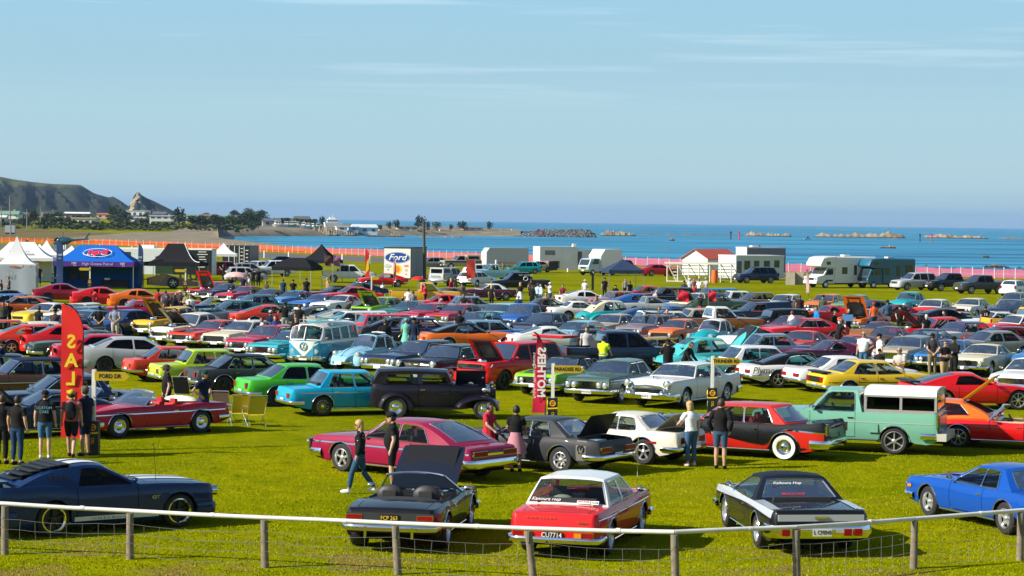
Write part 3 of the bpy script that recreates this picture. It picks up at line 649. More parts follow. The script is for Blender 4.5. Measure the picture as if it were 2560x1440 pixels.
build_style('rod','r40',L=4.0,W=1.34,H=1.60,xf=1.60,xr=-1.18,R=.37,Rf=.32,tw=.19,rtw=.06,sill=.27,arch=0,crown=.06,top=[(-2.0,.62),(-1.97,.95),(-1.88,1.12),(-.9,1.15),(.62,1.15),(.8,1.12),(1.3,1.08),(1.72,1.04),(1.80,1.0),(2.0,.95)],w=[(-2.0,.52),(-1.88,.62),(-1.3,.71),(0,.72),(.62,.66),(1.2,.48),(1.75,.34),(2.0,.30)],
            bot=[(-2,.42),(-1.6,.30),(1.0,.30),(1.4,.42),(2.0,.46)],wtop=.965,xa=.62,xc=-1.93,rf=(.44,1.47),rr=(-1.68,1.48),cbow=.07,wr=.63,bulge=.03,rbulge=.08,rcrown=.08,rw=(.2,.62,.6),tum=1.0,panes=[(-1.50,-1.46,-.50,-.50),(-.36,-.36,.48,.38)],doors=[(-.46,.54)],hood=(.72,1.70),grille=None,lights=None,tails=[],bump=None,rbump=None,plate=0,track=.72,rim='steel',seatx=-.35,trimw=0,zin=.10)
build_style('kombi','f50',side_trim=None,brights=False,L=4.28,W=1.75,H=1.90,xf=1.22,xr=-1.18,R=.33,tw=.17,sill=.32,crown=.03,fin=None,white=False,top=[(-2.14,.8),(-2.12,1.10),(-2.05,1.18),(-1,1.20),(1.5,1.20),(1.98,1.20),(2.10,1.14),(2.14,.9)],w=[(-2.14,.60),(-2.05,.76),(-1.7,.86),(1.2,.87),(1.75,.84),(2.0,.70),(2.14,.44)],wtop=.97,prof=[(0,.93),(.15,.97),(.5,1.0),(.85,.99),(1,.975)],
            xa=1.96,xc=-2.06,rf=(1.72,1.72),rr=(-1.86,1.76),rcrown=.14,wr=.70,bulge=.13,rbulge=.1,cbow=.05,rw=(.12,.8,.7),panes=[(-1.75,-1.70,-.92,-.92),(-.80,-.80,.02,.02),(.14,.14,.92,.92),(1.02,1.02,1.80,1.62)],doors=[(.98,1.74),(-.86,.08)],hood=None,boot=None,grille=None,lights=None,tails=[(.66,.75,.12,.16)],bump=('bar',.44,.14),rbump=('bar',.44,.14),rim='steel',seatx=.55,tum=1.1,arch=1.10)
build_style('pickup','sedan60',side_trim=None,L=5.2,W=1.98,H=1.78,xf=1.60,xr=-1.42,R=.37,sill=.36,crown=.03,top=[(-2.60,.8),(-2.58,1.14),(-2.5,1.17),(-.6,1.17),(0,1.17),(1.0,1.17),(2.4,1.12),(2.55,1.04),(2.60,.7)],w=[(-2.6,.93),(-2.5,.95),(-1,.97),(1,.97),(2.4,.96),(2.6,.90)],wtop=.95,prof=[(0,.92),(.2,.97),(.55,1.0),(.8,.985),(1,.965)],
            xa=.98,xc=-.52,rf=(.42,1.71),rr=(-.36,1.72),rcrown=.06,wr=.70,bulge=.12,rbulge=.03,rw=(.18,.86,.84),panes=[(-.32,-.28,.86,.46)],doors=[(-.34,.92)],hood=(1.14,2.45),boot=None,bed=(-2.48,-.62),grille=(.62,.90,.84,4,CHROME,8),lights=('single',.80,.10,.74,.05),tails=[(.87,.95,.11,.34)],bump=('bar',.52,.18),rbump=('bar',.54,.16),rim='steel',seatx=.02,plate=.6)
build_style('pickup57','pickup',L=4.8,W=1.86,top=[(-2.4,.8),(-2.38,1.06),(-2.3,1.09),(-.6,1.09),(0,1.11),(.9,1.13),(2.1,1.08),(2.32,.98),(2.40,.65)],xf=1.45,xr=-1.35,xc=-.55,rf=(.40,1.66),rr=(-.42,1.68),H=1.75,bulge=.22,bed=(-2.28,-.66),w=[(-2.4,.88),(-1,.91),(1,.91),(2.2,.90),(2.4,.82)],hood=(1.1,2.25),lights=('dual',.82,.085,.74,.05))
build_style('utility','sedan70',xc=-.62,rr=(-.42,1.30),rf=(.22,1.31),H=1.37,bed=(-2.28,-.9),boot=None,panes=[(-.36,-.32,.72,.26)],doors=[(-.38,.78)],rw=(.15,.88,.82),seatx=-.05,tails=[(.74,.68,.12,.26)])
build_style('elcamino','utility',L=5.4,W=1.95,H=1.36,xf=1.62,xr=-1.36,R=.335,top=[(-2.70,.60),(-2.66,.84),(-2.58,.90),(-1.5,.93),(-.4,.92),(1.0,.93),(2.4,.84),(2.62,.76),(2.70,.58)],w=[(-2.7,.88),(-2.5,.95),(-1.3,.97),(1.0,.95),(2.3,.93),(2.7,.86)],xa=.95,xc=-1.05,rf=(.22,1.28),rr=(-.55,1.29),bed=None,boot=(-2.58,-1.16),panes=[(-.70,-.50,.80,.26)],doors=[(-.45,.88)],hood=(1.12,2.55),rw=(.14,.9,.86),tails=[(.70,.52,.14,.14),(.50,.52,.14,.14)],rbump=('bar',.52,.20),plate=.5,seatx=-.1)
build_style('wagon','sedan60',xc=-2.22,rr=(-1.95,1.38),rf=(.24,1.37),cbow=0,rbulge=.04,panes=[(-2.06,-1.90,-1.18,-1.16),(-1.08,-1.06,-.26,-.30),(-.18,-.22,.76,.26)],boot=None,rw=(.14,.84,.88))
build_style('panelvan','sedan70',xc=-2.24,rr=(-2.10,1.46),rf=(.22,1.36),H=1.52,rbulge=.03,panes=[(-.40,-.36,.72,.26)],boot=None,doors=[(-.42,.78)],rw=(.14,.84,.88))
build_style('suv','modern',L=4.75,W=1.90,H=1.76,R=.37,sill=.30,top=[(-2.37,.62),(-2.34,.95),(-2.28,1.08),(-.2,1.08),(1.0,1.10),(2.0,1.02),(2.30,.88),(2.37,.6)],w=[(-2.37,.74),(-2.2,.88),(-1.2,.94),(1.0,.93),(2.0,.89),(2.3,.76),(2.37,.64)],xa=1.05,xc=-2.22,rf=(.35,1.66),rr=(-1.82,1.67),wr=.64,cbow=.02,rbulge=.07,rcrown=.06,bot=[(-2.37,.40),(-1.9,.32),(1.9,.32),(2.37,.36)],
            panes=[(-2.02,-1.80,-1.16,-1.12),(-1.04,-1.0,-.18,-.20),(-.10,-.12,.88,.40)],doors=[(-1.05,-.14),(-.14,.92)],hood=(1.2,2.2),boot=None,rw=(.12,.80,.86),grille=(.66,.86,.46,3,CHROME,7),lights=('flat',.84,.10,.64,-.03),tails=[(.76,.95,.16,.34)],rim='low',bump=('paint',.48,.34),rbump=('paint',.48,.32),plate=.75,seatx=-.05)
build_style('jeep','suv',H=1.74,top=[(-2.40,.62),(-2.37,.95),(-2.30,1.10),(-.2,1.10),(1.0,1.12),(2.0,1.08),(2.34,1.0),(2.40,.6)],L=4.8,grille=(.82,.96,.60,1,CHROME,7),lights=('flat',.90,.09,.72,-.03),rim='mod')
build_style('hatch','suv',L=4.2,W=1.76,H=1.48,R=.31,sill=.2,xf=1.28,xr=-1.24,top=[(-2.1,.55),(-2.08,.85),(-2.0,.98),(-.2,.95),(.9,.95),(1.75,.82),(2.03,.68),(2.1,.5)],w=[(-2.1,.66),(-1.9,.82),(-1.0,.87),(.9,.87),(1.7,.82),(2.0,.7),(2.1,.58)],xa=.98,xc=-1.96,rf=(.25,1.40),rr=(-1.50,1.40),wr=.56,bot=None,panes=[(-1.60,-1.40,-1.06,-1.02),(-.96,-.92,-.14,-.16),(-.07,-.09,.82,.30)],doors=[(-.98,-.1),(-.1,.86)],hood=(1.1,1.95),bump=('paint',.38,.26),rbump=('paint',.42,.30),grille=(.52,.64,.34,2,BLACK),lights=('flat',.66,.09,.54,-.03),tails=[(.68,.86,.14,.28)],plate=.68,seatx=-.08)
build_style('truckute','pickup',L=5.3,W=1.86,H=1.80,xf=1.62,xr=-1.50,R=.38,sill=.42,top=[(-2.65,.8),(-2.63,1.10),(-2.55,1.13),(-.9,1.13),(0,1.12),(1.1,1.14),(2.2,1.06),(2.55,.95),(2.65,.66)],w=[(-2.65,.86),(-2.5,.90),(-1,.92),(1,.92),(2.1,.90),(2.5,.78),(2.65,.66)],xa=1.22,xc=-1.02,rf=(.52,1.70),rr=(-.86,1.72),wr=.62,rw=(.18,.86,.84),panes=[(-.84,-.80,-.02,-.02),(.06,.06,1.06,.56)],doors=[(-.86,.02),(.02,1.06)],bed=(-2.5,-1.12),hood=(1.36,2.4),grille=(.72,.92,.44,3,CHROME),lights=('flat',.88,.10,.66,-.03),bump=('paint',.54,.30),rbump=('bar',.56,.16),rim='low',chrome=False,trimw=0)
build_style('conv70','muscle',roofless=True,L=4.80,W=1.88,H=1.26,xf=1.40,xr=-1.37,xa=.58,xc=-1.30,rf=(.06,1.22),rr=(-.9,1.22),boot=(-2.26,-1.50),top=[(-2.40,.58),(-2.36,.78),(-2.28,.86),(-1.2,.92),(-.4,.86),(.8,.90),(2.2,.80),(2.36,.72),(2.40,.56)],hood=(.80,2.25),seatx=-.42,w=[(-2.4,.82),(-2.1,.91),(-1.2,.94),(-.3,.91),(1.4,.93),(2.1,.90),(2.4,.82)],doors=[(-.62,.52)],nomirror=False)
build_style('roadster','conv70',L=4.3,W=1.74,xf=1.24,xr=-1.20,R=.31,top=[(-2.15,.55),(-2.12,.74),(-2.02,.80),(-1.1,.84),(-.4,.78),(.6,.82),(1.9,.76),(2.1,.66),(2.15,.52)],w=[(-2.15,.70),(-1.9,.82),(-1.1,.87),(-.3,.84),(1.2,.86),(1.9,.80),(2.15,.66)],xa=.42,xc=-1.0,rf=(-.02,1.16),rr=(-.7,1.16),boot=(-1.98,-1.2),hood=(.62,1.95),seatx=-.5,doors=[(-.6,.36)],grille=(.42,.56,.42,2,BLACK))
build_style('vette','fastback',L=4.65,W=1.78,H=1.22,xf=1.22,xr=-1.28,R=.34,sill=.18,top=[(-2.32,.56),(-2.29,.76),(-2.2,.84),(-1.3,.88),(-.5,.80),(.4,.84),(1.3,.88),(2.0,.72),(2.25,.60),(2.32,.48)],w=[(-2.32,.76),(-2.0,.88),(-1.2,.92),(-.2,.80),(1.1,.91),(1.8,.82),(2.2,.62),(2.32,.46)],xa=.22,xc=-1.75,rf=(-.36,1.15),rr=(-.82,1.15),cbow=.0,wr=.50,panes=[(-.86,-.74,.10,-.30)],doors=[(-.78,.18)],hood=(.42,1.95),boot=None,bump=('bar',.40,.08),rbump=('bar',.46,.10),grille=None,lights=None,tails=[(.6,.62,.12,.12),(.38,.62,.12,.12)],trimw=.012,seatx=-.75)
build_style('wedge','ponyfast',L=4.82,W=1.83,H=1.26,top=[(-2.41,.58),(-2.38,.82),(-2.3,.90),(-1.3,.90),(-.4,.86),(.8,.88),(2.0,.74),(2.36,.62),(2.41,.5)],w=[(-2.41,.80),(-2.1,.89),(-1.2,.91),(1.2,.90),(2.1,.85),(2.41,.74)],xa=.70,xc=-1.98,rf=(-.12,1.20),rr=(-.62,1.20),cbow=.05,bump=('paint',.42,.2),rbump=('paint',.46,.24),rw=(.08,.90,.84),panes=[(-.84,-.66,.55,-.06)],chrome=False,trimw=0,rim='low',lights=None,hood=(.9,2.2),doors=[(-.72,.64)],grille=(.44,.54,.5,1,BLACK),xf=1.42,xr=-1.24)
# separate wings for the beetle, the forties cars and the hot rods
mb=MB();fender(mb,1.20,.32,.40,.79,-.15,math.pi+.25,.50,.56,.50,.30);fender(mb,-1.20,.32,.46,.80,-.25,math.pi+.2,.56,.50,.50,.30);STY['bug']['emit']('fender',mb,PAINT,'body',2)
mb=MB()
for e in (-1,1):mb.box((0,e*.70,.27),(1.5,.18,.05))
STY['bug']['emit']('running_board',mb,BLACK,None,1)
for e in (-1,1):
    mb=MB();mb.lathe([(0,.10),(.09,.095),(.11,.06),(.115,0),(.09,-.12),(0,-.2)],12,'x',(1.52,e*.60,.70));STY['bug']['emit']('headlight',mb,[LENS],None,1)
mb=MB();fender(mb,1.42,.35,.55,.94,-.2,math.pi+.1,.62,1.15,.56,.34);fender(mb,-1.35,.35,.55,.94,-.2,math.pi+.15,.75,.72,.52,.34);STY['r40']['emit']('fender',mb,PAINT,'body',2)
mb=MB();fender(mb,1.60,.32,.38,.86,-.05,math.pi-.25,.50,.95,.46,.30);fender(mb,-1.18,.37,.58,.90,-.1,math.pi-.02,.58,.56,.52,.34)
for e in (-1,1):mb.box((.12,e*.74,.36),(1.6,.24,.05))
STY['rod']['emit']('fender',mb,PAINT,'body',2)
mb=MB();mb.box((1.86,0,.80),(.10,.50,.62),0);mb.tube([(1.9,-.27,.46),(1.9,-.27,1.06),(1.9,0,1.14),(1.9,.27,1.06),(1.9,.27,.46)],.035,6,1)
for k in range(9):mb.box((1.925,-.22+k*.055,.78),(.02,.012,.58),1)
STY['rod']['emit']('grille',mb,[BLACK,CHROME],None,2)
for e in (-1,1):
    mb=MB();mb.lathe([(0,.10),(.10,.09),(.12,.05),(.115,0),(.08,-.12),(0,-.2)],12,'x',(1.72,e*.46,.92));mb.tube([(1.68,e*.3,.8),(1.68,e*.46,.84)],.02,5);STY['rod']['emit']('headlight',mb,CHROME,None,1)
mb=MB();mb.tube([(2.12,-.6,.5),(2.12,.6,.5)],.03,6);mb.tube([(1.8,-.3,.5),(2.12,-.3,.5)],.02,5);mb.tube([(1.8,.3,.5),(2.12,.3,.5)],.02,5);STY['rod']['emit']('front_bumper',mb,CHROME,None,1)
# ---------------------------------------------------------------- ground, sea, far land
def ground_mat():
    m,t,b=bsdf('field_grass');N,K=t.nodes.new,t.links.new
    c=N('ShaderNodeTexCoord')
    def noise(s,d=4,r=.6):
        n=N('ShaderNodeTexNoise');n.inputs['Scale'].default_value=s;n.inputs['Detail'].default_value=d;n.inputs['Roughness'].default_value=r;K(c.outputs['Object'],n.inputs['Vector']);return n
    n1,n2,n3,n4=noise(.12,5),noise(1.3,6,.7),noise(14,3,.7),noise(.45,4,.6)
    def ramp(n,pts):
        r=N('ShaderNodeValToRGB');K(n.outputs['Fac'],r.inputs[0]);e=r.color_ramp.elements
        while len(e) < len(pts):e.new(.5)
        for q,(p,col) in zip(e,pts):q.position=p;q.color=(*col,1)
        return r
    r1=ramp(n2,[(.30,(.130,.152,.0012)),(.50,(.200,.213,.0016)),(.68,(.255,.262,.003)),(.80,(.31,.27,.015))])
    r3=ramp(n3,[(.25,(.62,.66,.62)),(.5,(.97,.97,.93)),(.75,(1.32,1.26,1.1))]);mu=N('ShaderNodeMix');mu.data_type='RGBA';mu.blend_type='MULTIPLY';mu.inputs['Factor'].default_value=.85;K(r1.outputs[0],mu.inputs['A']);K(r3.outputs[0],mu.inputs['B'])
    r4=ramp(n1,[(.30,(.68,.78,.7)),(.5,(.97,.98,.95)),(.68,(1.16,1.06,1.0))]);m2=N('ShaderNodeMix');m2.data_type='RGBA';m2.blend_type='MULTIPLY';m2.inputs['Factor'].default_value=1;K(mu.outputs['Result'],m2.inputs['A']);K(r4.outputs[0],m2.inputs['B'])
    n5=noise(.055,6,.7);w5=N('ShaderNodeMapRange');w5.inputs['From Min'].default_value=.54;w5.inputs['From Max'].default_value=.72;w5.inputs['To Max'].default_value=.55;K(n5.outputs['Fac'],w5.inputs['Value']);mw=N('ShaderNodeMix');mw.data_type='RGBA';K(w5.outputs[0],mw.inputs['Factor']);K(m2.outputs['Result'],mw.inputs['A']);mw.inputs['B'].default_value=(.235,.185,.02,1);m2=mw
    n6=noise(.09,5,.65);w6=N('ShaderNodeMapRange');w6.inputs['From Min'].default_value=.52;w6.inputs['From Max'].default_value=.70;w6.inputs['To Max'].default_value=.6;K(n6.outputs['Fac'],w6.inputs['Value']);mv=N('ShaderNodeMix');mv.data_type='RGBA';K(w6.outputs[0],mv.inputs['Factor']);K(m2.outputs['Result'],mv.inputs['A']);mv.inputs['B'].default_value=(.085,.125,.004,1);m2=mv
    # worn earth and dry grass in patches along the rail
    sp=N('ShaderNodeSeparateXYZ');K(c.outputs['Object'],sp.inputs[0]);d=N('ShaderNodeMapRange');d.inputs['From Min'].default_value=44.0;d.inputs['From Max'].default_value=40.5;K(sp.outputs['Y'],d.inputs['Value'])
    am=N('ShaderNodeMath');am.operation='MULTIPLY';K(d.outputs[0],am.inputs[0]);pr=N('ShaderNodeMapRange');pr.inputs['From Min'].default_value=.50;pr.inputs['From Max'].default_value=.66;K(n4.outputs['Fac'],pr.inputs['Value']);K(pr.outputs[0],am.inputs[1])
    m3=N('ShaderNodeMix');m3.data_type='RGBA';K(am.outputs[0],m3.inputs['Factor']);K(m2.outputs['Result'],m3.inputs['A']);m3.inputs['B'].default_value=(.20,.125,.045,1)
    K(m3.outputs['Result'],b.inputs['Base Color']);b.inputs['Roughness'].default_value=1;b.inputs['Specular IOR Level'].default_value=0
    bp=N('ShaderNodeBump');bp.inputs['Strength'].default_value=.6;bp.inputs['Distance'].default_value=.05;K(n3.outputs['Fac'],bp.inputs['Height']);K(bp.outputs[0],b.inputs['Normal'])
    return m
def noisy(name,cols,scale,rough=.95,bump=.5,bd=.1,detail=6,spec=.15,stretch=(1,1,1)):
    m,t,b=bsdf(name);N,K=t.nodes.new,t.links.new
    c=N('ShaderNodeTexCoord');mp_=N('ShaderNodeMapping');mp_.inputs['Scale'].default_value=stretch;K(c.outputs['Object'],mp_.inputs[0])
    n=N('ShaderNodeTexNoise');n.inputs['Scale'].default_value=scale;n.inputs['Detail'].default_value=detail;n.inputs['Roughness'].default_value=.65;K(mp_.outputs[0],n.inputs['Vector'])
    r=N('ShaderNodeValToRGB');K(n.outputs['Fac'],r.inputs[0]);e=r.color_ramp.elements
    while len(e) < len(cols):e.new(.5)
    for i,(q,col) in enumerate(zip(e,cols)):q.position=.3+.4*i/(len(cols)-1);q.color=(*col,1)
    K(r.outputs[0],b.inputs['Base Color']);b.inputs['Roughness'].default_value=rough;b.inputs['Specular IOR Level'].default_value=spec
    bp=N('ShaderNodeBump');bp.inputs['Strength'].default_value=bump;bp.inputs['Distance'].default_value=bd;K(n.outputs['Fac'],bp.inputs['Height']);K(bp.outputs[0],b.inputs['Normal']);MATS[name]=m
    return m
GRASSM=ground_mat()
GRAVEL=noisy('beach_gravel',[(.12,.10,.065),(.22,.185,.125),(.29,.25,.17)],.12);SCRUB=noisy('scrub_grass',[(.05,.06,.012),(.14,.11,.03),(.20,.14,.04)],.05)
ASPH=noisy('asphalt',[(.10,.10,.105),(.14,.14,.145)],.3);CLIFF=noisy('hill_scrub',[(.008,.013,.010),(.018,.023,.014),(.036,.034,.018)],.012,bump=1,bd=6);TURF=noisy('hill_turf',[(.05,.062,.018),(.085,.082,.03)],.01);ROCK=noisy('limestone',[(.10,.085,.06),(.26,.21,.14),(.36,.30,.20)],.22,bump=1,bd=.6);BOULD=noisy('grey_boulder',[(.07,.075,.08),(.22,.22,.215)],.5,bump=1,bd=.3)
def wet_foot(m):
    """dark weed and wet stone along the waterline"""
    t=m.node_tree;N,K=t.nodes.new,t.links.new;b=t.nodes['Principled BSDF'];src=b.inputs['Base Color'].links[0].from_socket
    c=N('ShaderNodeTexCoord');s=N('ShaderNodeSeparateXYZ');K(c.outputs['Object'],s.inputs[0]);r=N('ShaderNodeMapRange');r.inputs['From Min'].default_value=.25;r.inputs['From Max'].default_value=.75;K(s.outputs['Z'],r.inputs['Value'])
    mx=N('ShaderNodeMix');mx.data_type='RGBA';K(r.outputs[0],mx.inputs['Factor']);mx.inputs['A'].default_value=(.03,.027,.02,1);K(src,mx.inputs['B']);K(mx.outputs['Result'],b.inputs['Base Color'])
wet_foot(ROCK);SURF=mat('surf_foam',(.75,.78,.80),.8,0,.1,.3)
def rowdist(px,py,z=-2.0):return at(px,py,z).y
COAST=[(2900,709),(2600,700.5),(2300,690),(1960,679.5),(1700,668),(1343,655.5),(1000,641),(800,629),(700,613),(650,607),(600,602),(545,597.5)]
cpx=[c[0] for c in COAST][::-1];cpy=[c[1] for c in COAST][::-1]
def coast_d(px):
    if px < 545:return 2600.0
    f=at(px,float(np.interp(px,[545,800,952,1343,1700,1960,2300,2660],[590,635,641,656,668.5,680,690.5,702])),0).y+7
    return f if px > 850 else at(px,float(np.interp(px,cpx,cpy)),0).y+4
LZ=([0,500,800,880,950,1100,1500,2700],[0,0,.3,1.0,2.7,3.9,4.8,5.5])
def land_z(d):return float(np.interp(d,*LZ))
# the field and the flat land behind it: one sheet from under the camera to the shore
mb=MB();P=[];GPX=[]
for px in sorted(set(list(range(-2600,5300,100))+[520,544,545.2,570,600,625,650,675,700,750])):
    D=coast_d(px);row=[]
    dirx=at_y(px,700,1.0).x
    for t in [34,40,60,90,130,180,230]+[230+(D-230)*k/40 for k in range(1,41)]:row.append((dirx*t,t,land_z(t) if px < 700 else 0.0))
    if px < 545:row += [(dirx*(D+40),D+40,5.5)]*2
    else:row += [(dirx*(D+6),D+6,-1.2),(dirx*(D+25),D+25,-4)]
    P.append(row);GPX.append(px)
mb.grid(P,keep=lambda i,j:not (GPX[i] == 544 and j > 9))
k0,k1=P[0][0][0]/34,P[-1][0][0]/34      # the land beside the view, and the grassy bank under the camera; the unseen hillside behind is raised to darken reflections
mb.poly([(k0*34,34,0),(k0*560,560,0),(-900,560,0),(-900,34,0)]);mb.poly([(k1*250,250,0),(k1*34,34,0),(900,34,0),(900,250,0)])
BANK=[(34,0),(28,.5),(18,2.2),(8,3.9),(0,4.6),(-8,5.2),(-25,8.5),(-60,17),(-120,30),(-220,42),(-400,46)]
mb.grid([[(x,y,z+(.4*math.sin(x*.05+y*.1) if y < -5 else 0)) for y,z in BANK] for x in (-900,-500,-300,-200,-120,-80,-50,-30,-15,0,15,30,50,80,120,200,300,500,900)][::-1])
gm=mb.mesh('ground',GRASSM,60);ground=kind(obj('ground',gm),'structure')
def sheet(name,pts,m,z=.004):
    """flat sheet on the land; pts = photo pixels (near edge then far edge of each column)"""
    mb=MB();P=[]
    for px,y0,y1 in pts:
        r_=[]
        a=at(px,y0,0);bq=at(px,y1,0)
        for t in np.linspace(0,1,10):
            q=a.lerp(bq,float(t));r_.append((q.x,q.y,land_z(q.y)*1.0+z if px < 700 else z))
        P.append(r_)
    mb.grid(P);return kind(obj(name,mb.mesh(name,m,60)),'structure')
sheet('race_track',[(-300,619,609),(0,622,611),(240,627,615),(640,645,632),(952,656,644),(1343,672,659),(1700,684,671),(1960,696,684),(2300,706,694),(2700,720,706)],ASPH)
sheet('beach',[(120,603,602),(240,606,592),(330,609,585),(420,613,585),(500,617,578),(530,619,578),(543,620,579),(547,620.5,597),(560,621,600),(600,624,604),(650,626,609),(700,628.5,615),(760,631,624)],GRAVEL,.25)
sheet('dry_scrub',[(-300,598,574),(-100,599,576),(60,599.5,578),(200,603,582),(330,604,588),(430,606,594),(520,609,600)],SCRUB,.2)
# sea
def sea_mat():
    m,t,b=bsdf('sea_water');N,K=t.nodes.new,t.links.new
    c=N('ShaderNodeTexCoord')
    mp_=N('ShaderNodeMapping');mp_.inputs['Scale'].default_value=(.006,.034,1);mp_.inputs['Rotation'].default_value=(0,0,R(8));K(c.outputs['Object'],mp_.inputs[0])
    n=N('ShaderNodeTexNoise');n.inputs['Scale'].default_value=1.0;n.inputs['Detail'].default_value=7;n.inputs['Roughness'].default_value=.62;K(mp_.outputs[0],n.inputs['Vector'])
    r=N('ShaderNodeValToRGB');K(n.outputs['Fac'],r.inputs[0]);e=r.color_ramp.elements;e[0].position=.38;e[0].color=(.002,.065,.18,1);e[1].position=.62;e[1].color=(.05,.32,.49,1)
    K(r.outputs[0],b.inputs['Base Color'])
    n2=N('ShaderNodeTexNoise');n2.inputs['Scale'].default_value=.35;n2.inputs['Detail'].default_value=8;n2.inputs['Roughness'].default_value=.7;mp2=N('ShaderNodeMapping');mp2.inputs['Scale'].default_value=(.45,1.4,1);K(c.outputs['Object'],mp2.inputs[0]);K(mp2.outputs[0],n2.inputs['Vector'])
    bp=N('ShaderNodeBump');bp.inputs['Strength'].default_value=.8;bp.inputs['Distance'].default_value=.35;K(n2.outputs['Fac'],bp.inputs['Height']);K(bp.outputs[0],b.inputs['Normal'])
    b.inputs['Roughness'].default_value=.4;b.inputs['Specular IOR Level'].default_value=.06;return m
mb=MB();mb.grid([[(x,y,-2.0) for y in (100,400,800,1600,4000,12000,21000)] for x in (-21000,-12000,-3000,-800,0,800,3000,12000,21000)])
kind(obj('sea',mb.mesh('sea',sea_mat(),0)),'structure')
# headland with the harbour
mb=MB();P=[]
HL=[(470,592.5,1750),(560,592,1750),(650,591,1700),(770,590,1600),(860,589.5,1500),(960,589,1400),(1100,589,1330),(1230,590,1320),(1300,590.5,1300)]
hx,hy,hd_=[h[0] for h in HL],[h[1] for h in HL],[h[2] for h in HL]
def head_z(px,d):
    f=at(px,float(np.interp(px,hx,hy)),-2).y;return float(np.interp(d-f,[-8,0,12,40,120,400],[-3.5,-2,.2,1.6,2.4,3.0]))*float(np.interp(px,[1180,1300],[1,.45]))
for px in np.linspace(470,1300,40):
    f=at(px,float(np.interp(px,hx,hy)),-2).y;bk=float(np.interp(px,hx,hd_));dx=at_y(px,700,1).x;row=[]
    for dd in [-8,0,6,14,28,45,80,130,(bk-f)*.6,bk-f-20]:
        row.append((dx*(f+dd),f+dd,head_z(px,f+dd)+random.uniform(-.1,.15)))
    row.append((dx*bk,bk,-4));P.append(row)
mb.grid(P);kind(obj('headland',mb.mesh('headland',GRAVEL,60)),'structure')
# hills: ridge line read off the photograph, with slopes, gullies and depth
def hill(name,ridge,d0,d1,base_y,m,rough,seed,turf=0.0):
    rnd=np.random.default_rng(seed);mb=MB();P=[];xs=np.linspace(ridge[0][0],ridge[-1][0],110);rx=[r_[0] for r_ in ridge];ry=[r_[1] for r_ in ridge]
    ph=rnd.uniform(0,6,12);k=rnd.uniform(.5,3,12)
    for px in xs:
        dm=(d0+d1)/2;zt=at_y(px,float(np.interp(px,rx,ry)),dm).z;dx=at_y(px,700,1).x;row=[]
        for t in np.linspace(0,1,16):
            gully=sum(math.sin(px*.045*kk+pp)*.5 for kk,pp in zip(k[:5],ph[:5]))/5
            d=d0+(dm-d0)*(t+rough*gully*math.sin(math.pi*t));z=3+(zt-3)*(t**.8)+rough*18*math.sin(math.pi*t)*sum(math.sin(px*.09*kk+t*7*k[i]+ph[i]) for i,kk in enumerate(k[:6]))/6*min(1,(zt/60))
            row.append((dx*d,d,z))
        for t in (.35,.7,1.0):row.append((dx*(dm+(d1-dm)*t),dm+(d1-dm)*t,zt*(1-t*t)+2))
        P.append(row)
    mb.grid(P);me=mb.mesh(name,[m,TURF],50)
    o=kind(obj(name,me),'structure')
    if turf:
        top=max(v.co.z for v in me.vertices)
        for q in me.polygons:
            if q.center.z > turf:q.material_index=1
    return o
hill('hill',[(-700,420),(-400,430),(-150,432),(-60,438),(0,442),(30,448),(80,455),(130,460),(170,461),(200,462),(212,470),(235,484),(258,490),(268,494),(282,491),(300,502),(322,517),(345,530),(380,541)],2300,3300,555,CLIFF,.6,3,41)
pk=[(300,535),(318,518),(328,506),(332,492),(336,486),(341,480),(346,482),(353,488),(365,495),(382,502),(400,511),(420,521),(436,531),(452,541)]
hill('crag',pk,2150,2500,550,CLIFF,.5,9)
def limestone_face():
    mb=MB();rnd=random.Random(4);P=[]
    for t in np.linspace(0,1,12):
        y=482+t*45;xl=341-t*22+3*math.sin(t*9);xr=347+t*20+3*math.sin(t*7+1);row=[]
        for s_ in np.linspace(0,1,7):q=at_y(xl+(xr-xl)*s_,y,2300-t*90-20*math.sin(math.pi*s_)+rnd.uniform(-8,8));row.append(tuple(q))
        P.append(row)
    mb.grid(P);return kind(obj('cliff',mb.mesh('cliff',noisy('pale_cliff',[(.10,.08,.05),(.30,.24,.15),(.40,.33,.22)],.05,bump=1,bd=3),0)),'structure')
limestone_face()
# rocks and reefs in the sea
def rock_mesh(name,length,depth,height,n,seed,m):
    """one low rock: a rough height field over an oval footprint"""
    rnd=random.Random(seed);nx,ny=max(10,min(90,n*5)),8;mb=MB();P=[];ph=[rnd.uniform(0,6) for _ in range(8)]
    for i in range(nx+1):
        u=i/nx*2-1;w_=math.sqrt(max(0,1-u*u))*.9+.1*max(0,1-abs(u));row=[]
        prof=.66+.13*math.sin(u*2.9+ph[0])+.10*math.sin(u*8.1+ph[1])+.09*math.sin(u*19+ph[2])+.08*math.sin(u*43+ph[3]);prof=max(.2,prof)*(min(1,(1-abs(u))*6)**.6 if n > 12 else max(0,1-u*u)**.55)
        for j in range(ny+1):
            v=j/ny*2-1;h=prof*(1-abs(v)**1.6)*(1+.25*math.sin(u*17+v*5+ph[4]))+rnd.uniform(-.07,.07)*(1-abs(v));row.append((u*length/2+rnd.uniform(-.2,.2)*length/nx,v*w_*depth/2,h*height*1.15-.25*abs(v)*min(1,height)-.1))
        P.append(row)
    mb.grid(P);return mb.mesh(name,m,25)
def rock(px,py,wpx,hpx,label,n=6,m=None,name='rock',grp='rocks standing in the sea'):
    p=at(px,py,-2.0);s_=p.y/CAM_F
    return thing(name,label,name,p,0,grp,rock_mesh(name,wpx*s_,max(2,wpx*s_*.25),hpx*s_*1.1,n,int(px*7+py),m or ROCK))
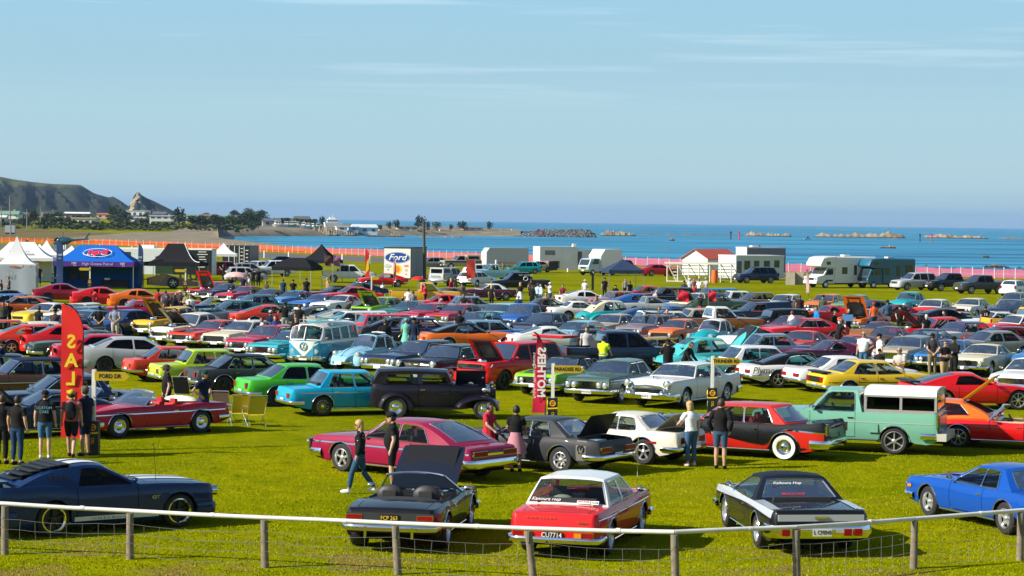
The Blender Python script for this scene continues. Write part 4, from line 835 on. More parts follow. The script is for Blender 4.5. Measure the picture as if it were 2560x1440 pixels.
rock(1680,602,16,8,'rounded brown rock with white wash, right of the breakwater',3);rock(1893,616,20,5,'low flat rock in the middle of the bay, above the white shed',3);rock(2220,621,44,8,'jagged brown rock with a low tail above the blue camper',5);rock(2466,644,20,8,'round lone rock near the right edge of the sea',3)
rock(2490,669,72,9,'long low brown rock close behind the pink netting',6);rock(2315,664,10,4,'small rock just above the silver car at the fence',2);rock(2548,669,14,4,'little rock at the far right by the netting',2);rock(1660,624,40,3,'flat dark rock shelf barely above water',5,BOULD)
rock(1700,645,26,3,'dark rock behind the red roofed hut',3,BOULD);rock(1545,590,90,12,'long pale reef joined to the end of the breakwater',14,None,'reef','pale reefs');rock(1920,591,120,9,'pale reef left of the black marker pole',14,None,'reef','pale reefs');rock(2150,594,230,11,'longest pale reef ahead of the horizon',30,None,'reef','pale reefs');rock(2390,596,165,9,'pale reef behind the pink marker pole',20,None,'reef','pale reefs');rock(2530,597,70,5,'thin dark reef at the right edge',8,BOULD,'reef','pale reefs');rock(2235,598,30,4,'small dark rock in front of the longest reef',3,BOULD);rock(1740,589,300,3,'low dark ledge between breakwater and pale reef',26,BOULD,'reef','pale reefs')
rnd=random.Random(77)
for px,y,w_ in ((1535,598,26),(1595,599,20),(1640,600.5,30),(1662,603,22),(1700,592,16),(2160,596,60),(2240,623,22),(2480,672,30),(1880,594,30),(2400,598,30)):
    mb=MB();p=at(px,y,-1.985);s_=p.y/CAM_F;n=14;top_,bot_=[],[]
    for k in range(n+1):
        u=k/n;x=(u-.5)*w_*s_;h=w_*s_*.10*math.sin(math.pi*u)*rnd.uniform(.3,1.2);top_.append((x,h,0));bot_.append((x,-h*rnd.uniform(.2,1),0))
    mb.grid([top_,bot_]);kind(obj('surf',mb.mesh('surf',SURF,0),None,p),'structure')
rock(808,589.5,84,18,'big tan rock outcrop at the harbour mouth',16,None,'outcrop','tan outcrops of the harbour');rock(876,590,34,11,'smaller tan outcrop under the white harbour shed',7,None,'outcrop','tan outcrops of the harbour');rock(988,592,50,8,'low tan outcrop below the pier posts',8,None,'outcrop','tan outcrops of the harbour');rock(940,592,50,5,'grey tan ledge between two outcrops',8,None,'outcrop','tan outcrops of the harbour');rock(1100,593.5,120,4,'dark rock ledge in front of the jetty',16,BOULD,'outcrop','tan outcrops of the harbour')
# breakwater: boulders too small to pick apart
mb=MB();rnd=random.Random(8)
for k in range(620):
    px=rnd.uniform(1297,1488);t=rnd.random();pk_=min(1,(px-1293)/40,(1495-px)/26);y=592-t*17*max(.15,pk_);q=at_y(px,y,1205+t*10);r_=rnd.uniform(.35,.85)
    M=Matrix.Translation(q)@Matrix.Rotation(rnd.uniform(0,6),4,'Z')@Matrix.Rotation(rnd.uniform(0,6),4,'X');mb.box((0,0,0),(r_*2,r_*1.5,r_*1.3),0,M,.7)
mb.box((0,0,0),(1,1,1),0,Matrix.Translation(at_y(1393,585,1213))@Matrix.Diagonal((36,5,2.6,1)))
kind(obj('breakwater_boulders',mb.mesh('breakwater_boulders',BOULD,0)),'stuff')['label']='long heap of grey boulders forming the breakwater'
for px,y0,y1,m_,lb in ((1351.5,576,592,REDT,'red marker pole standing before the breakwater'),(1827,581,599,BLACK,'black channel marker pole right of the low ledge'),(1848,581,600,REDT,'red channel marker pole beside the black one'),(2300,587,604,BLACK,'black marker pole in front of the pale reef'),(2329,587,606,REDT,'pink channel marker pole at the right reef')):
    p=at(px,y1,-2);h=(y1-y0)*p.y/CAM_F;me=MB().lathe([(.28,0),(.28,h)],8,'z',cap=True);me.box((0,0,h),(.9,.3,.9));thing('marker_pole',lb,'marker pole',p,0,'channel marker poles',me.mesh('marker_pole',m_))
# ---------------------------------------------------------------- trees
LEAF=[noisy('leaf_%s' % n_,c_,1.5,bump=0) for n_,c_ in (('dark',[(.018,.032,.012),(.045,.065,.02)]),('olive',[(.035,.042,.012),(.085,.085,.025)]),('green',[(.03,.05,.012),(.075,.10,.02)]))]
BARK=mat('bark',(.10,.075,.05),.9,0,.2,4)
def crown_mesh(seed,n,flat,mi):
    rnd=random.Random(seed);mb=MB();lobes=[(rnd.uniform(-.55,.55),rnd.uniform(-.55,.55),rnd.uniform(.35,.95),rnd.uniform(.28,.5)) for _ in range(9)]
    for k in range(n):
        lx,ly,lz,lr=rnd.choice(lobes);u=rnd.uniform(-1,1);a=rnd.uniform(0,6.283);q=math.sqrt(1-u*u);rr_=lr*rnd.uniform(.7,1.05)
        c=Vector((lx+rr_*q*math.cos(a),ly+rr_*q*math.sin(a),(lz+rr_*u)*flat+.1));M=Matrix.Translation(c)@Matrix.Rotation(rnd.uniform(0,6),4,'Z')@Matrix.Rotation(rnd.uniform(-.9,.9),4,'X');s_=rnd.uniform(.07,.15)
        mb.add([(-s_,-s_*.6,0),(s_,-s_*.5,.02),(s_*.7,s_*.6,0),(-s_*.6,s_*.7,.03)],[(0,1,2,3)],0,M)
    return mb.mesh('crown',LEAF[mi],0)
CR=[crown_mesh(20+i,330,[.8,.6,1.0,.7,.9,.65][i],[0,1,2,0,1,0][i]) for i in range(6)]
TK=MB();TK.tube([(0,0,-.3),(.03,0,.3),(0,.04,.75)],[.07,.05,.025],6);TK.tube([(.02,0,.3),(.3,.1,.7)],[.035,.015],5);TK.tube([(.02,0,.35),(-.28,-.1,.75)],[.035,.015],5);TKM=TK.mesh('trunk',BARK,60)
def tree(p,w_,h,k,label,name='tree',grp='trees of the seaside town'):
    t=thing(name,label,'tree',p,random.uniform(0,6),grp);t.scale=(w_/2,w_/2,h)
    obj('trunk',TKM,t);obj('crown',CR[k % 6],t);return t
def far_pos(px,y,head=False):
    """depth at which the land shows at that pixel row"""
    for d in np.arange(820 if not head else 1090,2400,8.0):
        z=land_z(d) if not head else head_z(px,d);p=at_y(px,y,d)
        if z >= p.z:return Vector((p.x,p.y,z))
    return at_y(px,y,1400)
rnd=random.Random(21)
LMK=[(2,'pale house at the far left'),(24,'green gabled two storey house'),(68,'grey house by the utility pole'),(124,'flat brown roofed house'),(150,'cream house among trees'),(194,'house with long white roof'),(214,'beige flat roofed house'),(262,'small pink house'),(330,'white gabled house'),(346,'long white flat house'),(408,'white two storey house'),(475,'green roofed cream house'),(520,'broad brown roof'),(558,'pale green roof'),(604,'last house of the row'),(650,'shore at the harbour')]
tw=['broad dark tree','low olive shrub','round green tree','dark wind-bent tree','tall olive tree','dense dark bush']
for i in range(165):
    px=rnd.uniform(-40,660);y=rnd.choice((574,570,566,562,558,554,551))+rnd.uniform(-2,2)
    if 372 < px < 446 and y > 552:continue
    p=far_pos(px,y);s_=p.y/CAM_F;big=rnd.random();k=rnd.randrange(6);hp=(rnd.uniform(9,20) if y < 572 else rnd.uniform(5,11))*(1.25 if px > 430 else 1)
    lm=min(LMK,key=lambda q:abs(q[0]-px));rel='left of' if px < lm[0]-9 else 'right of' if px > lm[0]+9 else ('in front of' if y > 560 else 'behind')
    tree(p,hp*s_*rnd.uniform(1.1,2.0),hp*s_,k,'%s %s the %s' % (tw[k],rel,lm[1]))
for px,y,wp,hp,k,lb in ((448,566,42,40,0,'big dark tree right of the white two storey house'),(86,556,40,36,1,'autumn brown tree beside the utility pole'),(160,566,70,28,1,'wide olive tree clump left of the beige flat house'),(285,560,40,34,2,'green tree behind the beige flat house'),(315,556,34,26,0,'dark tree under the crag'),(490,566,50,26,3,'dark spreading tree on the shore, left of two'),(540,568,44,26,0,'dark spreading tree on the shore, right of two'),(620,567,40,26,2,'green tree at the end of the town'),(805,566,22,22,0,'round dark tree beside the white ferry'),
                           (972,576,16,18,0,'small tree among the harbour posts, leftmost of three'),(990,576,22,22,0,'tree on the headland between harbour posts'),(1052,574,30,30,0,'flat topped dark tree behind the lone pole'),(1068,578,18,22,0,'dark tree right of the lone pole'),(1040,577,14,18,0,'small dark tree left of the lone pole'),(1092,577,26,16,2,'low green tree on the headland'),(1155,576,36,20,0,'wide dark tree above the jetty'),(1225,575,20,19,0,'round tree at the end of the headland'),(950,578,16,16,1,'olive tree beside the harbour shed'),(1128,578,14,14,0,'little dark tree above the jetty')):
    p=far_pos(px,y,px > 700);s_=p.y/CAM_F;tree(p,wp*s_,hp*s_,k,lb,grp='trees of the seaside town' if px < 700 else 'trees on the headland')
mb=MB();rnd=random.Random(31)      # low bushes along the shore: past counting
for k in range(5200):
    h_=k > 1700
    px=rnd.uniform(-60,640) if not h_ else rnd.uniform(470,790);y=rnd.uniform(574,583) if not h_ else rnd.uniform(570,588)
    if not h_ and rnd.random() < .35:px=rnd.uniform(180,420)
    p=at_y(px,y,(rnd.uniform(850,905) if not h_ else rnd.uniform(1110,1190)))
    p.z=(land_z(p.y) if not h_ else head_z(px,p.y))+rnd.uniform(.2,2.2 if not h_ else 3.6)
    s_=rnd.uniform(.4,1.2);M=Matrix.Translation(p)@Matrix.Rotation(rnd.uniform(0,6),4,'Z')@Matrix.Rotation(rnd.uniform(-1,1),4,'X');mb.add([(-s_,-s_*.6,0),(s_,-s_*.5,.1),(s_*.7,s_*.6,0),(-s_*.6,s_*.7,.1)],[(0,1,2,3)],rnd.randrange(3),M)
kind(obj('shore_bushes',mb.mesh('shore_bushes',LEAF,0)),'stuff')['label']='low dark bushes along the shore in front of the houses'
# ---------------------------------------------------------------- houses of the town
WINM=mat('house_window',(.03,.04,.05),.1,0,.1,coat=1);HW={k:mat('house_'+k,c,.7) for k,c in dict(white=(.72,.72,.70),cream=(.60,.52,.38),grey=(.32,.33,.34),brown=(.18,.12,.08),pink=(.55,.34,.28),green=(.16,.30,.20),slate=(.10,.11,.13),blue=(.35,.48,.58),red=(.5,.12,.06),pale=(.55,.60,.62)).items()}
def house(p,w_,d_,h,pitch,wall,roof,label,rz=0,nwin=4,storeys=1,deck=False,name='house',cat='house',grp='houses of the seaside town',chim=False):
    t=thing(name,label,cat,p,rz,grp);mb=MB();mb.box((0,0,h/2-.5),(w_,d_,h+1));obj('wall',mb.mesh('wall',HW[wall],0),t)
    mb=MB();o_=.5
    if pitch > .05:
        mb.add([(-w_/2-o_,-d_/2-o_,h),(w_/2+o_,-d_/2-o_,h),(w_/2+o_,d_/2+o_,h),(-w_/2-o_,d_/2+o_,h),(-w_/2-o_+pitch*.4,0,h+pitch),(w_/2+o_-pitch*.4,0,h+pitch)],[(0,1,5,4),(2,3,4,5),(0,4,3),(1,2,5),(3,2,1,0)])
    else:mb.box((0,0,h+.12),(w_+.8,d_+.8,.3))
    rf=obj('roof',mb.mesh('roof',HW[roof],0),t)
    if chim:obj('chimney',MB().box((w_*.22,.3,h+pitch),(.7,.7,1.4)).mesh('chimney',HW['grey'],0),rf)
    for s_ in range(storeys):
        zc=(s_+.55)*h/storeys
        for k in range(nwin):
            x=-w_/2+(k+.5)*w_/nwin+random.uniform(-.2,.2);ww=min(w_/nwin*.6,1.9);hh=h/storeys*.42
            mb=MB();mb.box((x,-d_/2-.03,zc),(ww+.16,.1,hh+.16));wf_=obj('window',mb.mesh('window',HW['white'],0),t);mb=MB();mb.box((x,-d_/2-.06,zc),(ww,.1,hh));obj('pane',mb.mesh('pane',WINM,0),wf_)
    if deck:
        mb=MB();mb.box((0,-d_/2-.9,h/2),(w_*.9,1.8,.25));mb.box((0,-d_/2-1.75,h/2+.55),(w_*.9,.08,.9));obj('balcony',mb.mesh('balcony',HW['white'],0),t)
    return t
for px,y,wp,hp,pit,wl,rf,st_,lb in (
    (24,558,54,22,8,'white','green',2,'two storey house with green gable roof at the left edge'),(2,560,30,16,5,'pale','white',1,'pale house with white roof at the far left'),(68,552,40,16,5,'grey','slate',1,'grey house with dark roof behind the utility pole'),(124,548,36,20,0,'grey','brown',1,'flat brown roofed house left of the white roof'),(194,548,62,14,4,'brown','white',1,'brown house with long low white roof'),(214,566,60,20,0,'cream','cream',1,'beige flat roofed house with big front window'),(262,546,34,10,3,'pink','red',1,'small pink house with reddish roof'),(346,545,58,18,0,'white','pale',1,'long white flat house under the crag'),(408,566,64,26,0,'white','pale',2,'white two storey house with balcony and carport'),(330,553,28,10,5,'white','slate',1,'white gabled house left of the two storey house'),(352,560,26,14,4,'white','grey',1,'small white house under the two storey house'),(475,548,26,9,4,'cream','green',1,'cream house with green roof behind dark trees'),(520,552,44,12,4,'cream','brown',1,'cream house with broad brown roof'),(558,551,44,10,3,'white','green',1,'white house with pale green roof'),(604,553,38,11,4,'white','slate',1,'white house with dark roof at the end of the row'),(400,545,34,10,6,'brown','slate',1,'dark roofed house behind the white two storey house'),(150,556,30,11,4,'cream','grey',1,'cream house half hidden behind olive trees'),(456,556,26,10,4,'white','grey',1,'white cottage beside the big dark tree')):
    p=far_pos(px,y);s_=p.y/CAM_F;house(p,wp*s_,8,hp*s_,pit*s_,wl,rf,lb,R(random.uniform(-6,6)),max(2,wp//13),st_,st_ == 2,chim=hp > 15)
for px,y,wp,hp,pit,wl,rf,st_,lb in ((678,566,44,14,6,'grey','slate',1,'dark roofed harbour building left of the boats'),(754,562,40,15,7,'cream','slate',1,'harbour office with a dark hipped roof and mast'),(910,585,62,14,8,'white','pale',1,'white harbour shed with pale grey roof'),(1016,576,50,8,2,'cream','brown',1,'low tan building between headland trees'),(1180,576,50,6,2,'cream','brown',1,'low tan building near the end of the headland'),(882,582,24,10,0,'blue','blue',1,'small blue grey container below the white shed'),(853,577,26,9,0,'white','white',1,'white truck body parked beside the ferry')):
    p=far_pos(px,y,True);s_=p.y/CAM_F;house(p,wp*s_,8,hp*s_,pit*s_,wl,rf,lb,R(10),max(1,wp//16),st_,False,'shed' if px != 853 else 'box_truck','building','buildings of the harbour')
# boats
def boat(px,y,wp,hp,label,cab=True,mast=True,hull='white'):
    p=far_pos(px,y,True);s_=p.y/CAM_F;L_=wp*s_;t=thing('boat',label,'boat',p,R(random.uniform(-25,25)),'boats on the hard at the harbour')
    mb=MB();mb.grid([[(-L_/2,-1.1,1.4),(-L_/2,-.5,.3),(-L_/2,.5,.3),(-L_/2,1.1,1.4)],[(0,-1.4,1.5),(0,-.6,.1),(0,.6,.1),(0,1.4,1.5)],[(L_/2,-.1,1.9),(L_/2*.85,0,.4),(L_/2*.85,0,.4),(L_/2,.1,1.9)]]);mb.add([(-L_/2,-1.1,1.4),(0,-1.4,1.5),(L_/2,0,1.9),(0,1.4,1.5),(-L_/2,1.1,1.4)],[(0,1,2,3,4)]);obj('hull',mb.mesh('hull',HW[hull],40),t)
    if cab:mb=MB();mb.box((-L_*.05,0,2.2),(L_*.4,1.8,1.6),0,None,.85);mb.box((-L_*.05,0,2.5),(L_*.41,1.85,.5),1,None,.97);obj('cabin',mb.mesh('cabin',[HW['white'],WINM],0),t)
    if mast:obj('mast',MB().tube([(0,0,1.4),(0,0,hp*s_)],.07,5).mesh('mast',HW['pale']),t)
ORD=['first','second','third','fourth','fifth','sixth','seventh','eighth','ninth','tenth','eleventh','twelfth','thirteenth','fourteenth','fifteenth','sixteenth','seventeenth','eighteenth']
bl=['white','blue','green','grey'];rnd=random.Random(5);BX=sorted((700,716,730,746,760,772,784,796,690,722,738))
for i,(px,y) in enumerate(((700,572),(716,570),(730,573),(746,575),(760,574),(772,577),(784,576),(796,575),(690,570),(722,576),(738,569))):
    boat(px,y,rnd.uniform(16,26),rnd.uniform(16,24),'%s hulled fishing boat on the hard, %s boat from the left' % (['white','blue','pale green','grey'][i % 4],ORD[BX.index(px)]),True,i % 2 == 0,bl[i % 4])
p=far_pos(832,571,True);s_=p.y/CAM_F;t=thing('ferry','white tall ferry with several decks on the harbour slip','boat',p,R(12))
mb=MB();mb.box((0,0,8*s_),(40*s_,5,12*s_),0,None,1.1);obj('hull',mb.mesh('hull',HW['white'],0),t);mb=MB();mb.box((-2*s_,0,18*s_),(26*s_,4,8*s_),0,None,.9);mb.box((-2*s_,0,18*s_),(26.5*s_,4.1,3*s_),1,None,.97);obj('upper_deck',mb.mesh('upper_deck',[HW['white'],WINM],0),t);mb=MB();mb.box((-2*s_,0,24.5*s_),(16*s_,3,5*s_),0,None,.8);mb.tube([(0,0,26*s_),(0,0,34*s_)],.12,5);obj('bridge',mb.mesh('bridge',HW['white'],0),t)
POSTW=mat('pier_post_white',(.85,.86,.86),.6)
for i in range(14):
    px=949+i*25.5+random.uniform(-3,3);p=at(px,588.5-.4*(i % 3),-2);thing('pier_post','%s white mooring post from the left along the harbour pier' % ORD[i],'post',p,0,'white mooring posts of the pier',MB().lathe([(.42,0),(.42,15*p.y/CAM_F)],7,'z',cap=True).mesh('pier_post',POSTW))
p=at(1108,586.5,-2);t=thing('jetty','brown wooden jetty on close set piles','jetty',p);WOODD=mat('dark_wood',(.12,.085,.055),.9);obj('deck',MB().box((0,0,2.2),(16,3,.5)).mesh('deck',WOODD),t)
for k in range(12):obj('pile',MB().lathe([(.22,-1),(.22,2.1)],6,'z',(-7.5+k*1.36,-1.2,0)).mesh('pile',WOODD),t)
p=at(1163,588,-2);mb=MB();mb.box((0,0,1),(70,3,2.6));thing('quay_wall','long grey quay wall behind the mooring posts','wall',at(1190,586,-2),0,None,mb.mesh('quay_wall',BOULD,0))
for px,y,c_,lb in ((1252,586,'red','small boat with yellow cover moored at the quay'),(1275,586,'white','small white boat moored at the end of the quay')):
    p=at(px,y,-2);t=thing('small_boat',lb,'boat',p);mb=MB();mb.grid([[(-2.4,-.8,.8),(-2.4,0,0),(-2.4,.8,.8)],[(0,-1,.9),(0,0,-.1),(0,1,.9)],[(2.6,0,1.2),(2.3,0,.2),(2.6,0,1.2)]]);obj('hull',mb.mesh('hull',YELLOWT if c_ == 'red' else WHITE,40),t);obj('cabin',MB().box((0,0,1.2),(1.8,1.2,1),0,None,.8).mesh('cabin',WHITE,0),t)
p=at(2019,599,-2);t=thing('motor_boat','tiny white motor boat under way on the sea','boat',p);mb=MB();mb.grid([[(-2.2,-.8,.7),(-2.2,0,-.1),(-2.2,.8,.7)],[(0,-.9,.8),(0,0,-.1),(0,.9,.8)],[(2.4,0,1.1),(2.1,0,.2),(2.4,0,1.1)]]);obj('hull',mb.mesh('hull',WHITE,40),t);obj('cabin',MB().box((0,0,1.2),(1.6,1.2,1.1),0,None,.8).mesh('cabin',WINM,0),t)

def number_alike(cat):
    """things of one kind that read alike get their place in the row from the left"""
    d={}
    for o in S.objects:
        if o.get('category') == cat and not o.parent:d.setdefault(o['label'],[]).append(o)
    for lb,os_ in d.items():
        if len(os_) > 1:
            for k,o in enumerate(sorted(os_,key=lambda q:pix(q.location)[0])):o['label']='%s, %s from left' % (lb,ORD[k])
number_alike('tree')
# ---------------------------------------------------------------- the cars on the field
def lk(style,px,py,hd):
    """ground position of a car whose roof centre shows at a photo pixel"""
    p=STY[style]['p'];q=at(px,py,p['H']-.01);xr=(p['rf'][0]+p['rr'][0])/2;a=R(hd)
    return (q.x-math.cos(a)*xr,q.y-math.sin(a)*xr,0)
def lw(style,which,px,py,hd):
    """ground position of a car one of whose wheels touches the grass at a photo pixel; which = fl fr rl rr"""
    p=STY[style]['p'];q=at(px,py,0);a=R(hd);x=p['xf'] if which[0] == 'f' else p['xr'];y=(STY[style]['fn']['wf'](x)-.03)*(1 if which[1] == 'l' else -1)
    return (q.x-(math.cos(a)*x-math.sin(a)*y),q.y-(math.sin(a)*x+math.cos(a)*y),0)
C=dict(black=(.006,.006,.007),navy=(.008,.018,.055),dblue=(.010,.05,.19),blue=(.01,.09,.36),mblue=(.02,.16,.44),sky=(.0,.33,.56),pale=(.22,.48,.62),teal=(.005,.32,.37),dteal=(.008,.10,.11),aqua=(.06,.42,.44),mint=(.16,.46,.34),green=(.05,.42,.015),lime=(.42,.60,.005),bee=(.22,.52,.005),olive=(.10,.13,.03),dgreen=(.025,.05,.03),sage=(.12,.24,.12),
         red=(.62,.007,.009),ored=(.60,.035,.008),orange=(.72,.14,.005),dorange=(.55,.085,.006),maroon=(.17,.004,.016),crimson=(.42,.004,.028),wine=(.27,.004,.022),plum=(.09,.01,.04),magenta=(.50,.003,.06),brown=(.10,.045,.022),bronze=(.26,.10,.012),gold=(.34,.20,.012),yellow=(.70,.47,.006),amber=(.68,.36,.006),cream=(.66,.58,.40),ivory=(.70,.65,.52),beige=(.42,.35,.25),white=(.74,.74,.72),silver=(.42,.44,.46),grey=(.20,.21,.22),slate=(.13,.23,.33),char=(.04,.042,.047),mauve=(.20,.16,.18),purple=(.04,.012,.11),pink=(.55,.2,.25))
G={1:'show cars parked in rows on the grass'}
MOV=[];FIX=[]
def K(style,px,py,hd,col,label,cat='car',**o):
    loc=lk(style,px,py,hd);d=loc[1]
    o.setdefault('lod',0 if d < 80 else 1 if d < 235 else 1)
    for k in ('roof','hood','boot'):
        if isinstance(o.get(k),str):o[k]=C[o[k]]
    o.setdefault('group',G[1])
    r_=car(style,loc,hd,C[col],label,cat,**o);MOV.append(r_);return r_
def Wc(style,which,px,py,hd,col,label,cat='car',**o):
    loc=lw(style,which,px,py,hd);o.setdefault('lod',0 if loc[1] < 100 else 1)
    for k in ('roof','hood','boot'):
        if isinstance(o.get(k),str):o[k]=C[o[k]]
    o.setdefault('group',G[1])
    return car(style,loc,hd,C[col],label,cat,**o)
A,B=20,240
# --- left half, upper rows
K('modcoupe',25,724,18,'black','black coupe with rear wing, nose hidden by people at the left edge',dark=True)
K('sedan60',30,735,200,'mblue','blue sedan roof showing behind the burnt orange coupe');K('monaro',57,739,200,'dorange','burnt orange two door coupe facing left near the left edge')
K('modcoupe',155,708,14,'wine','dark red modern fastback coupe under the white and blue tents',dark=True);K('modcoupe',252,717,14,'red','bright red modern coupe below the petrol tent',dark=True)
o=K('modcoupe',347,722,14,'orange','orange modern coupe with black side stripes',dark=True)
for z in (.86,.92):overlay(o,'modcoupe','stripe',BLACKT,-.2,1.0,z,z+.03,.008)
K('sedan60',428,731,195,'crimson','crimson saloon hidden behind the standing group, roof showing');K('roadster',372,747,200,'crimson','low crimson open car left of the standing group',seat=SEATM)
K('muscle',548,704,B,'red','red coupe with its bonnet raised high behind the navy one',hood_up=65);K('fastback',568,709,B,'navy','navy coupe with round lamps beside the raised red bonnet')
o=K('fastback',618,715,B,'crimson','crimson coupe with a bonnet scoop right of the navy one');obj('bonnet_scoop',MB().box((1.5,0,.93),(.7,.5,.14),0,None,.8).mesh('bonnet_scoop',PAINT,30),o,col=C['wine'])
K('conv70',520,746,205,'navy','navy open car with raked windscreen right of the standing group');K('conv70',515,762,30,'slate','slate blue open car in front of the navy open car')
K('sedan60',602,751,205,'dteal','very dark green saloon beside the red coupe');K('fastback',672,762,20,'ored','bright red fastback showing its tail, three people at its nose')
K('modcoupe',128,756,B,'yellow','yellow modern coupe facing the camera at the left',roof='white',dark=True);K('fairlane',212,757,B,'ivory','ivory saloon with wide grille behind two men',dark=False)
K('fairlane',285,768,B,'slate','slate blue saloon with chrome grille between the white saloon and the yellow hot rod');K('modcoupe',228,774,B,'slate','slate blue modern coupe right of the red sale flag',dark=True);K('modern',290,772,B,'dblue','dark blue car behind the two men in shorts',dark=True)
o=K('r40',399,764,B,'amber','yellow forties truck with its bonnet raised',hood_up=48,cat='truck')
K('r40',500,781,B,'ivory','cream thirties sedan with side bonnets opened like wings',hood_up=38)
o=K('muscle',540,799,B,'ored','orange red coupe with black bonnet stripe facing left');deck_stripe(o,'muscle','stripe',1.0,2.3,-.38,.38,C['black'],.012)
K('sedan70',622,800,B,'cream','cream saloon with four lamps and white roof',roof='ivory');K('sedan60',690,812,B,'crimson','crimson saloon with chrome grille in front of the cream saloon',hood='crimson')
K('torana',18,799,A,'ored','orange red car cut by the left edge');K('monaro',85,810,A,'ored','orange red coupe behind the white sedan at the left edge')
Wc('modern','rr',53,884,18,'ivory','white eighties sedan with big wheel at the left edge',dark=True,rim='low')
o=Wc('modern','rr',120,893,16,'red','red sedan with a tall rear wing behind the sale flag',dark=True);obj('rear_wing',MB().box((-2.2,0,1.22),(.34,1.6,.05)).box((-2.2,.7,1.12),(.25,.05,.2)).box((-2.2,-.7,1.12),(.25,.05,.2)).mesh('rear_wing',PAINT,30),o,col=C['red'])
K('modern',262,834,18,'crimson','crimson sedan roof showing behind the silver sedan',dark=True);K('fastback',238,825,200,'dgreen','dark green car in shade behind the silver sedan')
Wc('modern','rr',263,933,18,'silver','silver sedan with dark windows and black wheels',dark=True,rim='black')
Wc('torana','rr',386,956,24,'ored','orange sedan with five spoke wheels and chrome rear bumper',rim='mod')
Wc('sedan60','rr',470,973,24,'lime','lime yellow sixties saloon with blue wheels',rim='dish')
Wc('sedan70','rr',560,987,24,'char','charcoal grey seventies saloon with chrome wheels',roof='black',rim='mod',paintm=MATTE)
K('f50',90,893,205,'brown','dark brown fifties sedan facing left behind the engine bay',white=False,roof='navy');K('sedan60',208,942,205,'navy','navy car behind the sale flag and the white striped coupe');K('muscle',12,884,200,'navy','navy coupe at the left edge behind a man in black')
o=K('ponyfast',112,968,208,'navy','navy coupe with raised flag lined bonnet and white stripes',hood_up=46)
for y in (-.28,.12):deck_stripe(o,'ponyfast','stripe',1.9,2.26,y,y+.18,C['white'])
o=K('roadster',268,962,208,'navy','navy open sports car with silver windscreen frame and white stripes');
for y in (-.3,.1):deck_stripe(o,'roadster','stripe',-1.9,-1.25,y,y+.2,C['white'],.012)
o=Wc('conv70','fl',300,1096,222,'crimson','crimson open tourer with white folded hood beside lawn chairs',seat=SEATR,rim='steel',lod=0)
TOP=mat('folded_top',(.72,.68,.58),.8);mb=MB();mb.ell((-1.25,0,.93),(.36,.72,.12),14,8);obj('folded_top',mb.mesh('folded_top',TOP,60),o);overlay(o,'conv70','side_trim',CHROME,-2.2,2.2,.66,.685,.012);overlay(o,'conv70','sill_trim',CHROME,-.85,.85,.225,.26,.012)
# --- middle
K('fastback',675,722,B,'dblue','dark blue coupe, leftmost of the three blue cars behind the red fastback');K('muscle',742,726,B,'mblue','blue coupe with pale bonnet, middle of the three blue cars',hood='slate');K('ponyfast',806,735,B,'blue','bright blue coupe, rightmost of the three blue cars')
K('pony',858,737,B,'white','white coupe with sun strip on its windscreen, man leaning over it');K('sedan70',962,742,B,'bee','lime green car with its bonnet wide open',hood_up=52,hood='lime')
K('muscle',848,714,205,'maroon','maroon coupe with black roof behind the red one',roof='black');K('monaro',905,717,200,'red','red coupe roof left of the yellow pickup');K('fastback',898,706,205,'navy','navy coupe with a raised purple boot lid',boot_up=45)
K('pickup',1046,705,5,'amber','yellow pickup truck with a long bed','pickup',seat=SEATM);o=K('ponyfast',968,683,195,'red','red fastback with door open on the grass before the white container')
K('muscle',1230,709,200,'plum','plum coloured coupe with a white vinyl roof',roof='white');K('modcoupe',1112,735,195,'red','red modern coupe with black windows in front of the yellow pickup',dark=True);K('sedan60',1182,740,14,'slate','slate blue sedan roof behind two people')
K('muscle',1032,752,B,'dteal','black green coupe with green glass right of the lime car');K('fairlane',1082,757,B,'crimson','crimson saloon, left of the two crimson saloons');K('fairlane',1172,760,B,'crimson','crimson saloon, right of the two crimson saloons',hood='crimson')
K('f50',1248,757,B,'teal','teal fifties car with light blue roof',roof='pale');K('pickup57',1312,758,B,'blue','blue fifties pickup with chrome twin lamps','pickup')
o=K('fastback',850,773,18,'silver','silver grey fastback with round badge on its rear pillar');K('fastback',790,764,16,'char','charcoal coupe with chrome window frames behind the surf van')
K('wagon',908,777,200,'aqua','aqua station wagon with white roof beyond the surfboards',roof='white');K('wagon',966,785,20,'red','red station wagon behind the pale blue van');K('fastback',1002,794,18,'black','black fastback with red tail lamps behind two people');K('sedan60',1062,796,16,'navy','navy sedan behind the orange coupe with black roof')
K('fastback',1152,803,16,'orange','orange fastback with black vinyl roof',roof='black');K('impala',1258,801,16,'blue','blue finned coupe with silver roof',roof='slate');K('ponyfast',1362,814,16,'white','white fastback with louvred rear quarter')
K('fairlane',752,824,B,'teal','teal saloon with chrome grille left of the surf van',lod=0)
K('impala',1068,850,232,'navy','navy saloon with broad chrome grille behind the hot rod',lod=0,rim='steel',white=True,plate=PLATEW);o=K('f50',1138,860,B,'black','black fifties saloon with a gold chevron on its bonnet',lod=0)
mb=MB();z_=STY['f50']['fn']['top'](2.44)-.10;mb.add([(2.60,-.34,z_+.10),(2.60,0,z_-.02),(2.60,.34,z_+.10),(2.60,.34,z_+.05),(2.60,0,z_-.08),(2.60,-.34,z_+.05)],[(0,1,4,5),(1,2,3,4)]);obj('emblem',mb.mesh('emblem',mat('gold_metal',(.8,.5,.1),.2,1),0),o)
o=Wc('jeep','fl',1262,975,230,'red','red four wheel drive with bonnet and tailgate open','suv',hood_up=52,lod=0,dark=True,hood='red',plate=PLATEW)
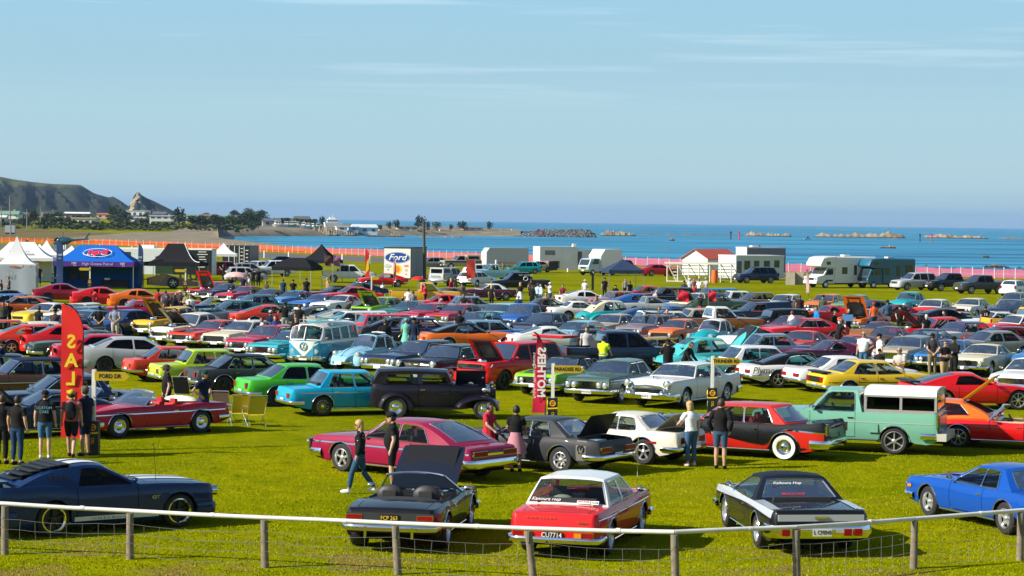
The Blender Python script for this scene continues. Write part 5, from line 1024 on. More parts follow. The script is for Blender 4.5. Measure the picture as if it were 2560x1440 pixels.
mb=MB();mb.box((-2.62,0,1.86),(1.0,1.5,.08),0,Matrix.Identity(4));mb.box((-2.65,0,1.81),(.8,1.3,.05),1);tg=obj('tailgate',mb.mesh('tailgate',[PAINT,BLACK],30),o,col=C['red'])
Wc('sedan70','rr',693,1017,24,'green','metallic green sedan with large dark spoked wheels',rim='mod',dark=True,lod=0)
Wc('sedan60','rr',807,1041,22,'sky','sky blue saloon with wire style wheels',rim='lace',lod=0)
# --- right of the middle
K('f50',1402,782,B,'navy','navy fifties car behind the man in grey shirt',white=False);K('sedan70',1508,783,B,'beige','beige saloon with black roof stripe facing left');K('wagon',1640,786,B,'mauve','mauve grey wagon with a surfboard on its roof');K('torana',1702,797,B,'orange','orange sedan with flat bonnet facing left')
K('bug',1788,797,B,'teal','teal small round car with white roof',roof='white');K('r40',1752,840,20,'aqua','aqua forties coupe with its bonnet and door open',hood_up=48,hood='aqua');K('f50',1900,865,16,'aqua','aqua fifties car with white roof behind the street sign',roof='white',white=False)
K('monaro',1634,842,18,'gold','gold coupe with dark rear window and black tail stripe');K('truckute',1558,827,16,'navy','navy utility with canopy behind the man in yellow vest','ute',dark=True);K('rod',1505,822,16,'black','black round backed hot rod behind the yellow vest',white=False)
K('modcoupe',1465,726,16,'white','white modern coupe with dark windows below the straw hat man',dark=True);K('impala',1545,727,16,'mauve','mauve brown coupe with red seats',seat=SEATR);K('muscle',1350,745,16,'char','charcoal coupe with red interior behind the blue pickup',seat=SEATR)
K('pony',1440,752,16,'white','white coupe with orange seats',seat=SEATO);K('r40',1530,750,20,'teal','teal forties car with cream roof',roof='cream');K('utility',1622,740,14,'silver','silver coupe utility with grey cab','ute',roof='grey');K('fastback',1640,735,18,'blue','blue coupe behind the silver utility')
K('muscle',1618,714,205,'red','red coupe with white roof under the blue gazebo');K('wagon',1690,718,200,'black','black wagon beside the red coupe',dark=True);K('wagon',1800,720,205,'mblue','blue grey wagon behind the raised silver lid');K('sedan60',1690,731,B,'cream','cream saloon with raised silver bonnet',hood_up=40,hood='silver');K('r40',1792,731,8,'dgreen','dark green forties sedan facing right')
K('sedan60',1842,727,14,'brown','brown saloon with white roof behind the dark green sedan',roof='white');K('sedan60',1900,731,200,'brown','dark brown saloon at the end of the rear row');K('f50',1760,771,14,'black','black fifties coupe with tan roof',roof='beige');K('pickup',1852,766,14,'bronze','rust brown pickup with white cab roof','pickup',roof='white')
K('fastback',1602,768,20,'dblue','dark blue fastback under a surfboard car');K('wagon',1642,776,16,'white','white wagon with a black surfboard on top');K('utility',1680,764,16,'blue','blue utility bed behind the red flag','ute');K('vette',1876,818,B,'white','white sports coupe with black roof left of the red striped coupe',roof='black');K('sedan70',1400,800,B,'pale','light blue sedan roof behind the white fastback')
o=Wc('muscle','fl',1422,990,243,'bee','lime green coupe with black bonnet behind the pink red flag',roof='black',lod=0);deck_stripe(o,'muscle','stripe',1.0,2.3,-.55,.55,C['black'],.012)
o=Wc('fairlane','fl',1555,1008,244,'sage','metallic green saloon with wide chrome grille and four lamps',lod=0);[setattr(q,'color',(.055,.11,.085,1)) for q in o.children if q.name.split('.')[0] in ('body','door','hood','boot_lid','roof')];overlay(o,'fairlane','side_trim',CHROME,-2.4,2.4,.80,.825,.012)
# --- right half
o=K('fastback',2012,826,B,'ored','orange red coupe with bonnet scoop facing left',rim='mod');obj('bonnet_scoop',MB().box((1.3,0,.93),(.6,.4,.12),0,None,.8).mesh('bonnet_scoop',PAINT,30),o,col=C['ored'])
K('vette',2142,838,B,'magenta','magenta sports car with curved wings');K('fairlane',2258,838,B,'beige','beige grey saloon behind the men in white shirts',roof='grey');o=K('fastback',2388,849,B,'mblue','blue coupe with black bonnet behind the group of men',hood='black');obj('bonnet_scoop',MB().box((1.5,0,.95),(.6,.5,.14),0,None,.8).mesh('bonnet_scoop',BLACK,30),o)
K('pony',2508,861,B,'cream','cream coupe with black open grille at the right edge',lod=0);K('impala',2592,893,B,'white','white finned saloon cut by the right edge',lod=0)
o=K('fastback',1985,880,14,'white','white coupe with black roof and a maker name on its flank',roof='black',lod=0);f_=STY['fastback']['fn'];text('lettering','Plymouth',.36,o,(-1.75,-f_['sy'](-1.7,.68)-.012,.68),(R(90),0,0),BLACKT,shear=.25,sx=1.0)
K('muscle',2086,887,16,'white','white two door hardtop showing its tail',lod=0,roof='white');o=K('sedan70',2165,899,15,'yellow','yellow saloon with black tail panel and rear spoiler',lod=0);obj('rear_spoiler',MB().box((-2.2,0,.97),(.3,1.5,.05)).box((-2.2,.5,.93),(.2,.05,.08)).box((-2.2,-.5,.93),(.2,.05,.08)).mesh('rear_spoiler',BLACK,30),o);obj('tail_panel',MB().box((-2.385,0,.70),(.03,1.1,.2)).mesh('tail_panel',BLACK,30),o);overlay(o,'sedan70','stripe',BLACKT,-2.2,2.2,.60,.63,.009)
o=K('wedge',2402,930,8,'red','red wedge shaped coupe with dark spoiler',dark=True,lod=0);obj('rear_spoiler',MB().box((-2.28,0,.97),(.35,1.7,.06)).mesh('rear_spoiler',BLACK,30),o)
K('modern',2522,815,16,'maroon','maroon sedan with sloping tail at the right edge');K('f50',2412,803,215,'white','white fifties coupe with purple roof',roof='purple',white=False);K('vette',2162,802,B,'bronze','bronze coupe with black roof and open bonnet',roof='maroon');K('r40',2305,790,195,'red','red forties coupe with open bonnet',hood_up=40,hood='red')
K('monaro',2055,793,200,'red','red coupe behind the man in blue jacket');K('vette',2055,763,205,'red','red low sports coupe below the green saloon');K('rod',1985,773,200,'black','black hot rod with white wall tyres',white=True);o=K('muscle',2165,772,B,'orange','orange coupe with its bonnet tipped straight up',hood_up=62,hood='orange');K('modcoupe',2360,771,14,'black','black coupe left of the white coupe',dark=True);K('monaro',2492,779,205,'white','white coupe behind the man in black shirt')
o=K('pickup',2592,770,8,'amber','yellow pickup bed at the right edge','pickup');K('sedan60',2340,748,B,'red','red saloon with white roof in the rear row',roof='white');K('impala',2432,745,B,'ivory','cream saloon with wide flat bonnet');K('sedan60',2532,749,B,'navy','navy saloon with dark roof at the right edge of the rear rows');K('r40',2275,729,B,'teal','teal forties sedan in the rear row');K('sedan60',2135,737,B,'sage','sage green saloon in the rear row');K('sedan60',2062,735,B,'orange','orange saloon in the rear row');K('sedan60',1985,736,B,'beige','beige saloon with white roof in the rear row',roof='white')
K('panelvan',1945,752,200,'navy','navy panel van behind two men in black','van');K('fastback',2185,750,205,'navy','navy coupe with low roof before the teal sedan');K('muscle',2242,761,200,'maroon','dark maroon coupe behind the raised orange bonnet',seat=SEATR);K('hatch',2542,730,B,'grey','grey hatchback with dark rear at the right edge');K('sedan70',2555,850,B,'mblue','blue sedan cut by the right edge');K('f50',2545,784,210,'red','red and white fifties car at the right edge',roof='white');K('vette',2110,850,205,'plum','plum sports car behind the white roofed aqua car')
o=K('roadster',2548,1010,160,'red','red open sports car with cream seats at the right edge',seat=mat('cream_seat',(.6,.5,.36),.6),lod=0,rim='low')
# --- rows nobody names: gaps filled where roofs and bonnets show between their neighbours
for st_,px,py,hd,cl,lb in (('sedan60',655,737,205,'dteal','dark teal saloon between red fastback and the left blue coupe'),('muscle',1125,719,200,'brown','brown coupe behind the yellow pickup cab'),('sedan60',1205,778,B,'char','charcoal saloon behind the blue finned coupe'),('muscle',1948,790,B,'maroon','maroon coupe behind the round teal car'),('sedan60',1935,835,205,'slate','slate sedan behind the white sports coupe'),('torana',2225,815,B,'brown','brown sedan behind the magenta sports car'),('sedan70',2480,826,205,'grey','grey saloon between purple roof and maroon sedan'),('muscle',2330,822,B,'navy','navy coupe behind the beige grey saloon'),('sedan60',168,786,B,'char','charcoal saloon beside the sale flag'),):
    K(st_,px,py,hd,cl,lb)
# --- everyday cars parked along the fence
G[1]='everyday cars parked by the fence'
for st_,px,py,hd,cl,lb,ct in (('suv',552,653,200,'maroon','maroon four wheel drive beside the small white tent','suv'),('hatch',608,657,15,'grey','grey hatchback behind the silver one','car'),('hatch',598,667,15,'silver','silver blue hatchback left of the black gazebo','car'),('hatch',648,652,B,'white','white hatchback behind the black gazebo','car'),('suv',702,651,200,'white','white people carrier behind the black gazebos','suv'),('modern',704,640,200,'black','black sedan alone on the track edge','car'),
                               ('hatch',1092,643,200,'grey','grey hatchback right of the lone pole','car'),('hatch',1192,660,20,'white','white hatchback behind the silver utility','car'),('wagon',1180,679,60,'white','white wagon right of the silver utility','car'),('hatch',1320,654,200,'teal','teal hatchback left of the box trailer','car'),('modern',1342,652,215,'white','white sedan in front of the silver box body','car'),('suv',1552,649,205,'char','dark grey four wheel drive right of the light truck','suv'),('modern',1640,660,25,'red','red sedan beside the white hut','car'),('suv',1905,667,200,'navy','navy and beige four wheel drive before the concrete blocks','suv'),('suv',2302,681,205,'silver','silver four wheel drive right of the blue camper','suv'),('truckute',2378,682,205,'black','black double cab utility right of the silver four wheel drive','ute'),('truckute',2455,687,205,'char','dark grey double cab utility with bull bar','ute'),('hatch',2532,700,60,'white','white hatchback at the right end of the fence line','car')):
    K(st_,px,py,hd,cl,lb,ct,dark=True,lod=1)
o=K('truckute',868,661,5,'white','white single utility behind the gazebos','ute',dark=True)
o=K('pickup',1148,638,200,'beige','beige and navy pickup with canopy behind the white sedan','pickup',dark=True,hood='beige');mb=MB();mb.box((-1.55,0,1.48),(1.86,1.6,.62),0,None,.92);mb.box((-1.55,0,1.48),(1.4,1.64,.34),1,None,.95);obj('canopy',mb.mesh('canopy',[PAINT,DGLASS],20),o,col=C['beige']);overlay(o,'pickup','stripe',mat('navy_paint',(.01,.015,.05),.3),-2.5,2.4,.84,1.04,.009)
o=K('truckute',1122,668,62,'silver','silver utility with canopy showing its tailgate','ute',dark=True,plate=PLATEW);mb=MB();mb.box((-1.8,0,1.45),(1.5,1.56,.66),0,None,.92);mb.box((-1.8,0,1.46),(1.1,1.6,.36),1,None,.95);mb.box((-2.52,0,1.45),(.05,1.2,.4),1);obj('canopy',mb.mesh('canopy',[PAINT,DGLASS],20),o,col=C['silver']);text('lettering','TOYOTA',.26,o,(-2.67,0,.92),(R(90),0,R(-90)),BLACKT)
o=K('truckute',1300,680,195,'black','black show pickup with white club lettering on its roof side','pickup',dark=True);text('lettering','TOY WORKS',.22,o,(-.45,.90,1.52),(R(90),0,R(180)),WHITET);obj('logo_ring',MB().tube([(-.45+.2*math.cos(2*math.pi*k/16),.91,1.22+.17*math.sin(2*math.pi*k/16)) for k in range(16)],.03,4,close=True).mesh('logo_ring',WHITET,0),o)
o=K('pickup',1232,660,200,'pale','pale blue flatbed truck with a wooden frame load','truck');mb=MB()
for x in (-2.3,-1.5,-.8):
    for y in (-.8,.8):mb.box((x,y,1.5),(.08,.08,.9))
for z in (1.5,1.9):
    for y in (-.8,.8):mb.box((-1.55,y,z),(1.7,.05,.12))
obj('wooden_rack',mb.mesh('wooden_rack',mat('raw_timber',(.45,.28,.12),.8),0),o)
# --- nobody parks inside another car: nudge the ones placed by their roofs until the bodies clear each other
def nudge(rounds=14,gap=.18):
    foot={}
    for o in MOV+FIX:
        v=[q.co for q in child(o,'body')[0].data.vertices];foot[o]=(min(p.x for p in v),max(p.x for p in v),min(p.y for p in v),max(p.y for p in v))
    def cor(o):
        a=o.rotation_euler.z;c,s=math.cos(a),math.sin(a);x0,x1,y0,y1=foot[o];return [Vector((o.location.x+x*c-y*s,o.location.y+x*s+y*c)) for x,y in ((x0,y0),(x1,y0),(x1,y1),(x0,y1))]
    for _ in range(rounds):
        n=0;al=MOV+FIX
        for i,a in enumerate(al):
            for b in al[i+1:]:
                if (a.location-b.location).length > 6.5 or (a in FIX and b in FIX):continue
                A,B_=cor(a),cor(b);best=None
                for P in (A,B_):
                    for k in range(4):
                        e=P[(k+1) % 4]-P[k];nn=Vector((-e.y,e.x)).normalized();pa=[p.dot(nn) for p in A];pb=[p.dot(nn) for p in B_];d=min(max(pa),max(pb))-max(min(pa),min(pb))
                        if best is None or d < best[0]:best=(d,nn if sum(pb) > sum(pa) else -nn)
                if best[0] > -gap:
                    n += 1;s_=(best[0]+gap)*.55;v=Vector((best[1].x,best[1].y,0))*s_
                    if a in FIX:b.location += v*1.6
                    elif b in FIX:a.location -= v*1.6
                    else:b.location += v;a.location -= v
        if not n:break
nudge()
# ---------------------------------------------------------------- the cars in front, each with its own details
G[1]='show cars nearest the rail'
build_style('fastmod','modcoupe',L=4.78,W=1.88,H=1.39,xf=1.56,xr=-1.16,R=.345,top=[(-2.39,.60),(-2.36,.88),(-2.26,1.04),(-1.5,1.06),(-.4,.97),(.85,.98),(1.9,.93),(2.30,.85),(2.36,.80),(2.39,.60)],w=[(-2.39,.80),(-2.3,.88),(-1.9,.93),(-1.2,.945),(-.1,.91),(1.3,.94),(2.0,.91),(2.34,.84),(2.39,.74)],xa=.70,xc=-1.84,rf=(-.02,1.31),rr=(-.70,1.31),panes=[(-.62,-.46,.56,.0)],doors=[(-.66,.64)],hood=(.92,2.24),boot=(-2.3,-1.92),grille=(.58,.80,.56,3,BLACK),lights=('single',.70,.09,.72,.0))
BL=(.004,.024,.092)
o=Wc('fastmod','rr',135,1343,35,'dblue','dark blue fastback with white roof stripes and rear window louvres behind the rail',rim='mod',dark=True)
for q in o.children:
    if q.name.split('.')[0] in ('body','door','hood','boot_lid','roof','front_bumper','rear_bumper','mirror'):q.color=(*BL,1)
WS=(.70,.72,.74)
hd_=child(o,'hood')[0]
for y in (-.36,.08):
    deck_stripe(o,'fastmod','stripe',.93,2.23,y,y+.28,WS,.008);deck_stripe(o,'fastmod','stripe',-.72,-.0,y,y+.28,WS,.012,where='roof');deck_stripe(o,'fastmod','stripe',-2.28,-1.94,y,y+.28,WS,.008)
f_=STY['fastmod']['fn']
for k in range(6):
    t=k/5;x=-.80-.92*t;z=f_['zline'](x)+.05;mb=MB();mb.box((0,0,0),(.24,1.12-.05*k,.018),0,Matrix.Translation((x,0,z+.02))@Matrix.Rotation(R(-3),4,'Y'));mb.box((x+.10,0,z-.0),(.02,1.1-.05*k,.06));obj('louvre_slat',mb.mesh('louvre_slat',BLACK,0),o)
for k in range(4):
    for e in (1,-1):
        x=-1.16+k*.11;z=1.13;mb=MB();mb.box((0,0,0),(.03,.03,.20-.02*k),0,Matrix.Translation((x,e*(f_['gy'](x,z)+.012),z-.01*(3-k)))@Matrix.Rotation(R(-20),4,'Y'));obj('quarter_louvre',mb.mesh('quarter_louvre',BLACK,0),o)
overlay(o,'fastmod','rocker_stripe',WHITE,-.72,1.10,.27,.36,.008)
for e in (-1,):text('lettering','M U S T A N G',.085,o,(.03,e*(f_['sy'](0,.31)+.012),.318),(R(90),0,0),BLACKT,sx=1.35);text('badge','GT',.10,o,(1.02,e*(f_['sy'](1.0,.66)+.012),.66),(R(90),0,0),CHROME,sx=1.4)
obj('rear_spoiler',MB().box((-2.2,0,1.11),(.28,1.6,.045)).box((-2.2,.6,1.07),(.2,.05,.08)).box((-2.2,-.6,1.07),(.2,.05,.08)).mesh('rear_spoiler',PAINT,30),o,col=BL)
for w_ in child(o,'wheel'):
    rr=.345*.72;l_=MB();l_.lathe([(rr*1.0,.112),(rr*1.03,.118),(rr*.93,.121),(rr*.86,.10)],24,'y');obj('rim_lip',l_.mesh('rim_lip',CHROME,40),w_)
obj('antenna',MB().tube([(1.1,-.75,.97),(1.05,-.75,1.75)],.006,4).mesh('antenna',BLACK),o)
# black open car with raised bonnet
build_style('lowconv','conv70',tails=[(.68,.70,.30,.085)],plate=.70,rbump=('bar',.50,.12),rtw=.06)
o=Wc('lowconv','rr',1117,1371,81,'black','black open car with raised bonnet and yellow lettered plate behind the rail',hood_up=34,plate=PLATEK,rim='dish',hood=(.012,.016,.03),rot=None)
text('lettering','FCP 263',.105,o,(-2.447,0,.69),(R(90),0,R(-90)),YELLOWT,sx=.9)
obj('tail_panel',MB().box((-2.402,0,.70),(.02,1.66,.16)).mesh('tail_panel',mat('tail_grey',(.03,.032,.035),.5),0),o)
for e in (-1,1):
    for yy in (.36,):
        mb=MB();mb.ell((0,0,0),(.09,.27,.20),12,8,0,Matrix.Translation((-.68,e*.36,.92)));obj('head_rest',mb.mesh('head_rest',SEATM,60),o)
    mb=MB();mb.box((-2.47,e*.45,.42),(.04,.05,.22));obj('bumper_guard',mb.mesh('bumper_guard',CHROME,0),o)
mb=MB();mb.ell((-1.22,0,.88),(.22,.72,.07),14,7);obj('folded_top',mb.mesh('folded_top',SEATM,60),o)
# red saloon with white roof
build_style('valiant','sedan60',rbump=('bar',.385,.11),rw=(.10,.93,.92),panes=[(-1.16,-.94,-.26,-.30),(-.20,-.24,.74,.25)],tails=[(.60,.485,.34,.10)],plate=.485)
o=Wc('valiant','rr',1528,1387,74,'red','red sixties saloon with white roof and black plate behind the rail',roof='white',plate=PLATEK,rim='dish')
text('lettering','CU7714',.13,o,(-2.447,.02,.475),(R(90),0,R(-90)),WHITET,sx=.9);text('lettering','C H R Y S L E R',.055,o,(-2.395,.25,.79),(R(90),0,R(-90)),CHROME,sx=1.6);text('badge','Valiant',.075,o,(-2.395,-.56,.72),(R(90),0,R(-90)),CHROME,shear=.3)
f_=STY['valiant']['fn']
for e in (-1,1):mb=MB();mb.box((-2.43,e*.48,.485),(.03,.14,.09));obj('indicator',mb.mesh('indicator',AMBL,0),o)
def on_rear(style,o,y,t,body,size,m,shear=0,sx=1,nm='lettering',plate=None):
    """lettering lying on the rear window, t = 0 at its top"""
    st=STY[style];p=st['p'];(x0,z0),(x1,z1)=p['rr'],(p['xc'],st['fn']['zsh'](p['xc']));hw=st['fn']['gy'](x0+(x1-x0)*t,z0+(z1-z0)*t);s_=y/hw
    x=x0+(x1-x0)*t-p['rbulge']-.03;z=z0+(z1-z0)*t+p.get('cbow',0)*math.sin(math.pi*t)+.03*(1-t);a=math.atan2(z0-z1,x0-x1)
    if plate:obj('sticker',MB().box((0,0,0),(plate[0],plate[1],.004)).mesh('sticker',plate[2],0),o,(x,y,z),(a,0,R(-90)))
    return text(nm,body,size,o,(x-.008,y,z+.004),(a,0,R(-90)),m,shear=shear,sx=sx)
on_rear('valiant',o,.40,.78,'Kaikoura Hop',.10,WHITET,.3);on_rear('valiant',o,-.34,.82,'HOT ROD',.05,REDT,0,1,'lettering',(.26,.09,WHITE));on_rear('valiant',o,-.56,.84,'CLUB',.05,BLACKT,0,1,'lettering',(.15,.08,WHITE))
obj('rear_shelf_toy',MB().ell((-1.25,.12,1.0),(.12,.22,.10),10,7).mesh('rear_shelf_toy',mat('plush',(.45,.42,.36),.95),60),o);obj('antenna',MB().tube([(1.5,-.70,.9),(1.48,-.72,2.0)],.006,4).mesh('antenna',CHROME),o)
obj('tow_bar',MB().tube([(-2.2,.1,.32),(-2.5,.1,.34)],.03,5).mesh('tow_bar',BLACK),o)
obj('red_blind',MB().poly([(-.72,-.60,1.02),(-.32,-.60,1.02),(-.34,-.52,1.32),(-.70,-.52,1.32)]).mesh('red_blind',REDT,0),o)
# black and silver coupe utility
build_style('coupeute','elcamino',tails=[],rbump=('bar',.50,.24))
o=Wc('coupeute','rl',1889,1370,97,'black','black and silver coupe utility with lettered rear window behind the rail',boot='black',roof=(.008,.012,.022),rim='dish',plate=PLATEW,hood=(.40,.43,.47))
SIL=(.40,.43,.47);f_=STY['coupeute']['fn']
q=overlay(o,'coupeute','silver_side',PAINT,-2.55,2.5,lambda x:.74+.05*math.sin((x+2.5)/5*math.pi*1.4),lambda x:f_['zsh'](x)-.008,.007,n=40);q.color=(*SIL,1)
for k,(y0,y1) in enumerate(((.73,.96),(-.96,-.73))):deck_stripe(o,'coupeute','silver_rail',-2.5,-1.1,y0,y1 if k else .92,SIL,.008) if k == 0 else deck_stripe(o,'coupeute','silver_rail',-2.5,-1.1,-.92,y1,SIL,.008)
mb=MB();mb.box((-2.695,0,.76),(.05,1.66,.12));obj('tailgate',mb.mesh('tailgate',PAINT,30),o,col=SIL);obj('tailgate_handle',MB().box((-2.73,0,.77),(.03,.26,.035)).mesh('tailgate_handle',CHROME,0),o);text('badge','El Camino',.06,o,(-2.715,-.62,.66),(R(90),0,R(-90)),CHROME,shear=.3)
obj('number_plate',MB().box((-2.815,0,.50),(.012,.36,.14)).mesh('number_plate',PLATEW,0),o);text('lettering','L CMIN0',.115,o,(-2.825,.0,.50),(R(90),0,R(-90)),BLACKT,sx=.8);on_rear('coupeute',o,.20,.28,'Kaikoura Hop',.10,WHITET,.3);on_rear('coupeute',o,.12,.72,'BEACH HOP',.085,REDT)
for y in (.70,.50,-.50,-.70):mb=MB();mb.box((-2.79,y,.50),(.05,.15,.13));obj('tail_light',mb.mesh('tail_light',REDL,0),o)
mb=MB();mb.box((-2.79,-.36,.52),(.02,.16,.06));obj('emblem',mb.mesh('emblem',LENS,0),o)
for k in range(7):obj('cover_snap',MB().ell((-2.52,-.75+k*.25,.915),(.015,.015,.012),6,4).mesh('cover_snap',CHROME),o)
# blue coupe at the right
o=Wc('muscle','fl',2318,1292,112,'blue','bright blue coupe with wide chrome wheels at the right end of the rail',rim='dish',lod=0,paintm=None);[setattr(q,'color',(.002,.062,.34,1)) for q in o.children if q.name.split('.')[0] in ('body','door','hood','boot_lid','roof')]
overlay(o,'muscle','sill_trim',CHROME,-.95,1.1,.24,.275,.012);text('badge','396',.06,o,(1.25,STY['muscle']['fn']['sy'](1.25,.60)+.012,.60),(R(90),0,R(180)),CHROME);mb=MB();mb.box((2.2,.94,.62),(.14,.02,.06));obj('side_marker',mb.mesh('side_marker',AMBL,0),o)
deck_stripe(o,'muscle','bonnet_bulge',1.1,2.1,-.30,.30,(.002,.045,.25),.03)
# second row
G[1]='show cars in the second row facing away'
build_style('bigfast','impala',side_trim=None,xc=-2.05,rr=(-.80,1.33),cbow=.05,rw=(.08,.88,.74),boot=(-2.5,-2.1),panes=[(-1.30,-1.02,-.34,-.30),(-.26,-.22,.78,.32)],fin=None)
o=Wc('bigfast','fl',852,1179,141,'crimson','maroon red long fastback with chrome side strip beside the walking couple',rim='five',plate=PLATEW);[setattr(q,'color',(.27,.003,.042,1)) for q in o.children if q.name.split('.')[0] in ('body','door','hood','boot_lid','roof')]
overlay(o,'bigfast','side_trim',CHROME,-2.58,2.55,.70,.735,.012,n=30);overlay(o,'bigfast','sill_trim',CHROME,-1.0,1.0,.225,.26,.012);text('lettering','SSCH66',.10,o,(-2.70,0,.49),(R(90),0,R(-90)),BLACKT,sx=.8)
mb=MB();mb.box((-2.66,0,.70),(.02,1.7,.05));obj('tail_trim',mb.mesh('tail_trim',CHROME,0),o)
o=Wc('muscle','rl',1399,1184,146,'char','charcoal coupe with raised boot lid and silver tail band',paintm=MATTE,rim='slot',boot_up=62,boot=(.012,.012,.013),roof=None);f_=STY['muscle']['fn'];q=overlay(o,'muscle','tail_band',PAINT,-2.12,-1.84,.36,lambda x:f_['zsh'](x)-.01,.007);q.color=(.16,.16,.14,1)
mb=MB()
for e in (-1,1):
    pts=[(-.05,0,-.085),(-.085,0,-.03),(-.08,0,.04),(-.045,0,.075),(0,0,.05),(.045,0,.075),(.08,0,.04),(.085,0,-.03),(.05,0,-.085)]
    mb.tube([(-1.98+p[0],e*(f_['sy'](-1.98,.66)+.012),.66+p[2]) for p in pts],.02,5);mb.tube([(-1.98,e*(f_['sy'](-1.98,.66)+.012),.64),(-1.98,e*(f_['sy'](-1.98,.66)+.012),.71)],.02,5)
obj('emblem',mb.mesh('emblem',BLACKT,40),o);text('lettering','MOPAR',.04,o,(-1.98,f_['sy'](-1.98,.54)+.012,.545),(R(90),0,R(180)),BLACKT)
obj('boot_well',MB().box((-2.05,0,.62),(.6,1.4,.3)).mesh('boot_well',UNDER,0),o);obj('cool_box',MB().box((-2.05,.3,.80),(.3,.45,.12)).mesh('cool_box',mat('pale_blue_plastic',(.4,.55,.65),.5),0),o)
o=Wc('pony','rl',1606,1162,147,'cream','cream white coupe with raised boot lid and woman leaning beside it',rim='five',boot_up=42);[setattr(q,'color',(.72,.68,.56,1)) for q in o.children if q.name.split('.')[0] in ('body','door','hood','roof')]
mb=MB();mb.box((-1.6,.885,.60),(.26,.03,.06));obj('side_marker',mb.mesh('side_marker',REDL,0),o);obj('boot_well',MB().box((-1.9,0,.62),(.6,1.3,.3)).mesh('boot_well',UNDER,0),o)
build_style('f55','f50',side_trim=None,L=5.3,H=1.46,rf=(.36,1.385),xf=1.60,xr=-1.48,top=[(-2.65,.62),(-2.61,.84),(-2.52,.94),(-1.6,.99),(0,1.0),(1.0,1.03),(2.2,1.0),(2.58,.90),(2.65,.62)],fin=[(-2.65,.16),(-2.4,.10),(-1.6,.02),(-1.2,0),(1.6,0),(2.65,.01)],w=[(-2.65,.88),(-2.4,.95),(-1.2,.97),(1.0,.96),(2.2,.96),(2.5,.92),(2.65,.86)],boot=(-2.5,-1.66),hood=(1.15,2.5),rr=(-1.0,1.39),rbulge=.34,xc=-1.50,panes=[(-1.14,-.92,-.34,-.30),(-.30,-.26,.84,.43)],rbump=('bar',.46,.22))
o=Wc('f55','rl',1959,1151,155,'black','black and red fifties hardtop with red roof and white wall tyres',roof=(.56,.016,.01),lod=0,seat=SEATR,rim='steel',white=True);f_=STY['f55']['fn']
def sweep(x):return float(np.interp(x,[-2.65,-2.0,-1.48,-.95,-.5,.2,1.0,2.65],[.74,.78,.80,.36,.42,.56,.66,.74]))
q=overlay(o,'f55','red_side',PAINT,-2.58,2.5,.235,sweep,.006,n=48);q.color=(.56,.016,.01,1);overlay(o,'f55','sweep_trim',CHROME,-2.6,2.5,lambda x:sweep(x)-.0,lambda x:sweep(x)+.035,.011,n=48);text('badge','Special',.09,o,(.5,f_['sy'](.5,.80)+.012,.80),(R(90),0,R(180)),CHROME,shear=.3)
# mint pickup with canopy
o=Wc('pickup','rl',2234,1137,162,'mint','mint green pickup with white roofed canopy and chrome wheels','pickup',rim='chrome20',lod=0,name='pickup_truck',seat=SEATM,bed=None) if False else Wc('pickup','rl',2234,1137,162,'mint','mint green pickup with white roofed canopy and chrome wheels','pickup',rim='chrome20',lod=0,name='pickup_truck');[setattr(q,'color',(.17,.42,.31,1)) for q in o.children if q.name.split('.')[0] in ('body','door','hood','roof')]
mb=MB();mb.box((-1.55,0,1.17),(1.92,1.82,.06));c_=obj('canopy',mb.mesh('canopy',mat('canopy_frame',(.30,.30,.28),.4),0),o)
mb=MB();P=[]
for x in (-2.56,-.58):
    P.append([(x,-.90,1.62),(x,-.86,1.76),(x,-.5,1.83),(x,0,1.85),(x,.5,1.83),(x,.86,1.76),(x,.90,1.62)])
mb.grid(P);mb.poly([(-.58,q[1],q[2]) for q in P[0]]);mb.poly([(-2.56,q[1],q[2]) for q in P[0]]);obj('canopy_roof',mb.mesh('canopy_roof',WHITE,50),c_)
for e in (-1,1):
    for x0,x1 in ((-2.50,-1.62),(-1.56,-.66)):mb=MB();mb.box(((x0+x1)/2,e*.89,1.40),(x1-x0,.02,.40));obj('canopy_window',mb.mesh('canopy_window',DGLASS,0),c_)
    mb=MB()
    for x in (-2.54,-1.59,-.61):mb.box((x,e*.893,1.40),(.07,.035,.44))
    mb.box((-1.57,e*.893,1.21),(1.95,.03,.05));mb.box((-1.57,e*.893,1.605),(1.95,.03,.05));obj('canopy_rail',mb.mesh('canopy_rail',MATS['canopy_frame'],0),c_)
mb=MB();mb.poly([(-2.575,-.78,1.22),(-2.575,.78,1.22),(-2.575,.76,1.74),(-2.575,-.76,1.74)]);obj('canopy_window',mb.mesh('canopy_window',GLASS,0),c_);mb=MB();mb.tube([(-2.57,-.86,1.2),(-2.57,.86,1.2),(-2.57,.82,1.78),(-2.57,-.82,1.78)],.035,5,close=True);obj('canopy_rail',mb.mesh('canopy_rail',MATS['canopy_frame'],0),c_)
overlay(o,'pickup','moulding',mat('worn_strip',(.30,.42,.36),.5),-2.5,2.3,.86,.89,.008);mb=MB();mb.box((-.85,.99,.72),(.26,.012,.24));obj('fuel_flap',mb.mesh('fuel_flap',PAINT,0),o,col=(.16,.40,.30));mb=MB();mb.box((-2.63,0,.86),(.04,1.6,.40));obj('tailgate',mb.mesh('tailgate',PAINT,0),o,col=(.15,.36,.27));mb=MB();mb.box((-2.72,0,.52),(.26,1.9,.2));obj('step_bumper',mb.mesh('step_bumper',mat('dull_white',(.5,.48,.42),.5),0),o)
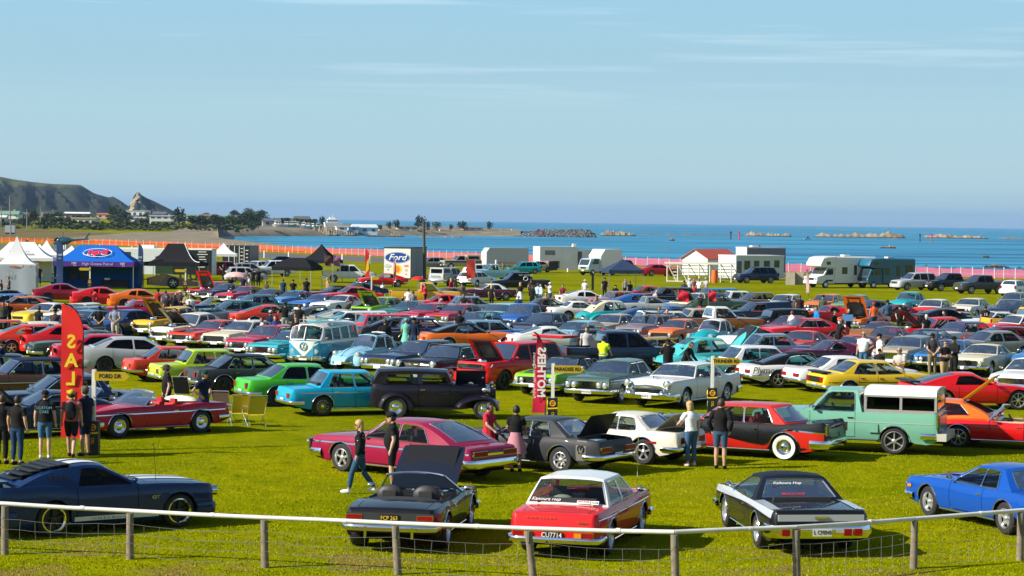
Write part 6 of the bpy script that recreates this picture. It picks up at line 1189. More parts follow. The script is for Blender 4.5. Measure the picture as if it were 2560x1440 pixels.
# orange hatch coupe
o=Wc('capri','rl',2418,1116,158,'orange','orange coupe with its rear hatch raised behind the mint pickup',rim='slot',lod=0)
for q in child(o,'side_window'):q.material_slots[0].link='OBJECT';q.material_slots[0].material=glass('pink_window',(.6,.08,.16),.03) if 'pink_window' not in MATS else MATS['pink_window']
mb=MB();mb.box((-.62,0,0),(1.15,1.12,.03),0);mb.box((-.60,0,.012),(.85,.9,.03),1);hq=obj('hatch',mb.mesh('hatch',[PAINT,DGLASS],0),o,(-.98,0,1.27),(0,R(38),0),C['orange'])
for q in child(o,'rear_window'):bpy.data.objects.remove(q)
# white fifties saloon
G[1]='show cars parked in rows on the grass'
o=Wc('f55','fl',1716,1021,238,'white','white fifties hardtop with toothy chrome grille and round lamps',roof='white',lod=0,plate=PLATEW,rim='dish',white=False);text('lettering','BUICK U',.11,o,(2.753,0,.43),(R(90),0,R(90)),BLACKT,sx=.75);text('lettering','B U I C K',.07,o,(2.66,0,.84),(R(90),0,R(90)),CHROME,sx=1.5)
for e in (-1,1):obj('bumper_bullet',MB().ell((2.74,e*.62,.50),(.14,.15,.15),12,8).mesh('bumper_bullet',CHROME,60),o)
mb=MB();mb.tube([(2.66,-.82,.62),(2.74,-.5,.76),(2.76,0,.79),(2.74,.5,.76),(2.66,.82,.62)],.04,6);obj('grille_bar',mb.mesh('grille_bar',CHROME,60),o);obj('bonnet_ornament',MB().box((2.1,0,1.06),(.3,.04,.07)).mesh('bonnet_ornament',CHROME,0),o)
for q in S.objects:
    if q.name.startswith('car') and q.get('label','').startswith('metallic green saloon'):text('lettering','HOOGZ',.11,q,(2.605,0,.43),(R(90),0,R(90)),BLACKT,sx=.85)
# surf van
o=K('kombi',813,804,251,'sky','pale blue and white van with surfboards on its roof','van',lod=0,name='van',roof=(.74,.73,.68),plate=PLATEW);BLU=(.03,.30,.48);f_=STY['kombi']['fn']
for q in o.children:
    if q.name.split('.')[0] in ('body','door'):q.color=(*BLU,1)
overlay(o,'kombi','white_band',PAINT,-2.05,2.0,1.06,1.165,.005,n=30).color=(.74,.73,.68,1)
mb=MB();P=[]
for k in range(9):           # the white V of the nose
    t=k/8;z=.50+.66*t;hw=.04+.72*t**1.2;row=[]
    for s_ in np.linspace(-1,1,9):
        y=hw*s_;x=2.14
        for xx in np.linspace(2.14,1.6,40):
            if f_['sy'](xx,z) >= abs(y):x=xx;break
        row.append((x+.008,y,z))
    P.append(row)
mb.grid(P);obj('nose_panel',mb.mesh('nose_panel',PAINT,60),o,col=(.74,.73,.68))
mb=MB();ring=[(2.165,.17*math.sin(2*math.pi*k/20),.93+.17*math.cos(2*math.pi*k/20)) for k in range(20)];mb.tube(ring,.014,5,close=True);mb.tube([(2.165,-.07,1.08),(2.165,0,.95),(2.165,.07,1.08)],.014,5);mb.tube([(2.165,-.15,1.0),(2.165,-.07,.79),(2.165,0,.93),(2.165,.07,.79),(2.165,.15,1.0)],.014,5);obj('emblem',mb.mesh('emblem',mat('emblem_blue',(.05,.3,.48),.3),50),o)
for e in (-1,1):obj('headlight',MB().lathe([(0,.10),(.10,.09),(.125,.03),(.13,-.05)],14,'x',(2.02,e*.52,.72)).mesh('headlight',[LENS],50),o)
mb=MB();mb.tube([(2.0,-.72,.52),(2.24,-.5,.52),(2.27,0,.52),(2.24,.5,.52),(2.0,.72,.52)],.03,6);mb.tube([(2.24,-.4,.36),(2.24,-.4,.54)],.03,5);mb.tube([(2.24,.4,.36),(2.24,.4,.54)],.03,5);obj('bumper_guard',mb.mesh('bumper_guard',CHROME,60),o);obj('window_pillar',MB().tube([(2.12,0,1.2),(1.87,0,1.74)],.025,5).mesh('window_pillar',WHITE),o)
mb=MB()
for x in (.9,-.9):
    mb.tube([(x,-.75,1.80),(x,-.75,2.0),(x,.75,2.0),(x,.75,1.80)],.02,5)
obj('roof_rack',mb.mesh('roof_rack',CHROME,40),o)
def surfboard(loc,rz,L_,col,label,tilt=0):
    P=[];mb=MB()
    for k in range(13):
        t=k/12;x=(t-.5)*L_;w_=.26*math.sqrt(max(0,math.sin(math.pi*min(1,t*.96+.02))))*(1 if t < .7 else 1-(t-.7)*1.1);z=.10*abs(t-.45)**2*4;P.append([(x,0,z-.03),(x,-w_*.8,z-.02),(x,-w_,z),(x,-w_*.8,z+.025),(x,0,z+.035),(x,w_*.8,z+.025),(x,w_,z),(x,w_*.8,z-.02)])
    mb.grid(P,cv=True);return thing('surfboard',label,'surfboard',loc,rz,'surfboards on car roofs',mb.mesh('surfboard',mat('board_%02d%02d' % (int(col[0]*99),int(col[2]*99)),col,.25,coat=.5),60))
a_=o.rotation_euler.z;M=Matrix.Translation(o.location)@Matrix.Rotation(a_,4,'Z')
surfboard(M@Vector((.1,.30,2.04)),a_,2.9,(.05,.48,.52),'aqua surfboard on the van rack, further of two');surfboard(M@Vector((0,-.25,2.04)),a_,2.9,(.70,.58,.25),'cream yellow surfboard on the van rack, nearer of two')
for q,lb,cc in ((1640,'black surfboard on the mauve wagon',(.02,.02,.02)),(1642,'black surfboard on the white wagon',(.02,.02,.02))):
    for w_ in S.objects:
        if w_.get('label','').startswith('mauve grey wagon' if 'mauve' in lb else 'white wagon with a black'):surfboard(w_.matrix_basis@Vector((-.6,0,1.50)),w_.rotation_euler.z,2.5,cc,lb)
# round pale blue car
o=Wc('bug','fl',902,927,236,'pale','pale blue round backed small car with open sunroof',lod=0,name='car',rim='five',white=False);[setattr(q,'color',(.24,.49,.66,1)) for q in o.children if q.name.split('.')[0] in ('body','door','hood','roof','fender')]
mb=MB();mb.grid([[(.05,-.36,1.47),(.05,0,1.50),(.05,.36,1.47)],[(-.45,-.36,1.50),(-.45,0,1.53),(-.45,.36,1.50)]]);obj('sunroof',mb.mesh('sunroof',BLACK,0),o);mb=MB();mb.ell((-.62,0,1.51),(.16,.38,.05),12,6);obj('folded_sunroof',mb.mesh('folded_sunroof',TOP,60),o)
mb=MB();mb.tube([(1.93,0,.60),(1.7,0,.80),(1.3,0,.935),(.75,0,1.005)],.012,4);obj('bonnet_trim',mb.mesh('bonnet_trim',CHROME),o)
for e in (-1,1):
    for q in child(o,'headlight'):pass
# black hot rod sedan
o=Wc('rod','rr',989,1047,3,'black','black thirties hot rod sedan with bonnet panels lifted, in front of the blue saloon',lod=0,name='car',rim='steel',white=False);[setattr(q,'color',(.008,.005,.014,1)) for q in o.children if q.name.split('.')[0] in ('body','door','hood','roof','fender')]
for q in child(o,'hood'):bpy.data.objects.remove(q)
mb=MB();mb.box((0,.0,.30),(.95,.03,.56),0,Matrix.Translation((1.2,-.1,1.02))@Matrix.Rotation(R(28),4,'X'));obj('bonnet_panel',mb.mesh('bonnet_panel',PAINT,0),o,col=(.01,.01,.03))
mb=MB();mb.box((1.25,0,.72),(.8,.5,.5),0);mb.box((1.2,0,1.02),(.5,.3,.16),0);mb.lathe([(0,.1),(.17,.1),(.19,.04),(.19,0)],12,'z',(1.2,0,1.1),1)
for e in (-1,1):mb.tube([(.9,e*.3,.85),(1.5,e*.34,.80),(1.6,e*.3,.55)],.035,6,1)
obj('engine',mb.mesh('engine',[ENGINE,CHROME],40),o)
# ---------------------------------------------------------------- what stands on the field besides cars
NETM=None
def net_mat(nm='orange_safety_net',cl=(.86,.13,.03)):
    m=bpy.data.materials.new(nm);m.use_nodes=True;t=m.node_tree;t.nodes.clear();N,K_=t.nodes.new,t.links.new
    o=N('ShaderNodeOutputMaterial');tr=N('ShaderNodeBsdfTransparent');d=N('ShaderNodeBsdfDiffuse');d.inputs[0].default_value=(*cl,1);tl=N('ShaderNodeBsdfTranslucent');tl.inputs[0].default_value=(*cl,1)
    c=N('ShaderNodeTexCoord');n=N('ShaderNodeTexNoise');n.inputs['Scale'].default_value=.9;n.inputs['Detail'].default_value=4;K_(c.outputs['Object'],n.inputs['Vector']);r=N('ShaderNodeMapRange');r.inputs['To Min'].default_value=.46;r.inputs['To Max'].default_value=.78;K_(n.outputs['Fac'],r.inputs['Value'])
    a=N('ShaderNodeMixShader');a.inputs[0].default_value=.3;K_(d.outputs[0],a.inputs[1]);K_(tl.outputs[0],a.inputs[2]);mx=N('ShaderNodeMixShader');K_(r.outputs[0],mx.inputs[0]);K_(tr.outputs[0],mx.inputs[1]);K_(a.outputs[0],mx.inputs[2]);K_(mx.outputs[0],o.inputs[0]);return m
NETM=net_mat();WPOST=mat('white_post',(.78,.77,.74),.6,var=.1);TIMBER=mat('weathered_timber',(.20,.165,.125),.9,0,.25,9,bump=.4);PIPE=mat('white_pipe',(.66,.66,.64),.45,0,.12,3);WIRE=mat('galvanised_wire',(.42,.42,.42),.4,.7);STEEL=mat('galvanised_steel',(.4,.41,.42),.4,.6)
# orange netting on white stakes
FPX=[-80,240,640,952,1343,1700,1960,2300,2660];FPY=[605.5,612,629,641,656,668.5,680,690.5,702]
fence=thing('safety_fence','long orange plastic net fence on white stakes between field and sea','fence',at(1280,653))
mb=MB();Pn=[];fx=fence.location
def fpt(px):return at(px,float(np.interp(px,FPX,FPY)),0)
for px in np.arange(-80,2660,7.0):
    q=fpt(px)-fx;j=random.uniform(-.05,.05);Pn.append([(q.x,q.y+random.uniform(-.06,.06),.08+j*.4),(q.x,q.y+random.uniform(-.1,.1),.55),(q.x,q.y,1.14+j+.10*math.sin(px*.05)*(random.random() < .4))])
cut=203;m1=MB();m1.grid(Pn[:cut+1]);obj('net',m1.mesh('net',NETM,60),fence);mb.grid(Pn[cut:]);obj('net',mb.mesh('net',net_mat('sea_tinted_net',(.80,.16,.22)),60),fence)  # right stretch is the same orange net, sea light through it put into pink
STK=MB().box((0,0,.62),(.09,.09,1.34)).mesh('stake',WPOST,0);px=-75.0
while px < 2650:
    q=fpt(px)-fx;o=obj('stake',STK,fence,(q.x,q.y-.07,0),(random.uniform(-.04,.04),random.uniform(-.06,.06),0));s_=random.uniform(.9,1.12);o.scale=(1,1,s_);px += (17 if px < 1300 else 27)*random.uniform(.85,1.15)
RPM=MB().lathe([(.13,0),(.13,1.15),(.0,1.2)],8,'z').mesh('marker_post',WPOST)
for i,(px,y) in enumerate(((82,621),(160,624),(250,627),(330,633),(661,645),(722,648),(789,651),(856,655),(925,659),(1240,672),(1420,680))):
    thing('marker_post','thick white wooden post along the race track, %s' % ['near the left tents','behind the left tents','behind the petrol tent','behind the black tent','left of the black sedan','right of the black sedan','behind the black gazebo','behind the white utility','left of the white container','behind the grey trailer','behind the silver trailer'][i],'post',at(px,y),0,'white posts along the race track',RPM)
# the white topped rail in front
RB=[(-330,1369),(12,1386),(325,1398),(663,1419),(995,1436),(1334,1455),(1689,1474),(1992,1458),(2284,1421),(2550,1401),(2820,1384)]
RT=[(-330,1244),(12,1259),(325,1277),(660,1294),(988,1308),(1320,1321),(1686,1330),(1990,1318),(2287,1297),(2552,1276),(2820,1258)]
rail=thing('rail_fence','white pipe rail on weathered timber posts with wire mesh across the foreground','fence',at(1280,1450));r0=rail.location;tops=[]
for (bx,by),(tx,ty) in zip(RB,RT):
    b=at(bx,by);t=at_y(tx,ty,b.y);tops.append(t-r0);h=t.z
    mb=MB();lean=(t.x-b.x);n=12;P=[]
    for z,f in ((-.3,1.05),(.02,1.06),(.3,1.0),(.6,.98),(h-.05,.96),(h-.045,.80)):
        P.append([(b.x-r0.x+lean*max(0,z)/h+.068*f*math.cos(2*math.pi*k/n)*random.uniform(.94,1.06),b.y-r0.y+.068*f*math.sin(2*math.pi*k/n),z) for k in range(n)])
    mb.grid(P,cv=True);mb.poly(P[-1]);o=obj('post',mb.mesh('post',TIMBER,50),rail)
    mb=MB();mb.box((t.x-r0.x,b.y-r0.y-.075,h-.14),(.035,.012,.2));obj('bracket',mb.mesh('bracket',STEEL,0),o)
for i in range(len(tops)-1):
    a,b=tops[i],tops[i+1];m_=a.lerp(b,.5);m_.z += random.uniform(-.012,.006);obj('rail',MB().tube([a,m_,b],.040,10).mesh('rail',PIPE,60),rail)
    mb=MB();c=a.lerp(b,.62);d=(b-a).normalized();mb.tube([c-d*.04,c+d*.04],.046,10);obj('rail_joint',mb.mesh('rail_joint',PIPE,60),rail)
mb=MB();rnd=random.Random(3)
for i in range(len(RB)-1):
    a,b=at(*RB[i])-r0,at(*RB[i+1])-r0;hh=(tops[i].z+tops[i+1].z)/2;L_=(b-a).length;ys=[-.08*0+.66,.48,.30,.10]
    for z in ys:
        pts=[(a.lerp(b,t).x,a.lerp(b,t).y-.07,z*hh/.9+rnd.uniform(-.012,.012)-.05*math.sin(math.pi*t)) for t in np.linspace(0,1,9)];mb.tube(pts,.0034,3,cap=False)
    n=int(L_/.29)
    for k in range(1,n):
        c=a.lerp(b,k/n);pts=[(c.x+rnd.uniform(-.012,.012),c.y-.072,z*hh/.9-.05*math.sin(math.pi*k/n)) for z in ys];mb.tube(pts,.0034,3,cap=False)
kind(obj('wire_mesh',mb.mesh('wire_mesh',WIRE,0),rail),'stuff')
# ---- tents
CANV={}
def canvas(name,c):return mat('canvas_'+name,c,.9,0,.05,1.2,spec=.08)
CW,CBL,CK,CPU,CNV=canvas('white',(.74,.74,.76)),canvas('blue',(.01,.12,.50)),canvas('black',(.016,.017,.02)),canvas('purple',(.10,.035,.25)),canvas('navy',(.03,.05,.10))
def tent(px,y,w,d,label,roofm,eave=2.2,peak=3.4,ridge=0.0,rz=0,val=None,wall=None,name='marquee',valh=.28,grp='tents and gazebos at the back of the field',cat='tent',concave=.12,side=None):
    """px, y: the middle of the near edge on the grass"""
    p=at(px,y);p=p+Vector((-math.sin(rz)*d/2,math.cos(rz)*d/2,0));t=thing(name,label,cat,p,rz,grp);hw,hd=w/2,d/2;r_=ridge/2
    mb=MB();n=6
    def slope(a0,a1,b0,b1):
        P=[]
        for k in range(n+1):
            s_=k/n;zz=eave+(peak-eave)*s_-concave*(peak-eave)*math.sin(math.pi*s_)*1.6
            A=Vector(a0).lerp(Vector(b0),s_);B_=Vector(a1).lerp(Vector(b1),s_);P.append([(A.x,A.y,zz),((A.x+B_.x)/2,(A.y+B_.y)/2,zz-.06*(1-s_)),(B_.x,B_.y,zz)])
        mb.grid(P)
    slope((-hw,-hd,0),(hw,-hd,0),(-r_,0,0),(r_,0,0));slope((hw,hd,0),(-hw,hd,0),(r_,0,0),(-r_,0,0));slope((hw,-hd,0),(hw,hd,0),(r_,0,0),(r_,0,0));slope((-hw,hd,0),(-hw,-hd,0),(-r_,0,0),(-r_,0,0))
    obj('canopy',mb.mesh('canopy',roofm,30),t)
    for a,b in (((-hw,-hd),(hw,-hd)),((hw,-hd),(hw,hd)),((hw,hd),(-hw,hd)),((-hw,hd),(-hw,-hd))):
        P=[[(a[0]+(b[0]-a[0])*s_,a[1]+(b[1]-a[1])*s_,eave+.0),(a[0]+(b[0]-a[0])*s_,a[1]+(b[1]-a[1])*s_,eave-valh-(.03 if i % 2 else 0))] for i,s_ in enumerate(np.linspace(0,1,9))];v=MB();v.grid(P);obj('valance',v.mesh('valance',val or roofm,60),t)
    for sx in (-1,1):
        for sy_ in (-1,1):obj('leg',MB().box((sx*(hw-.04),sy_*(hd-.04),eave/2),(.05,.05,eave)).mesh('leg',STEEL,0),t)
    for wl in (wall or ''):
        a,b={'b':((-hw,hd),(hw,hd)),'l':((-hw,hd),(-hw,-hd)),'r':((hw,-hd),(hw,hd)),'f':((-hw,-hd),(hw,-hd))}[wl];v=MB()
        P=[[(a[0]+(b[0]-a[0])*s_+random.uniform(-.03,.03),a[1]+(b[1]-a[1])*s_+random.uniform(-.04,.04),z) for z in (.02,eave-.1)] for s_ in np.linspace(0,1,9)];v.grid(P);obj('side_wall',v.mesh('side_wall',side or roofm,40),t)
    return t
def front_z(eave,peak,s_,concave=.12):return eave+(peak-eave)*s_-concave*(peak-eave)*math.sin(math.pi*s_)*1.6
t=tent(38,736,3.2,3.0,'white peaked tent with printed walls at the left edge',CW,2.4,4.6,0,R(8),None,'frl',side=canvas('pale_blue',(.46,.50,.60)),concave=.16)
for k in range(5):obj('print_flame',MB().add([(-1.6+k*.7,-1.52,2.32),(-1.1+k*.7,-1.52,2.22+.05*(k % 2)),(-.8+k*.7,-1.52,2.16),(-1.5+k*.7,-1.52,2.12)],[(0,1,2,3)]).mesh('print_flame',mat('orange_print',(.6,.16,.06),.6),0),t)
text('lettering','163',.5,t,(-.6,-1.56,1.55),(R(90),0,0),mat('pale_print',(.62,.64,.70),.6))
t=tent(48,706,6.2,3.6,'large white marquee with black lettering behind the peaked tent',CW,2.3,3.75,2.3,R(4),None,'b',grp='tents and gazebos at the back of the field');a_=math.atan2(1.45,1.8)
text('lettering','SYLVESTER',.46,t,(-.10,-1.16,2.86),(a_*.8,0,0),BLACKT,sx=.9);obj('print_bar',MB().box((0,0,0),(1.7,.09,.01)).mesh('print_bar',BLACKT,0),t,(.5,-1.35,2.62),(a_*.8,0,0))
tent(112,690,3,3,'white peaked tent with the steepest roof behind the blue feather flag',CW,2.2,3.7,0,R(5));tent(172,688,3,3,'small white tent behind the blue petrol marquee',CW,2.1,3.1,0,0);tent(92,672,3,3,'low white tent top behind the helicopter side',CW,2.0,2.9,0,0)
t=tent(233,722,7.0,3.6,'blue petrol marquee with red lettering in a white ellipse',CBL,2.35,3.75,3.2,R(-2),CPU,'bl',side=CBL,valh=.42,concave=.06);a_=math.atan2(1.4,1.8)
M=Matrix.Translation((.15,-.86,3.06))@Matrix.Rotation(a_,4,'X')
el=[M@Vector((1.25*math.cos(2*math.pi*k/40),.55*math.sin(2*math.pi*k/40),.05)) for k in range(40)];obj('logo_ring',MB().tube(el,.035,4,close=True).mesh('logo_ring',WHITET,0),t)
q=M@Vector((0,.08,.07));text('lettering','npd',1.0,t,q-Vector((0,.0,.03)),(a_,0,0),WHITET,sx=1.15,bold=.06,shear=.1);text('lettering','npd',1.0,t,q+Vector((0,-.03,.02)),(a_,0,0),mat('logo_red',(.75,.01,.06),.5),sx=1.15,bold=.03,shear=.1)
text('lettering','High Octane Petrol',.34,t,(.35,-1.83,2.14),(R(90),0,0),mat('lilac_print',(.55,.5,.75),.6));
for x in (-1.7,2.5):text('lettering','100',.30,t,(x,-1.83,2.18),(R(90),0,0),WHITET);text('lettering','PLUS',.12,t,(x+.1,-1.83,2.0),(R(90),0,0),WHITET)
text('lettering','npd',.34,t,(-3.53,-.6,2.14),(R(90),0,R(-90)),WHITET)
for x in (-2.6,-1.6):mb=MB();mb.box((x,1.74,1.3),(.8,.03,1.3));obj('poster',mb.mesh('poster',mat('poster_dark',(.04,.05,.09),.5,0,.4,2),0),t)
tb=thing('trestle_table','trestle table under a black cloth inside the blue marquee','table',at(285,722)+Vector((0,.6,0)),0);obj('tabletop',MB().box((0,0,.74),(2.2,.75,.04)).mesh('tabletop',CK,0),tb);obj('tablecloth',MB().box((0,0,.40),(2.24,.79,.66),0,None,.99).mesh('tablecloth',CK,0),tb)
ch=thing('garden_chair','white plastic garden chair inside the blue marquee','chair',at(262,722)+Vector((0,.9,0)),R(200));obj('seat',MB().box((0,0,.44),(.46,.46,.04)).mesh('seat',WHITE,0),ch);obj('backrest',MB().box((0,.22,.68),(.46,.04,.46)).mesh('backrest',WHITE,0),ch);[obj('leg',MB().box((sx*.2,sy_*.2,.22),(.04,.04,.44)).mesh('leg',WHITE,0),ch) for sx in (-1,1) for sy_ in (-1,1)]
t=tent(428,723,5.0,3.2,'black marquee with a tall flat ridge and white edge piping',CK,2.35,3.95,1.5,R(-6),None,'',valh=.34,concave=.2)
for s_ in (1,):obj('edge_piping',MB().tube([(2.5*(1-k/6)+.75*k/6,-1.6*(1-k/6),front_z(2.35,3.95,k/6,.2)+.03) for k in range(7)],.03,5).mesh('edge_piping',WHITET,60),t)
tent(557,687,3.0,3.0,'small white pointed tent beside the black lettered container',CW,2.3,3.5,0,R(5))
tent(728,727,3.6,3.4,'black gazebo with a low rounded top, nearer of two',CK,2.05,2.85,.9,R(-12),None,'',concave=-.12);tent(790,707,3.4,3.2,'black gazebo with a sharp high peak, further of two',CK,2.2,3.8,0,R(-14),None,'',concave=.1)
tent(1566,735,3.2,3.2,'navy blue gazebo standing alone right of centre',CNV,2.1,3.05,0,R(10),None,'',concave=.02)
tent(930,668,2.6,2.6,'red black tent edge behind the red feather flag',CK,1.9,2.6,0,0) if False else None
# ---- feather flags
def feather(px,ybase,h,w,m,label,lines=(),pole_right=True,grp='feather flags',taper=.0,top=.85,name='feather_flag',z0=.35):
    p=at(px,ybase);t=thing(name,label,'flag',p,0,grp);e=1 if pole_right else -1
    pole=[(0,0,0),(0,0,h*.45),(0,0,h*top)]+[(-e*w*.95*(1-math.cos(a))*1.0,0,h*top+(h*(1-top))*math.sin(a)) for a in (.4,.8,1.2,1.5)]
    obj('pole',MB().tube(pole,.022,6).mesh('pole',BLACK,60),t);P=[]
    for k in range(25):
        z=z0+(h-z0)*k/24
        if z < h*top:xr=0
        else:a=math.asin(min(1,(z-h*top)/(h*(1-top))));xr=-w*.95*(1-math.cos(a))
        xl=-w*(1-taper*(z/h));xl=min(xl,xr-.02);xl=xl if z < h*.97 else xl;P.append([(e*(xl+(xr-xl)*s_),-.03+.035*math.sin(z*2.3+s_*2),z) for s_ in (0,.25,.5,.75,1)])
    mb=MB();mb.grid(P);obj('banner',mb.mesh('banner',m,60),t)
    for (tx,size,x,z,rot,mm,kw) in lines:
        o=text('lettering',tx,size,t,(e*x,-.085,z),(R(90),R(rot),0),mm,ext=.003,**kw)
    return t
FR=mat('flag_red',(.72,.01,.008),.7,0,.06,1.5);FYE=mat('flag_yellow',(.80,.62,.02),.6);FPK=mat('flag_crimson',(.66,.008,.045),.7);FBL=mat('flag_blue',(.01,.04,.16),.7);FOR=mat('flag_orange',(.85,.18,.01),.7)
t=feather(206,1128,3.95,.58,FR,'tall red feather flag with mirrored yellow SALE lettering',[(c_,.50,-.30,z,0,FYE,dict(bold=.014)) for c_,z in (('S',2.92),('A',2.42),('L',1.93),('E',1.43))]+[],top=.80)
for o in t.children:
    if o.name.startswith('lettering'):o.scale.x=-1
t=feather(1363,1040,2.72,.44,FPK,'red feather flag with mirrored white lettering beside the paradise road sign',[('MOTHERS',.36,-.15,1.42,90,WHITET,dict(bold=.012)),('Polishes Waxes Cleaners',.145,-.37,1.32,90,WHITET,{})],top=.55,taper=.35,z0=.1)
for o in t.children:
    if o.name.startswith('lettering'):o.scale.y=-1;o.rotation_euler=(R(90),R(-90),0)
for o in t.children:o.rotation_euler.y += R(0)
for px,yb,h,w,lb in ((157,724,4.2,.55,'dark blue feather flag at the left end of the petrol marquee'),(357,722,3.9,.42,'dark blue feather flag between petrol marquee and black tent')):
    feather(px,yb,h,w,FBL,lb,[('100',.26,-.27,h*.70,0,WHITET,{}),('PLUS',.12,-.27,h*.63,0,WHITET,{})],top=.8)

feather(75,660,3.1,.6,mat('flag_grey',(.08,.08,.11),.7),'dark grey feather flag behind the white marquee',[],top=.8);t=feather(923,712,3.4,.4,FR,'red and yellow feather flag left of the white container',[],top=.7);obj('yellow_half',MB().add([(-.38,-.07,1.0),(-.05,-.07,1.5),(-.05,-.07,2.6),(-.25,-.07,2.2)],[(0,1,2,3)]).mesh('yellow_half',FYE,0),t)
feather(2022,742,2.4,.25,mat('flag_pink',(.72,.45,.52),.7),'thin white and pink feather flag before the white motorhome',[],top=.6);feather(1484,735,1.9,.2,CK,'thin black feather flag right of the straw hat man',[],top=.7)
def cloth_flag(px,yb,h,m,label,w=.6,fh=1.0,furled=False,grp='small flags among the cars'):
    t=thing('pole_flag',label,'flag',at(px,yb),0,grp);obj('pole',MB().tube([(0,0,0),(0,0,h)],.018,5).mesh('pole',STEEL),t);mb=MB()
    P=[[((w*s_*(.5 if furled else 1)),.08*math.sin(s_*5+k),h-.05-fh*k/6-(.35*s_ if furled else .12*s_)) for s_ in (0,.3,.6,1)] for k in range(7)];mb.grid(P);obj('banner',mb.mesh('banner',m,60),t);return t
cloth_flag(812,712,2.9,mat('flag_black_red',(.06,.01,.012),.7),'black and red flag above the black gazebo');cloth_flag(834,712,2.9,mat('union_print',(.25,.08,.2),.7,0,.5,6),'union flag on a pole above the black gazebo');t=cloth_flag(984,722,2.9,mat('stripe_print',(.62,.2,.25),.7,0,.5,9),'furled striped flag on a pole before the white container',.4,1.9,True)
cloth_flag(1187,745,3.2,mat('furled_red',(.42,.03,.015),.8),'dark red furled umbrella standing open ended on a pole',-.7,1.5,False);cloth_flag(1694,800,2.0,FPK,'red pennant flag behind the mauve wagon',.7,.7);cloth_flag(1770,800,2.0,FPK,'red pennant flag behind the tan roofed coupe',.5,.6);cloth_flag(232,768,1.2,FPK,'tiny red and white flag on the ivory saloon',.25,.5);cloth_flag(1096,800,1.5,mat('stripe_print2',(.55,.25,.3),.7,0,.5,9),'little striped flag on the crimson saloon',.25,.5)
def umbrella(px,y,z,r_,m,label,tilt=(0,0)):
    t=thing('umbrella',label,'umbrella',at(px,y,z)*Vector((1,1,0)) if False else Vector((at(px,y,z).x,at(px,y,z).y,0)),0,'sun umbrellas');mb=MB();mb.lathe([(r_,z-r_*.34),(r_*.8,z-r_*.16),(r_*.45,z),(0,z+.05)],8,'z');obj('canopy',mb.mesh('canopy',m,20),t);obj('pole',MB().tube([(0,0,0),(0,0,z)],.02,5).mesh('pole',STEEL),t);return t
umbrella(1045,692,2.0,.55,FR,'red umbrella above the yellow pickup cab');umbrella(590,681,2.2,.95,mat('umbrella_stripe',(.72,.42,.40),.7,0,.35,1.5),'red and white sun umbrella right of the black marquee')
# ---- street signs
def street_sign(px,ytop,zt,body,label,arrow=True,flip=False,box=True,wsign=.95):
    """ytop: pixel row of the post's top, zt: its height"""
    q=at(px,ytop,zt);t=thing('street_sign',label,'sign',(q.x,q.y,0),0,'yellow street signs naming the rows');obj('post',MB().box((0,0,zt/2),(.10,.10,zt)).mesh('post',WPOST,0),t);e=-1 if flip else 1
    mb=MB();w_=wsign;sh=[(e*.03,zt-.28),(e*(w_-.12),zt-.28),(e*w_,zt-.16),(e*(w_-.12),zt-.05),(e*.03,zt-.05)];n=len(sh)
    vs=[(x,-.055,z) for x,z in sh]+[(x,-.085,z) for x,z in sh];fs=[tuple(range(n)),tuple(range(2*n-1,n-1,-1))]+[(i,n+i,n+(i+1) % n,(i+1) % n) for i in range(n)];mb.add(vs,fs);s_=obj('sign_board',mb.mesh('sign_board',mat('sign_yellow',(.52,.36,.01),.45),0),t)
    if body:text('lettering',body,.155,s_,(e*(w_*.46),-.089,zt-.165),(R(90),0,0),BLACKT,sx=.88,bold=.004)
    if box:
        b=obj('post_banner',MB().box((0,0,.45),(.30,.30,.9)).mesh('post_banner',mat('banner_black',(.012,.012,.012),.5),0),t)
        for s2 in (0,1):
            rr_=(R(90),0,0 if s2 == 0 else R(-90));pos=lambda x,z:(x,-.155,z) if s2 == 0 else (-.155,-x,z)
            ring=[pos(.08*math.cos(2*math.pi*k/16),.74+.08*math.sin(2*math.pi*k/16)) for k in range(16)];obj('logo_ring',MB().tube(ring,.013,4,close=True).mesh('logo_ring',YELLOWT,0),b);obj('logo_disc',MB().poly([pos(.055*math.cos(2*math.pi*k/16),.74+.055*math.sin(2*math.pi*k/16)) for k in range(16)]).mesh('logo_disc',REDT,0),b)
            mb=MB();q4=[pos(-.15,.60),pos(.15,.62),pos(.15,.575),pos(-.15,.56)];mb.poly(q4);obj('logo_band',mb.mesh('logo_band',YELLOWT,0),b)
            text('lettering','PENRITE',.055,b,pos(0,.742) if s2 == 0 else pos(0,.742),rr_,YELLOWT,ext=.004);text('lettering','OIL',.12,b,pos(0,.38),(R(90),R(90),rr_[2]),WHITET if s2 else YELLOWT,ext=.004)
    return t
street_sign(235,924,2.25,'FORD DR','yellow FORD DR arrow sign on a white post by the red flag');street_sign(1383,909,1.95,'PARADISE RD','yellow PARADISE RD arrow sign on a white post with black base');street_sign(1782,890,1.95,'THUNDER RD','yellow THUNDER RD arrow sign on a white post with black base')
street_sign(225,668,1.9,'','yellow arrow sign before the blue petrol marquee',flip=True);street_sign(464,672,1.9,'','yellow arrow sign before the black marquee',flip=True);street_sign(929,690,2.0,'','yellow arrow sign beside the red fastback',wsign=.6)
